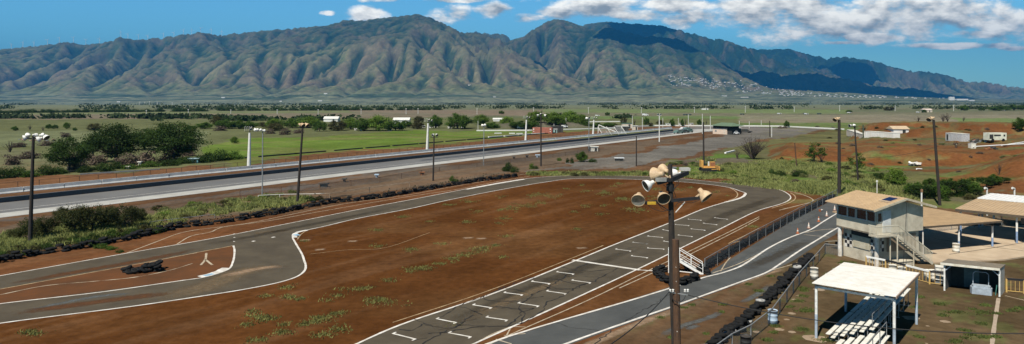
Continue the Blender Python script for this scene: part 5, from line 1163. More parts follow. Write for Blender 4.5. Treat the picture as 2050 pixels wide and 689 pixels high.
# --- tyres
b = MB(); Rr, rr = .205, .095; V = []; Fc = []; N1, N2 = 14, 7
for i in range(N1):
    for j in range(N2):
        a = 2*math.pi*i/N1; c_ = 2*math.pi*j/N2; q = Rr+rr*math.cos(c_); V.append((q*math.cos(a), q*math.sin(a), .095*math.sin(c_)+.095))
for i in range(N1):
    for j in range(N2): Fc.append((i*N2+j, ((i+1) % N1)*N2+j, ((i+1) % N1)*N2+(j+1) % N2, i*N2+(j+1) % N2))
b.add(V, Fc, True); ty0 = b.build('tyre', tyre_m); ty0.data.materials.append(white)
wty = ty0.data.copy(); wty.polygons.foreach_set('material_index', [1]*len(wty.polygons)); wty.materials.clear(); wty.materials.append(mat('scuffed_white', (.5, .5, .47), .7, (.10, .10, .10), scale=5))
nt_ = [0]; extra = []
tr = random.Random(12); used_t = [False]
def tyre(p, lb, grp, wh=False, tilt=.06, sc=1.0):
    if nt_[0] >= 296: extra.append((p, tr.uniform(0, 6), sc)); return
    nt_[0] += 1
    o = ty0 if not used_t[0] else ty0.copy()
    if used_t[0]: COL.objects.link(o)
    used_t[0] = True; o.location = p; s_ = sc*tr.uniform(.92, 1.12); o.scale = (s_, s_, s_*1.05); o.rotation_euler = (tr.gauss(0, tilt), tr.gauss(0, tilt), tr.uniform(0, 6))
    o['label'] = lb; o['category'] = 'tyre'; o['group'] = grp
    if 'yard fence' in lb and tr.random() < .12: o.data = wty; o['label'] = 'tyre with scuffed white paint in the wall beside the yard fence'
def stacks(pts, step, n, lb, grp, jit=.06, sc=1.0, tilt=.06):
    for a, c in zip(pts, pts[1:]):
        L_ = (c-a).length; k_ = max(1, int(L_/step))
        for i in range(k_):
            p = a.lerp(c, i/k_)
            for z_ in range(n if not callable(n) else n()):
                tyre(p+Vector((tr.gauss(0, jit), tr.gauss(0, jit), z_*.19*sc)), lb, grp, sc=sc, tilt=tilt)
stacks([G(1404, 716), G(1436, 690), G(1486, 650), G(1519, 618), G(1562, 577), G(1599, 540), G(1626, 515)], .74, 2, 'black tyre of the tyre wall beside the yard fence', 'tyres of the wall beside the yard fence', sc=1.25, jit=.11, tilt=.16)
stacks([G(1410, 705), G(1442, 682), G(1492, 642), G(1525, 610)], .78, 1, 'black tyre of the tyre wall beside the yard fence', 'tyres of the wall beside the yard fence', sc=1.25, jit=.14, tilt=.2)
stacks([G(1313, 552), G(1326, 562), G(1346, 572), G(1366, 570), G(1386, 563), G(1402, 557)], .62, 3, 'black tyre piled around the white starter stairs', 'tyres piled around the starter stairs')
stacks([G(1313, 550), G(1328, 544), G(1350, 541), G(1376, 544), G(1392, 547)], .62, 3, 'black tyre piled around the white starter stairs', 'tyres piled around the starter stairs')
stacks([G(1418, 549), G(1424, 549)], .62, 2, 'black tyre piled around the white starter stairs', 'tyres piled around the starter stairs')
for i in range(34):
    x = 248+tr.random()*76; k_ = (x-248)/76; y = 545-k_*2+tr.gauss(0, 2); tyre(G(x, y)+Vector((0, 0, tr.choice([0, .18]) if k_ < .55 else tr.choice([0, .2, .38, .5]))), 'black tyre of the loose heap on the red soil island', 'tyres heaped on the soil island', tilt=.3, sc=1.1)
off1 = Vector((-.82, .57, 0))*.45
ff = [p+off1 for p in f1]
stacks(ff, .62, 3, 'black tyre in the row behind the pit road fence', 'tyres in the row behind the pit road fence')
nt_[0] = 999
stacks([G(-60, 536), G(60, 513), G(200, 491), G(300, 471), G(345, 457), G(430, 449), G(560, 427), G(660, 407), G(760, 397), G(880, 376), G(960, 363), G(1040, 353)], .75, lambda: tr.choice([2, 2, 3, 3]), '', '', jit=.22, sc=1.25)
# everything past the three hundred nearest tyres, one object
Vt = np.array(V); Ft = np.array(Fc); VV = []; FF = []
for i, (p, a, s_) in enumerate(extra):
    c_, s2 = math.cos(a), math.sin(a); q = Vt*s_; q = np.stack([q[:, 0]*c_-q[:, 1]*s2, q[:, 0]*s2+q[:, 1]*c_, q[:, 2]], 1)+np.array(p); VV.append(q); FF.append(Ft+i*len(Vt))
link('tyre_row', npmesh('tyre_row', np.concatenate(VV), np.concatenate(FF), True), tyre_m, kind='stuff', label='black tyres heaped in a long row along the outside of the track')

# --- starter stairs
o = G(1384, 549); t = thing('starter_stairs', 'white steel starter stairs and platform inside the ring of tyres', 'stairs', o, rz=-.22)
wm = mat('white_steel', (.80, .80, .78), .5, (.66, .66, .62), scale=3)
top = Vector((-.95, 0, 1.05)); bot = Vector((.95, 0, 0))
for s_ in (0, .85):
    b = MB(); b.beam(top+Vector((0, s_, 0)), bot+Vector((0, s_, 0)), .05, .2); b.build('stringer', wm, t)
    b = MB(); b.path([Vector((-1.9, s_, 2.0)), top+Vector((0, s_, .95)), bot+Vector((0, s_, .9)), bot+Vector((0, s_, 0))], .035, 6)
    b.tube(top+Vector((0, s_, 0)), top+Vector((0, s_, .95)), .03, .03, 6); b.tube((0, s_, .5), (0, s_, 1.45), .03, .03, 6); b.tube((-1.9, s_, 0), (-1.9, s_, 2.0), .03, .03, 6); b.path([(-1.9, s_, 1.5), (-.95, s_, 1.5), (.95, s_, .45)], .022, 5); b.build('handrail', wm, t)
for k in range(5):
    b = MB(); p = top.lerp(bot, (k+.6)/5.4); b.box((p.x, .425, p.z+.02), (.26, .8, .03)); b.build('tread', galv, t)
b = MB(); b.box((-1.42, .425, 1.06), (.98, .9, .08)); b.build('platform', wm, t)
for x_ in (-1.88, -1.0):
    for s_ in (.0, .85): b = MB(); b.tube((x_, s_, 0), (x_, s_, 1.04), .035, .035, 6); b.build('leg', wm, t)
b = MB(); b.beam((-1.9, -.02, .25), (1.0, -.02, .08), .06); b.build('base_rail', wm, t)
b = MB(); b.tube((-1.75, .1, 2.0), (-1.75, .1, 4.0), .035, .035, 6); b.tube((-1.5, .1, 1.1), (-1.5, .1, 4.0), .035, .035, 6); b.box((-1.62, .1, 4.0), (.34, .1, .10)); b.build('flag_mast', wm, t)

# --- control tower
C0 = Vector((32.5, 61.7, 0)); RZ = math.atan2(.32, .947)
t = thing('control_tower', 'two storey cream race control building with tan roof and outside stairs', 'building', C0, RZ)
b = MB(); b.box((2.75, 2.275, 3.28), (5.5, 4.55, .84)); b.box((2.75+.04, 2.275, 4.45), (5.3, 4.4, .0001)); up = b
b = MB(); W5, D5 = 5.5, 4.55
# upper storey shell with a window band on the track side
b.box((2.75, D5-.06, 4.0), (5.5, .12, 2.2)); b.box((5.44, D5/2, 4.0), (.12, D5-.24, 2.2)); b.box((2.85, D5/2, 2.96), (5.06, D5-.24, .12))
b.box((.06, D5/2, 3.4), (.12, D5-.24, 1.0)); b.box((.06, D5/2, 4.95), (.12, D5-.24, .25)); 
b.box((1.06, .06, 3.45), (.0, .0, .0)) if False else None
gab = [(0.0, 2.9), (5.5, 2.9), (5.5, 5.06), (2.9, 5.78), (0.0, 5.10)]
def wallpoly(bm_, poly, y0_, y1_):
    A = [Vector((x, y0_, z)) for x, z in poly]; B = [Vector((x, y1_, z)) for x, z in poly]; n = len(poly); T = tessellate_polygon([A])
    bm_.add(A+B, [tuple(q) for q in T]+[tuple(i+n for i in q[::-1]) for q in T]+[(i, i+n, (i+1) % n+n, (i+1) % n) for i in range(n)])
wallpoly(b, gab, 0, .12); wallpoly(b, gab, D5+.001, D5+.10)
b.build('upper_wall', cream_w, t)
b = MB(); b.box((-.03, D5/2, 2.84), (.14, D5+.1, .12)); b.build('floor_beam', mat('weathered_beam', (.22, .19, .14), .9, (.06, .05, .04), scale=4), t)
for y_ in (1.16, 3.40):
    fr = MB(); fr.box((-.01, y_, 4.84), (.10, 2.16, .07)); fr.box((-.01, y_, 3.93), (.10, 2.16, .07))
    for q in (-1.06, -.1, 1.06): fr.box((-.01, y_+q, 4.385), (.09, .06 if q != -.1 else .10, .84))
    fo = fr.build('window', mat('window_frame', (.55, .56, .52), .6), t); g = MB(); g.box((.03, y_, 4.375), (.02, 2.06, .84)); g.build('pane', glass, fo)
fr = MB(); fr.box((.32, -.03, 4.35), (.5, .05, .9)); fo = fr.build('window', mat('window_frame', (.55, .56, .52), .6), t); g = MB(); g.box((.32, -.065, 4.35), (.38, .02, .75)); g.build('pane', glass, fo)
b = MB(); b.box((1.15, -.03, 3.95), (.95, .06, 1.95)); dr = b.build('door', mat('door_grey_white', (.66, .68, .66), .6, (.52, .55, .55), scale=2), t)
b = MB(); [b.box((.76+k*.13, -.07, 3.95), (.03, .02, 1.85)) for k in range(7)]; b.build('door_bars', mat('bars', (.5, .52, .52), .5), dr)
b = MB(); b.lathe([(0, .05), (.06, .05)], (4.6, -.1, 5.0), (0, -1, 0), 8); b.build('wall_lamp', shell_w, t)
b = MB()
sl = [((-.9, 5.10), (2.9, 5.98)), ((2.9, 5.98), (6.45, 5.08))]
for (x0_, z0_), (x1_, z1_) in sl:
    a = [Vector((x0_, -.55, z0_)), Vector((x1_, -.55, z1_)), Vector((x1_, 5.15, z1_)), Vector((x0_, 5.15, z0_))]; up_ = Vector((0, 0, .06))
    b.add([q for q in a]+[q+up_ for q in a], [(3, 2, 1, 0), (4, 5, 6, 7), (0, 1, 5, 4), (1, 2, 6, 5), (2, 3, 7, 6), (3, 0, 4, 7)])
    for k in range(20):
        y_ = -.50+k*.295; b.beam((x0_, y_, z0_+.075), (x1_, y_, z1_+.075), .05, .03)
rf = b.build('roof', tanroof, t)
b = MB()
for (x0_, z0_), (x1_, z1_) in sl: b.beam((x0_, -.60, z0_-.03), (x1_, -.60, z1_-.03), .06, .18)
b.build('bargeboard', mat('cream_trim', (.52, .47, .36), .7, (.36, .30, .2), scale=3), t)
b = MB(); b.beam((1.5, .35, 5.78), (2.35, .35, 5.97), .9, .04); sp_ = b.build('solar_panel', mat('solar_blue', (.012, .02, .075), .15, spec=.8), rf)
b = MB(); b.beam((1.2, .35, 5.68), (2.6, .35, 6.0), 1.15, .025); b.build('panel_base', mat('tan_patch', (.40, .30, .2), .8), rf)
b = MB(); b.tube((4.6, 4.3, 5.5), (4.6, 4.3, 6.9), .04, .04, 6); b.box((4.6, 4.3, 6.95), (.12, .12, .18)); b.build('vent_pipe', pale_m, rf)
# ground storey
b = MB(); b.box((.64, 2.3, 1.42), (.12, 4.2, 2.84)); b.box((3.0, .36, 1.42), (4.6, .12, 2.84)); b.box((3.0, 4.34, 1.42), (4.6, .12, 2.84)); b.box((5.32, 2.35, 1.42), (.12, 3.86, 2.84)); b.build('lower_wall', cream_w, t)
b = MB(); b.box((.55, 2.25, 2.45), (.04, 2.3, .45)); b.build('shutter', dark_in, t)
b = MB(); b.box((.53, 2.2, 1.65), (.05, 1.9, 1.05)); b.build('sign_board', mat('faded_board', (.50, .46, .36), .8, (.36, .32, .22), scale=2), t)
b = MB(); b.box((3.2, .27, 1.9), (3.4, .05, 1.5)); b.build('corrugated_panel', mat('rusty_panel', (.30, .24, .17), .8, (.15, .11, .08), scale=4, stretch=(6, 6, .5)), t)
wb = [white, mat('black_paint', (.015, .015, .018), .6)]
for y0_, n_c in ((3.35, 3), (.30, 3)):
    b = MB()
    for i in range(n_c):
        for k in range(4):
            b.cur = (i+k) % 2; b.add([(.565, y0_+i*.29, .95+k*.31), (.565, y0_+i*.29+.29, .95+k*.31), (.565, y0_+i*.29+.29, 1.26+k*.31), (.565, y0_+i*.29, 1.26+k*.31)], [(0, 3, 2, 1)])
    b.build('checker_board', wb, t)
b = MB()
for i in range(2):
    for k in range(4): b.cur = (i+k) % 2; b.add([(.60+i*.29, .285, 1.2+k*.32), (.89+i*.29, .285, 1.2+k*.32), (.89+i*.29, .285, 1.52+k*.32), (.60+i*.29, .285, 1.52+k*.32)], [(0, 1, 2, 3)])
b.build('checker_board', wb, t)
b = MB(); b.disc((.555, 1.55, .45), (-1, 0, 0), .19, 20); b.build('round_emblem', mat('pale_blue_round', (.45, .55, .66), .6, (.55, .3, .25), scale=6), t)
for x_, y_ in ((.12, 4.35), (.12, .08)):
    b = MB(); b.tube((x_, y_, -.02), (x_, y_, 2.85), .19, .19, 14); b.build('post', white, t)
for x_, y_ in ((1.35, -.98), (3.25, -.98), (1.0, -.55), (5.42, -.05)):
    b = MB(); b.tube((x_, y_, 0), (x_, y_, 2.75 if x_ < 3 or x_ > 5 else 1.6), .06, .06, 8); b.build('post', cream_w if x_ < 5 else white, t)
b = MB(); b.box((.25, -.5, 2.84), (2.3, 1.0, .12)); b.build('balcony', cream_w, t)
b = MB(); b.beam((-.92, -1.02, 3.78), (1.38, -1.02, 3.78), .07, .07); b.beam((-.92, -1.02, 3.78), (-.92, -.02, 3.78), .07, .07); b.beam((1.38, -1.02, 3.78), (5.45, -1.02, 1.05), .07, .07)
for k in range(17): b.box((-.90+k*.14, -1.02, 3.32), (.035, .035, .90))
for k in range(7): b.box((-.92, -.95+k*.14, 3.32), (.035, .035, .90))
for k in range(26): x_ = 1.48+k*.155; z_ = 2.9-(x_-1.38)*.6708; b.box((x_, -1.02, z_+.42), (.035, .035, .90))
b.build('railing', mat('railing_cream', (.62, .58, .46), .7, (.5, .45, .34), scale=3), t)
st = MB()
for y_ in (-1.0, -.08): st.beam((1.38, y_, 2.82), (5.5, y_, .06), .05, .28)
s_o = st.build('stair', cream_w, t)
for k in range(12):
    b = MB(); x_ = 1.55+k*.33; b.box((x_, -.54, 2.86-(x_-1.38)*.6708), (.3, .86, .04)); b.build('tread', cream_w, s_o)
b = MB(); b.box((2.6, -.45, .22), (1.7, .7, .40)); b.box((2.6, -.45, .45), (1.8, .8, .05)); b.build('storage_bench', cream_w, t)
# slab of the paddock
slab = MB(); slab.prism([tuple(G(*p, z=.12)[:2]) for p in [(1838, 524), (1868, 526), (2013, 519), (2052, 513), (2200, 500), (2200, 450), (2000, 452), (1900, 453), (1850, 458), (1812, 470), (1800, 500)]][::-1], 0.0, .12); slab.build('paddock_slab', conc_tan, kind='structure')
CRs = MB(); ribbon(CRs, gpts([(1870, 480), (1950, 492), (2050, 505)], 4), .12, .126); ribbon(CRs, gpts([(1900, 512), (1980, 500), (2050, 488)], 4), .10, .127); CRs.build('slab_joint', crackm, bpy.data.objects['paddock_slab'])
# carports
def loc2(x_, y_, z_=0): q = Matrix.Rotation(RZ, 3, 'Z')@Vector((x_, y_, 0)); return C0+q+Vector((0, 0, z_))
def roofslab(bm_, quad, th, ribs, m=None):
    a = [Vector(q) for q in quad]; up_ = Vector((0, 0, th)); bm_.add(a+[q+up_ for q in a], [(3, 2, 1, 0), (4, 5, 6, 7), (0, 1, 5, 4), (1, 2, 6, 5), (2, 3, 7, 6), (3, 0, 4, 7)])
    for k in range(ribs):
        u = (k+.5)/ribs; p = a[0].lerp(a[1], u)+up_*1.25; q = a[3].lerp(a[2], u)+up_*1.25; bm_.beam(p, q, .05, .03)
post_bw = mat('post_white', (.78, .78, .74), .6); post_bl = mat('post_blue', (.22, .32, .50), .6)
t = thing('carport', 'long tan flat roofed carport attached to the right of the control tower', 'carport', C0, RZ)
b = MB(); roofslab(b, [(5.7, 1.9, 2.72), (18.2, 1.9, 2.66), (18.2, 11.2, 2.72), (5.7, 11.2, 2.80)], .08, 40); b.build('roof', tanroof, t)
b = MB(); b.beam((5.7, 1.84, 2.70), (18.2, 1.84, 2.66), .08, .16); b.build('fascia', mat('brown_fascia', (.10, .075, .05), .8), t)
for x_, y_ in ((6.1, 2.2), (12.7, 2.2), (17.5, 2.4), (12.7, 10.4), (17.5, 10.4), (6.1, 10.4), (9.4, 10.4)):
    b = MB(); b.tube((x_, y_, .1), (x_, y_, 2.15), .09, .09, 10); b.cur = 1; b.tube((x_, y_, 1.0), (x_, y_, 0.12), .095, .095, 10); b.build('post', [post_bw, post_bl], t)
    b = MB(); b.tube((x_, y_, 2.15), (x_, y_, 2.70), .05, .05, 8); b.build('post_bracket', blk, t)
u2 = Vector((.68, -.733, 0)); v2 = Vector((.733, .68, 0)); A0 = Vector((48.0, 74.9, 0))
t = thing('carport', 'second tan carport at the right edge, set at an angle beyond the first', 'carport', A0)
b = MB(); roofslab(b, [tuple(Vector((0, 0, 3.0))), tuple(u2*15+Vector((0, 0, 3.0))), tuple(u2*15+v2*8.2+Vector((0, 0, 3.25))), tuple(v2*8.2+Vector((0, 0, 3.25)))], .08, 44); b.build('roof', tanroof, t)
b = MB(); b.beam(Vector((0, 0, 2.92))-v2*.06, u2*15+Vector((0, 0, 2.92))-v2*.06, .08, .26); b.build('fascia', mat('brown_fascia', (.10, .075, .05), .8), t)
for a_, c_ in ((.4, .4), (5.4, .4), (10.5, .4), (.4, 7.6), (5.4, 7.6), (10.5, 7.6)):
    p = u2*a_+v2*c_; b = MB(); b.tube(p+Vector((0, 0, 1.3)), p+Vector((0, 0, 2.95)), .10, .10, 10); b.cur = 1; b.tube(p, p+Vector((0, 0, 1.3)), .10, .10, 10); b.build('post', [post_bw, post_bl], t)
p = u2*5.8+v2*.1; b = MB(); b.box(p+Vector((.4, -.3, 2.5)), (.9, .5, .5)); b.build('speaker_box', blk, t)
A1 = A0+v2*8.6
t = thing('carport', 'white roofed carport at the right edge behind the second tan one', 'carport', A1)
b = MB(); roofslab(b, [tuple(Vector((0, 0, 3.3))), tuple(u2*15+Vector((0, 0, 3.3))), tuple(u2*15+v2*6+Vector((0, 0, 3.3))), tuple(v2*6+Vector((0, 0, 3.3)))], .08, 30); b.build('roof', wm, t)
for a_, c_ in ((.4, .4), (6, .4), (.4, 5.6), (6, 5.6)): p = u2*a_+v2*c_; b = MB(); b.tube(p, p+Vector((0, 0, 3.3)), .1, .1, 8); b.build('post', post_bw, t)
for x_, lb in ((1976, 'thin white pipe lamp post behind the carports, left one of the two'), (2031, 'thin white pipe lamp post behind the carports, right one of the two')):
    p = G(x_, 412+20); tt = thing('pipe_lamp', lb, 'lamp post', p); hh_ = CH-(378-HZ)/F*p.y; b = MB(); b.tube((0, 0, 0), (0, 0, hh_), .1, .1, 8); b.build('pole', pale_m, tt); b = MB(); b.tube((0, 0, hh_), (-.35, -.1, hh_+.1), .12, .16, 8); b.build('lamp_head', pale_m, tt)
p = loc2(6.9, 8.0); tt = thing('pipe_lamp', 'short pale pipe post standing behind the ridge of the tower roof', 'post', G(1845, 455)); hh_ = CH-(382-HZ)/F*G(1845, 455).y; b = MB(); b.tube((0, 0, 0), (0, 0, hh_), .09, .09, 8); b.build('pole', pale_m, tt); b = MB(); b.box((0, 0, hh_), (.2, .2, .35)); b.build('lamp_head', mat('rust_head', (.3, .16, .08), .7), tt)
# barrels
def barrel(px, py, m, label, r=.31, h=.92, group=None):
    p = G(px, py); t = thing('barrel', label, 'barrel', p, group=group); b = MB()
    b.lathe([(0, .001), (0, r), (.30*h, r), (.32*h, r*1.05), (.35*h, r), (.64*h, r), (.66*h, r*1.05), (.69*h, r), (h, r), (h, r*1.04), (h+.02, r*1.04), (h+.02, r*.94), (h-.04, r*.92), (h-.04, .001)], (0, 0, 0), (0, 0, 1), 20); b.build('drum', m, t)
    b = MB(); b.lathe([(h-.035, .001), (h-.035, r*.9)], (0, 0, 0), (0, 0, 1), 16); b.build('lid', mat('drum_lid', (.06, .05, .04), .8) if m is not wm else wm, t)
bw = mat('barrel_white', (.72, .72, .66), .6, (.55, .50, .40), scale=4); bbl = mat('barrel_blue', (.33, .47, .62), .6, (.45, .52, .58), scale=3)
barrel(1547, 649, bbl, 'pale blue steel barrel beside the yard fence'); barrel(1630, 559, bw, 'white steel barrel by the bend of the yard fence')
barrel(1914, 507, bw, 'white barrel under the front edge of the long carport'); barrel(1787, 551, bw, 'white barrel behind the yellow railing, left one near the tower', h=.85)
barrel(1805, 556, bw, 'white barrel behind the yellow railing, second from the tower', h=.85); barrel(1858, 563, bw, 'white barrel behind the yellow railing, left of the railing corner', h=.9)
barrel(1868, 563, bw, 'white barrel touching the railing corner, rightmost of the four', h=.9)
barrel(1493, 704, mat('barrel_black', (.03, .03, .03), .6), 'dark open barrel at the bottom edge against the yard fence')
p = G(1885, 569); t = thing('water_tank', 'white caged water tank at the left wall of the open shed', 'tank', p, -.5); b = MB(); b.box((0, .3, .85), (.85, .9, 1.05)); b.build('tank', bw, t); b = MB()
for z_ in (.35, .6, .85, 1.1, 1.35): b.box((0, .3, z_), (.92, .97, .03))
for x_ in (-.45, 0, .45): b.box((x_, -.17, .85), (.03, .03, 1.05))
b.box((0, .3, .1), (.95, 1.0, .18)); b.build('cage', galv, t)
# yellow railing
def rail_seg(pts, label, cols, h=1.03):
    o = pts[0]; t = thing('yellow_railing', label, 'railing', o)
    for i, (a, c) in enumerate(zip(pts, pts[1:])):
        a, c = a-o, c-o; b = MB(); b.beam(a+Vector((0, 0, h)), c+Vector((0, 0, h)), .10, .14); b.build('top_rail', cols[i % len(cols)], t)
        b = MB(); b.beam(a+Vector((0, 0, .12)), c+Vector((0, 0, .12)), .05, .05); n = int((c-a).length/.28)
        for k in range(1, n): q = a.lerp(c, k/n); b.tube(q+Vector((0, 0, .1)), q+Vector((0, 0, h-.05)), .022, .022, 5)
        b.build('balusters', yel, t)
    for q in pts: q = q-o; b = MB(); b.tube(q, q+Vector((0, 0, h)), .07, .07, 8); b.build('post', yel, t)
bp_ = mat('black_paint', (.015, .015, .018), .6)
rail_seg([G(*p) for p in [(1734, 537), (1773, 545), (1814, 556), (1861, 569), (1893, 573)]], 'yellow railing with black and white top bar between tower and shed', [wm, bp_, wm, bp_])
rail_seg([G(*p) for p in [(2015, 585), (2050, 588), (2110, 594)]], 'yellow railing with black top bar right of the open shed', [bp_])
# open shed
S = {'a': Vector((33.75, 54.0, 0)), 'b': Vector((36.85, 52.3, 0)), 'c': Vector((38.2, 53.7, 0)), 'd': Vector((35.2, 55.5, 0))}; oS = S['a'].copy()
t = thing('open_shed', 'small open fronted shed with flat grey brown roof at the yard', 'shed', oS)
q = {k_: v-oS for k_, v in S.items()}
shw = mat('shed_wall', (.46, .44, .38), .8, (.30, .28, .24), scale=3)
b = MB(); Z = Vector((0, 0, 1)); b.beam(q['b']+Z*1.02, q['c']+Z*1.02, .06, 2.04); b.build('side_wall', shw, t)
b = MB(); b.beam(q['a']+Z*1.02, q['d']+Z*1.02, .06, 2.04); b.build('side_wall', mat('shed_shaded_wall', (.10, .11, .11), .9), t)  # wall colour darkened to stand for the shade inside the shed
b = MB(); b.beam(q['d']+Z*1.0, q['c']+Z*1.0, .06, 2.0); b.build('back_wall', mat('shed_shaded_back', (.05, .055, .05), .9), t)  # interior shade put into the back wall colour as well
ex = (q['b']-q['a']).normalized()*.22; ey = (q['d']-q['a']).normalized()*.2
b = MB(); roofslab(b, [tuple(q['a']-ex-ey+Z*2.12), tuple(q['b']+ex*.3-ey+Z*2.10), tuple(q['c']+ex*.3+ey+Z*2.02), tuple(q['d']-ex+ey+Z*2.02)], .07, 0); b.build('roof', mat('shed_roof', (.21, .17, .12), .9, (.12, .11, .085), scale=2), t)
b = MB(); b.beam(q['a']-ex-ey*1.3+Z*2.12, q['b']+ex*.3-ey*1.3+Z*2.10, .04, .17); b.build('fascia', mat('white_board', (.70, .68, .60), .6, (.5, .46, .36), scale=3), t)
for k_ in 'ab': b = MB(); b.box(q[k_]+Z*1.0+ (ex*.0), (.11, .11, 2.05), rz=-.5); b.build('post', post_bw, t)
b = MB(); b.beam(q['a']+Z*1.55, q['a']+ex*2.2+Z*2.0, .06); b.beam(q['b']+Z*1.55, q['b']-ex*2.2+Z*2.0, .06); b.build('corner_brace', greyb, t)
dd = (q['c']-q['d']).normalized(); m0 = q['d']+dd*.9-ey*.3; b = MB(); b.beam(m0+Z*.98, m0+dd*1.0+Z*.98, .05, 1.9); b.build('inner_door', mat('teal_door', (.10, .16, .17), .6), t)
m0 = q['a']+(q['b']-q['a'])*.66+ey*1.6; hp = thing('plastic_bin', 'rounded grey plastic bin sitting inside the open shed', 'bin', m0+oS, -.5)
b = MB(); b.prism([(-.62, -.34), (.62, -.34), (.72, 0), (.62, .38), (-.62, .38), (-.72, 0)], 0, .52); b.prism([(-.54, -.28), (.54, -.28), (.62, 0), (.54, .30), (-.54, .30), (-.62, 0)], .52, .66); b.build('tub', greyb, hp)
b = MB(); b.path([(-.5, .3, .6), (-.5, .3, 1.45), (-.35, .3, 1.6), (.35, .3, 1.6), (.5, .3, 1.45), (.5, .3, .6)], .03, 6); b.build('hoop', greyb, hp)
b = MB(); b.beam(Vector((.9, .1, .0)), Vector((1.0, .2, .75)), .35, .03); b.build('teal_sheet', mat('teal_sheet', (.08, .30, .26), .6), hp)
stain_y = line([(1999, 597), (1995, 623), (1987, 681), (1984, 720)], .24, mat('pale_strip', (.40, .32, .24), .9, (.28, .22, .16), scale=2), z=.006, parent=bpy.data.objects['paddock_slab'], name='painted_line')
line([(2012, 592), (2050, 601), (2100, 610)], .10, worn, z=.006, parent=bpy.data.objects['paddock_slab'])
pads = []
for x_, y_, r_ in ((1634, 678, .75), (1824, 637, .55), (1880, 645, .0), (1892, 644, .32), (1640, 580, .45), (1857, 653, .12), (1800, 661, .22), (1515, 665, .25), (1560, 660, .3), (1585, 628, .28), (1590, 600, .2), (1575, 640, .2), (1602, 593, .3), (1585, 665, .25), (1855, 688, .1)):
    if r_ <= 0: continue
    p = G(x_, y_); b = MB(); n = 16; b.sheet([Vector((p.x+r_*math.cos(6.283*k/n)*tr.uniform(.8, 1.15), p.y+r_*.9*math.sin(6.283*k/n)*tr.uniform(.8, 1.15), 0)) for k in range(n)], .012); b.build('concrete_pad', mat('pad_tan', (.33, .25, .17), .9, (.22, .16, .10), scale=2), bpy.data.objects['paddock_slab'])

# --- shade shelter and bleachers
U_ = Vector((.637, .771, 0)); V_2 = Vector((.771, -.637, 0)); FL = Vector((19.04, 43.3, 0)); ZV = Vector((0, 0, 1))
t = thing('shade_shelter', 'white flat roofed shade shelter on four white posts over the bleachers', 'shelter', FL)
LU, LV = 7.0, 4.35
cor = {'fl': Vector((0, 0, 0)), 'fr': V_2*LV, 'bl': U_*LU, 'br': U_*LU+V_2*LV}
ppt = [post_bw, mat('post_pale_blue', (.42, .50, .58), .6)]
for k_, p in cor.items():
    b = MB(); b.tube(p+ZV*1.5, p+ZV*3.2, .085, .085, 10); b.cur = 1; b.tube(p, p+ZV*1.5, .087, .087, 10); b.build('post', ppt, t)
for a, c in (('fl', 'fr'), ('fl', 'bl'), ('bl', 'br'), ('fr', 'br')): b = MB(); b.beam(cor[a]+ZV*3.22, cor[c]+ZV*3.22, .13, .13); b.build('beam', post_bw, t)
for k in range(5): b = MB(); q0 = V_2*(LV*k/4); b.beam(q0+ZV*3.37-U_*.2, q0+U_*(LU+.2)+ZV*3.33, .08, .12); b.build('joist', mat('joist_brown', (.30, .22, .15), .8), t)
b = MB(); roofslab(b, [tuple(-U_*.35-V_2*.15+ZV*3.46), tuple(V_2*(LV+.15)-U_*.35+ZV*3.46), tuple(V_2*(LV+.15)+U_*(LU+.1)+ZV*3.38), tuple(-V_2*.15+U_*(LU+.1)+ZV*3.38)], .05, 0)
a0 = -U_*.35-V_2*.15+ZV*3.52
for k in range(4): b.beam(a0+U_*(1.2+k*1.7), a0+U_*(1.2+k*1.7)+V_2*(LV+.3), .02, .015)
b.build('roof', mat('white_sheet_roof', (.78, .77, .73), .6, (.64, .61, .53), scale=1.6), t)
b = MB(); b.beam(V_2*(LV+.18)-U_*.35+ZV*3.43, V_2*(LV+.18)+U_*(LU+.1)+ZV*3.36, .05, .14); b.build('fascia', mat('rust_trim', (.40, .28, .20), .8), t)
seatm = mat('seat_board', (.74, .74, .68), .6, (.60, .58, .50), scale=3)
def bleacher(o, L_, label):
    t = thing('bleacher', label, 'bleacher', o)
    for i in range(5):
        v = V_2*(.54*i); z_ = .45+.24*i
        b = MB(); b.beam(v+ZV*z_, v+U_*L_+ZV*z_, .26, .045); b.build('seat', seatm, t)
        if i > 0 or True:
            b = MB(); b.beam(v+V_2*.27+ZV*(z_-.17), v+V_2*.27+U_*L_+ZV*(z_-.17), .24, .04); b.build('foot_board', seatm, t)
    for k in range(4):
        u = U_*(.3+k*(L_-.6)/3); b = MB(); b.beam(u+ZV*.05, u+V_2*2.5+ZV*.05, .05, .05); b.beam(u+ZV*.38, u+V_2*2.3+ZV*1.38, .05, .05)
        for i in range(5): b.beam(u+V_2*(.54*i)+ZV*.05, u+V_2*(.54*i)+ZV*(.42+.24*i), .05, .05)
        b.build('frame', galv, t)
    b = MB()
    for k in range(4): u = U_*(.3+k*(L_-.6)/3)+V_2*2.42; b.tube(u+ZV*.1, u+ZV*2.1, .025, .025, 5)
    b.path([U_*.3+V_2*2.42+ZV*2.1, U_*(L_-.3)+V_2*2.42+ZV*2.1], .025, 5); b.build('back_rail', galv, t)
BO = Vector((19.5, 42.7, 0))
bleacher(BO, 5.6, 'white five row bleacher half in the shade of the shelter, middle one'); bleacher(BO+U_*5.85, 5.7, 'white five row bleacher at the far end under the shelter'); bleacher(BO-U_*6.2+V_2*.98, 5.7, 'white five row bleacher nearest the camera at the bottom edge')
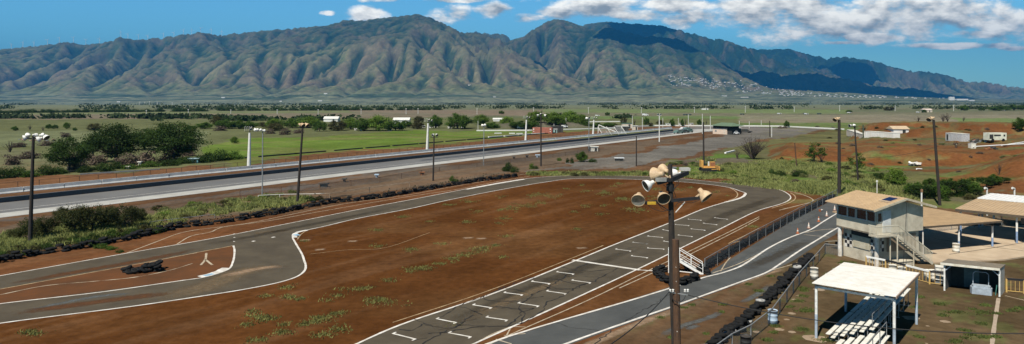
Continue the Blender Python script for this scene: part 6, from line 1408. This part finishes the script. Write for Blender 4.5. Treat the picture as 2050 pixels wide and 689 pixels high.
# cones
cone_o = mat('cone_orange', (.42, .13, .05), .7); cone_w = mat('cone_pale', (.62, .50, .42), .6)
for i, (x_, y_, m0_, lb, tilt) in enumerate([(1597, 468, cone_o, 'orange traffic cone nearest the camera on the pit road', 0), (1619, 457, cone_w, 'pale faded traffic cone, second from the nearest on the pit road', 0), (1639, 444, cone_o, 'orange and white traffic cone in the middle of the cone line', 0), (1655, 433, cone_w, 'pale pink traffic cone near the tower eave', 0), (1671, 421, cone_w, 'pale traffic cone farthest along the pit road', 0), (1641, 424, cone_w, 'fallen pale cone lying left of the cone line', 1)]):
    p = G(x_, y_); t = thing('traffic_cone', lb, 'cone', p); t.scale = (.8, .8, .85)
    if tilt: t.rotation_euler = (0, R(80), .4); t.location.z = .16
    b = MB(); b.box((0, 0, .03), (.42, .42, .05)); b.build('base', cone_o, t); b = MB(); b.lathe([(.05, .17), (.75, .035), (.77, .001)], n=12); b.build('cone', m0_, t); b = MB(); b.lathe([(.32, .125), (.50, .09)], n=12); b.build('band', white, t)
# pallet things beside the gate
p = G(1665, 492); t = thing('picnic_bench', 'small dark bench in the corner between fence and tower', 'bench', p, .3); b = MB(); b.box((0, 0, .45), (1.5, .35, .06)); b.build('seat', mat('old_board', (.20, .17, .12), .9), t)
for s_ in (-.6, .6): b = MB(); b.box((s_, 0, .22), (.08, .3, .42)); b.build('leg', blk, t)

# --- wires near the tower
tp = GT(1680, 392); wire((tp.x, tp.y-.2, CH-(344-HZ)/F*tp.y), loc2(4.6, 0, 5.2), 1.0, 'thin black cable sagging from the thick pole to the tower gable')
wire((tp.x, tp.y-.2, CH-(350-HZ)/F*tp.y), loc2(5.9, 3, 5.0), 1.3, 'lower black cable sagging from the thick pole to the tower roof')
wire(loc2(3.2, -.3, 5.6), loc2(-2.5, -5, 1.0), .1, 'taut cable running down from the tower gable to the yard fence')
q_ = GT(1882, 412); wire((q_.x-.3, q_.y, 8.3), (tp.x, tp.y, 6.3), .9, 'black cable between the thick pole and the leaning pole behind the carports')
# --- bulldozer
yl = mat('machine_yellow', (.62, .34, .08), .6, (.45, .22, .06), scale=1.5); rust = mat('machine_rust', (.30, .12, .05), .8, (.16, .07, .03), scale=2)
p = GT(1417, 343); s_ = mpp(p.y)*9; t = thing('bulldozer', 'old yellow and rusty bulldozer parked in the scrub beyond the bend', 'bulldozer', p, .05)
for y_ in (-.9, .9):
    tk = MB(); prf = []
    for k in range(16): a = 2*math.pi*k/16; prf.append((math.copysign(1.5, math.cos(a))+.38*math.cos(a), .40+.40*math.sin(a)))
    A = [Vector((x_, y_-.22, z_)) for x_, z_ in prf]; B_ = [Vector((x_, y_+.22, z_)) for x_, z_ in prf]; tk.add(A+B_, [tuple(range(15, -1, -1))[::-1], tuple(range(16, 32))[::-1]]+[(i, (i+1) % 16, (i+1) % 16+16, i+16) for i in range(16)]); tk.build('track', blk, t)
    b = MB(); b.box((0, y_, .86), (3.2, .46, .08)); b.build('fender', yl, t)
b = MB(); b.box((0, 0, .9), (3.0, 1.3, .5)); b.build('chassis', yl, t); b = MB(); b.box((1.0, 0, 1.55), (1.3, 1.0, .95)); b.build('engine_hood', rust, t)
b = MB(); b.box((.25, 0, 1.4), (.3, 1.2, .8)); b.box((1.05, 0, 2.08), (1.2, .9, .10)); b.build('cowl', yl, t)
b = MB(); b.box((-1.55, 0, 1.75), (.5, 1.5, 1.5)); b.box((-1.0, 0, 1.1), (.8, 1.2, .3)); b.build('seat_back_guard', yl, t)
b = MB(); b.box((-.75, 0, 1.4), (.5, .6, .4)); b.build('seat', blk, t); b = MB(); b.box((.0, -.55, 1.75), (.28, .3, 1.0)); b.build('side_tank', bw, t)
b = MB(); b.tube((.3, 0, 1.5), (.3, 0, 3.3), .09, .09, 8); b.build('exhaust_stack', blk, t)
b = MB(); b.box((2.4, 0, .75), (.22, 2.6, .85)); b.beam((.5, -1.15, .5), (2.4, -1.15, .6), .12); b.beam((.5, 1.15, .5), (2.4, 1.15, .6), .12); b.build('blade', yl, t)
t.scale = (.86, .86, .92)
low_wall([G(1452, 307.5), G(1470, 303)], .35, .5, wm, 'white pipe section lying on the grass beyond the bulldozer', 'pipe', 'pipe')
# --- green roofed hut
p0 = G(1427, 268); p1 = G(1455, 269.5); p2 = G(1466, 267); w_ = (p1-p0).length; o = p0
t = thing('timing_hut', 'cream hut with dark upper band and green hipped roof at the strip start', 'building', o, math.atan2((p1-p0).y, (p1-p0).x)); d_ = 6.5
hh_ = CH-(249.5-HZ)/F*p0.y
b = MB(); b.box((w_/2, d_/2, 1.25), (w_, d_, 2.5)); b.build('wall', mat('hut_pink', (.62, .50, .40), .8, (.54, .44, .35), scale=1), t)
b = MB(); b.box((w_/2+.6, d_/2, 3.0), (w_+1.0, d_-.1, 1.0)); b.build('upper_band', dark_in, t)
b = MB(); b.box((w_+1.2, d_/2, 1.25), (2.2, d_-.6, 2.5)); b.build('open_bay', dark_in, t)
x0_, x1_ = -.8, w_+3.2; b = MB(); b.add([(x0_, -1, 3.5), (x1_, -1, 3.5), (x1_, d_+1, 3.5), (x0_, d_+1, 3.5), (x0_+2.6, d_/2, 4.8), (x1_-2.6, d_/2, 4.8)], [(0, 1, 5, 4), (2, 3, 4, 5), (1, 2, 5), (3, 0, 4), (3, 2, 1, 0)]); b.build('roof', mat('green_roof', (.11, .17, .10), .7, (.09, .13, .085), scale=1), t)
fr = MB(); fr.box((1.6, -.03, 1.3), (.9, .05, .7)); fr.build('window', galv, t); fr = MB(); fr.box((w_-1.2, -.03, 1.05), (.9, .05, 2.1)); fr.build('door', mat('hut_door', (.66, .58, .48), .7), t)
# --- red container
p0 = G(1066, 267.2); p1 = G(1105, 267.8); w_ = (p1-p0).length
t = thing('shipping_container', 'rusty red shipping container beyond the drag strip', 'container', p0, math.atan2((p1-p0).y, (p1-p0).x)+.05)
ct = mat('container_red', (.33, .115, .075), .7, (.25, .085, .055), scale=.8); b = MB(); b.box((w_/2, 1.2, 1.3), (w_, 2.4, 2.5))
for k in range(int(w_/.3)): b.box((.2+k*.3, -.02, 1.3), (.13, .05, 2.3))
b.build('body', ct, t); b = MB(); b.box((w_+.01, 1.2, 1.3), (.06, 2.3, 2.3)); b.build('doors', mat('container_dark', (.12, .05, .035), .7), t)
b = MB(); b.box((.55, -.06, 1.8), (.35, .02, .6)); b.box((.55, -.06, .9), (.35, .02, .3)); b.box((w_-.8, -.06, 1.9), (.4, .02, .5)); b.box((w_-.8, -.06, .9), (.4, .02, .25)); b.build('white_marks', wm, t)
# small sheds and vehicles
def shed(px, py, w_, d_, h_, wall, roofc, label, name='shed', flat=True, rz=0., cat='shed', loc=None):
    p = loc or GT(px, py); t = thing(name, label, cat, p, rz); b = MB(); b.box((0, d_/2, h_/2), (w_, d_, h_)); b.build('wall', wall, t)
    b = MB()
    if flat: b.box((0, d_/2, h_+.08), (w_+.4, d_+.4, .16))
    else: b.add([(-w_/2-.3, -.3, h_), (w_/2+.3, -.3, h_), (w_/2+.3, d_+.3, h_), (-w_/2-.3, d_+.3, h_), (-w_/2-.3, d_/2, h_+d_*.25), (w_/2+.3, d_/2, h_+d_*.25)], [(0, 1, 5, 4), (2, 3, 4, 5), (1, 2, 5), (3, 0, 4), (3, 2, 1, 0)])
    b.build('roof', roofc, t); b = MB(); b.box((w_*.2, -.03, h_*.42), (min(1, w_*.3), .05, h_*.8)); b.build('door', dark_in, t); return t
rw = mat('white_roof', (.72, .72, .68), .6); gr = mat('green_shed_roof', (.05, .16, .10), .7); drk = mat('dark_shed', (.05, .05, .045), .8)
shed(1116, 265.5, 5, 3, 2.6, drk, drk, 'dark kiosk just right of the red container'); shed(1110.5, 266.5, 2, 1.5, 1.6, mat('aqua_box', (.35, .55, .52), .6), rw, 'pale aqua box in front of the dark kiosk', 'storage_box', cat='box')
shed(1246, 265, 5.5, 3, 2.6, drk, rw, 'dark shed with white flat roof left of the staging bleachers')
shed(1256, 257, 5, 3, 2.4, mat('cream_shed', (.60, .52, .42), .8), gr, 'cream shed with dark green roof left of the staging area')
shed(1272, 262, 2.2, 2, 2.2, mat('cream_shed', (.60, .52, .42), .8), rw, 'small cream booth beside the barrier end'); shed(387, 327, 2.0, 1.2, 1.0, mat('teal_bin', (.12, .30, .34), .6, (.22, .38, .40), scale=2), mat('teal_lid', (.35, .50, .52), .6), 'teal rubbish skip standing at the hedge left of the green field', 'skip', cat='skip', rz=.2)
shed(1480, 268, 1.3, 1.3, 2.4, mat('toilet_teal', (.08, .42, .42), .5), rw, 'teal portable toilet right of the green roofed hut', 'portable_toilet', cat='toilet')
shed(662, 244, 9, 6, 1.9, rw, rw, 'white roofed shed behind the left part of the tree belt', flat=False); shed(803, 247, 9.5, 6, 1.9, rw, rw, 'white roofed shed at the middle of the tree belt', flat=False)
shed(998, 243, 7, 4, 1.2, rw, rw, 'low white sheds behind the thin trees', flat=False); shed(1094, 232.5, 11, 5, 2.0, drk, mat('pink_roof', (.62, .52, .46), .7), 'long dark shed with pale pink roof behind the bright trees')
shed(1156, 254, 1.5, 1.5, 1.5, rw, rw, 'small white hut between the trees right of the red container'); shed(1412, 220, 8, 5, 2, rw, rw, 'tiny cream house far away on the green plain'); shed(1858, 225, 9, 6, 2.4, mat('cream_shed', (.60, .52, .42), .8), mat('pink_roof', (.62, .52, .46), .7), 'pale farm house far beyond the right banks', flat=False)
low_wall([G(1180, 244.5), G(1214, 244.2), G(1250, 244)], .45, 3, rw, 'long white flat roof low behind the round bushes', 'flat_roof', 'shed')
# far spectator stands with two white ramps
p = G(1232, 270); t = thing('spectator_stand', 'pale steel spectator stand with sloping rows by the barrier end', 'stand', p, .35)
for i in range(6): b = MB(); b.beam((-6, i*.7, .5+.45*i), (5, i*.7, .5+.45*i), .4, .08); b.build('row', pale_m, t)
for x_ in (-6, -2, 1.5, 5): b = MB(); b.beam((x_, -.3, .1), (x_, 4, 3.2), .12, .2); b.beam((x_, 4, 0), (x_, 4, 3.2), .12); b.build('frame', pale_m, t)
p = G(1214, 266); t = thing('spectator_stand', 'small white stair ramp left of the spectator stand', 'stand', p, -.3)
for x_ in (0, 1.2): b = MB(); b.beam((-3.5, x_, 3.4), (4, x_, .5), .12, .22); b.beam((-3.5, x_, 0), (-3.5, x_, 3.4), .12); b.build('frame', pale_m, t)
for k in range(8): b = MB(); b.box((-3.2+k*.95, .6, 3.3-k*.37), (.4, 1.2, .06)); b.build('row', pale_m, t)
def car(px, py, m, label, L_=4.4, h_=1.5, van=False, rz=0, loc=None):
    p = loc or GT(px, py); t = thing('van' if van else 'car', label, 'van' if van else 'car', p, rz); b = MB(); w_ = 1.8
    pr_ = [(-L_/2, .35), (L_/2, .35), (L_/2, .8 if not van else .9), (L_*.3, .9 if not van else 1.1), (L_*(.15 if not van else .26), h_), (-L_*(.25 if not van else .49), h_), (-L_*(.42 if not van else .5), .95), (-L_/2, .85)]
    A = [Vector((x_, -w_/2, z_)) for x_, z_ in pr_]; B_ = [Vector((x_, w_/2, z_)) for x_, z_ in pr_]; n = len(pr_); b.add(A+B_, [tuple(range(n)), tuple(range(2*n-1, n-1, -1))]+[((i+1) % n, i, i+n, (i+1) % n+n) for i in range(n)]); b.build('body', m, t)
    b = MB(); b.box((-.1 if not van else .6, 0, h_-.32), (L_*.42, w_+.02, .34)); b.build('window', glass, t)
    for x_ in (-L_*.32, L_*.32):
        for y_ in (-w_/2, w_/2): b = MB(); b.tube((x_, y_-.1, .33), (x_, y_+.1, .33), .33, .33, 12); b.build('wheel', tyre_m, t)
cw = mat('car_white', (.75, .76, .76), .35, spec=.6); cg = mat('car_dark', (.06, .08, .08), .35, spec=.6); cgn = mat('car_green', (.12, .20, .18), .4)
car(1370, 261, cw, 'white car on the staging area nearest the strip end', rz=.2); car(1377, 261.5, cgn, 'greenish car just right of the white staging car', rz=.2)
car(1370, 266, cg, 'dark car parked on the concrete strip end, middle one', 4.6, rz=.6); car(1378, 265.5, cgn, 'dark green car on the strip end, right one', rz=.6); car(1358, 267.5, cgn, 'dark green car on the strip end, left one', rz=.6)
car(1472, 269.5, cw, 'white golf cart sized car right of the green roofed hut', 2.6, 1.5, rz=.2); car(1491, 266, drk, 'black car right of the teal toilet', 6, 1.6, rz=0)
car(1292, 232, cw, 'white truck far on the plain above the staging area', 5.5, 1.9, True); car(1258, 233, cw, 'white truck far left on the plain road', 4.5, 1.6, True); car(1130, 257, cw, 'white van parked left among the trees', 3, 1.3, True); car(1044, 259, cw, 'white vehicle left of the grey mound', 4.2, 1.4, True)
for i, (x_, y_, c_) in enumerate([(1372, 231, cg), (1380, 231, cg), (1560, 229, cw), (1612, 229, cg), (1614, 229.5, cw), (1700, 227, cw), (1838, 226, cw), (1640, 229, cg), (1486, 230, cg), (1150, 232, cw), (1196, 233, cw), (1242, 232, cg), (2010, 222, cw)]):
    car(x_, y_, c_, '%s car on the distant road, %s in the scattered line' % ('dark' if c_ is cg else 'white', ordw(i)), 3.6, 1.2, True)
for i, (x_, y_) in enumerate([(712, 261), (724, 261.5), (780, 262), (900, 257), (925, 256), (848, 256), (862, 256), (872, 255), (1336, 251), (1344, 250.5), (1362, 250), (1384, 250), (1300, 250), (905, 245), (1146, 256), (1172, 243)]):
    shed(x_, y_, vr.uniform(1.2, 2.4), 1, vr.uniform(.6, 1.1), rw, rw, 'tiny white hut half hidden in the tree belt, %s from the list of huts' % ordw(i) if False else 'tiny white hut half hidden in the trees beyond the strip', 'hut', cat='hut').__setitem__('group', 'tiny white huts among the far trees')
shed(1240, 323, 1.9, .9, .7, drk, cw, 'small dark trolley with pale top at the edge of the dirt lot', 'trolley', cat='trolley'); shed(1190, 303, 2.0, 1, 1.2, bw, bw, 'small white cabinet right of the thin steel pole base', 'cabinet', cat='cabinet')
shed(1182, 302.5, 1.2, 1, 1.0, drk, drk, 'small black cabinet at the foot of the thin steel pole', 'cabinet', cat='cabinet')
for i, (x_, y_, w_, c_) in enumerate([(845, 351, .75, rust), (1077, 315, 1.0, bbl), (1055, 316, .5, drk), (1029, 319, .4, drk), (648, 375, 1.2, drk), (754, 356, .4, bbl), (689, 365, .4, drk), (255, 339, .45, bw), (279, 334, .5, bw), (1344, 341, 1.8, galv)]):
    lb = ['rust brown metal sheet box at the wire fence', 'pale blue box on the dirt lot by the tall black lamp pole', 'small black speaker box on the wire fence, right one', 'small black speaker box on the wire fence, left one', 'black boxy trolley on the wire fence left of the short lamp pole', 'small blue meter box on the wire fence', 'small black meter box on the wire fence', 'small cream marker block at the hedge beyond the strip', 'small white marker block at the hedge with upright stub', 'pale concrete block lying in the verge behind the near lamp pole'][i]
    shed(x_, y_, w_, .4, .5 if i not in (8,) else 1.0, c_, c_, lb, 'utility_box', cat='box', loc=G(x_, y_))
# --- containers and wrecks on the right banks
def on(px, py): return GT(px, py)
cwm = mat('container_white', (.74, .72, .68), .6, (.62, .58, .52), scale=.6); cpk = mat('container_pale', (.62, .54, .46), .7, (.50, .42, .35), scale=.6)
def cont(x0_, y0_, x1_, y1_, h_, m, label):
    p0, p1 = on(x0_, y0_), on(x1_, y1_); d = p1-p0; L_ = math.hypot(d.x, d.y); t = thing('box_trailer', label, 'container', Vector((p0.x, p0.y, min(p0.z, p1.z)-.2)), math.atan2(d.y, d.x))
    b = MB(); b.box((L_/2, 1.2, h_/2+.2), (L_, 2.4, h_)); b.build('body', m, t); b = MB(); [b.box((k*L_/12+.1, -.03, h_/2+.2), (.1, .05, h_*.9)) for k in range(12)]; b.build('ribs', m, t); b = MB(); b.box((L_/2, 1.2, h_+.22), (L_+.1, 2.5, .08)); b.build('roof', mat('roof_pale', (.7, .68, .6), .7), t); return t
cont(1695, 272, 1726, 275, 2.3, cpk, 'pale pinkish container wall, leftmost on the bank shelf'); cont(1730, 277, 1788, 277, 2.2, cwm, 'long white container right of the dark green post')
t = cont(1893, 282, 1925, 284, 2.3, mat('container_grey', (.50, .50, .50), .7), 'grey white box trailer on the bank behind the leaning pole'); b = MB(); b.box((.8, -.06, 1.3), (.7, .04, 1.6)); b.build('door', dark_in, t)
p = on(1804, 268); shed(0, 0, 5.0, 4, 1.5, cwm, mat('tan_hut_roof', (.55, .42, .28), .7), 'low building with tan gable roof right of the white container', flat=False, loc=p)
p = on(1998, 285); t = thing('wrecked_bus', 'white wrecked bus with its torn open left end on the right bank', 'bus', p, .1); b = MB(); b.box((0, 1.1, 1.35), (5.2, 2.2, 1.9)); b.prism([(-2.6, 0), (2.6, 0), (2.6, 2.2), (-2.6, 2.2)], 2.3, 2.42); b.build('body', mat('wreck_white', (.66, .67, .56), .7, (.48, .48, .38), scale=1), t)
b = MB(); b.box((-2.0, -.03, 1.4), (1.1, .06, 1.2)); b.box((1.9, -.03, 1.7), (.5, .06, .5)); b.box((-.2, -.03, 1.75), (2.0, .06, .4)); b.build('window', dark_in, t)
for x_ in (-1.6, 1.6): b = MB(); b.tube((x_, -.1, .4), (x_, .2, .4), .42, .42, 12); b.build('wheel', tyre_m, t)
def junk(px, py, w_, h_, n, label, mats, seed):
    p = on(px, py); t = thing('scrap_heap', label, 'scrap heap', p); r_ = random.Random(seed)
    for k in range(n):
        b = MB(); c_ = Vector((r_.uniform(-w_/2, w_/2), r_.uniform(-.6, .6), r_.uniform(.1, h_*.6))); M_ = Matrix.Rotation(r_.uniform(-.7, .7), 3, 'Y')@Matrix.Rotation(r_.uniform(0, 3), 3, 'Z'); b.box(c_, (r_.uniform(.5, 1.6), r_.uniform(.2, .8), r_.uniform(.08, .5)), M=M_); b.build('scrap_piece', r_.choice(mats), t)
junk(1968, 286, 6, 1.5, 16, 'heap of grey and black scrap left of the wrecked bus', [galv, drk, bw, rust], 5); junk(1950, 287, 3, 1.4, 8, 'small dark scrap pile farthest left of the wrecked bus', [galv, drk], 6); junk(1832, 333, 2.0, 1.5, 10, 'crumpled white sheet metal lying in the gully below the red bank', [cwm, cwm, galv], 7); junk(1985, 300, 3.0, 1.0, 7, 'small brown scrap by the long white pipes', [rust, drk], 8); junk(70, 283, 14, 1.2, 14, 'pale rubble heap in the field behind the left lamp pole', [mat('rubble', (.36, .26, .19), .9), galv, rust], 9)
for x0_, y0_, x1_, y1_, lb in [(1948, 298, 2056, 290, 'long white pipe on the right bank, lower one'), (2005, 295, 2056, 287, 'white pipe on the right bank, upper short one'), (1835, 343, 1845, 342, 'small white board in the gully')]:
    a, c = on(x0_, y0_), on(x1_, y1_); b = MB(); b.tube((0, 0, .45), c-a+Vector((0, 0, .3)), .15, .15, 8); b.build('pipe', wm, loc=a, label=lb, cat='pipe')
p = on(1946, 297); b = MB(); b.box((0, 0, .5), (1.2, 1.2, 1.3)); b.box((0, 0, 1.18), (1.3, 1.3, .08)); b.build('concrete_block', bw, loc=p, label='small cream block at the left end of the long white pipe', cat='block')
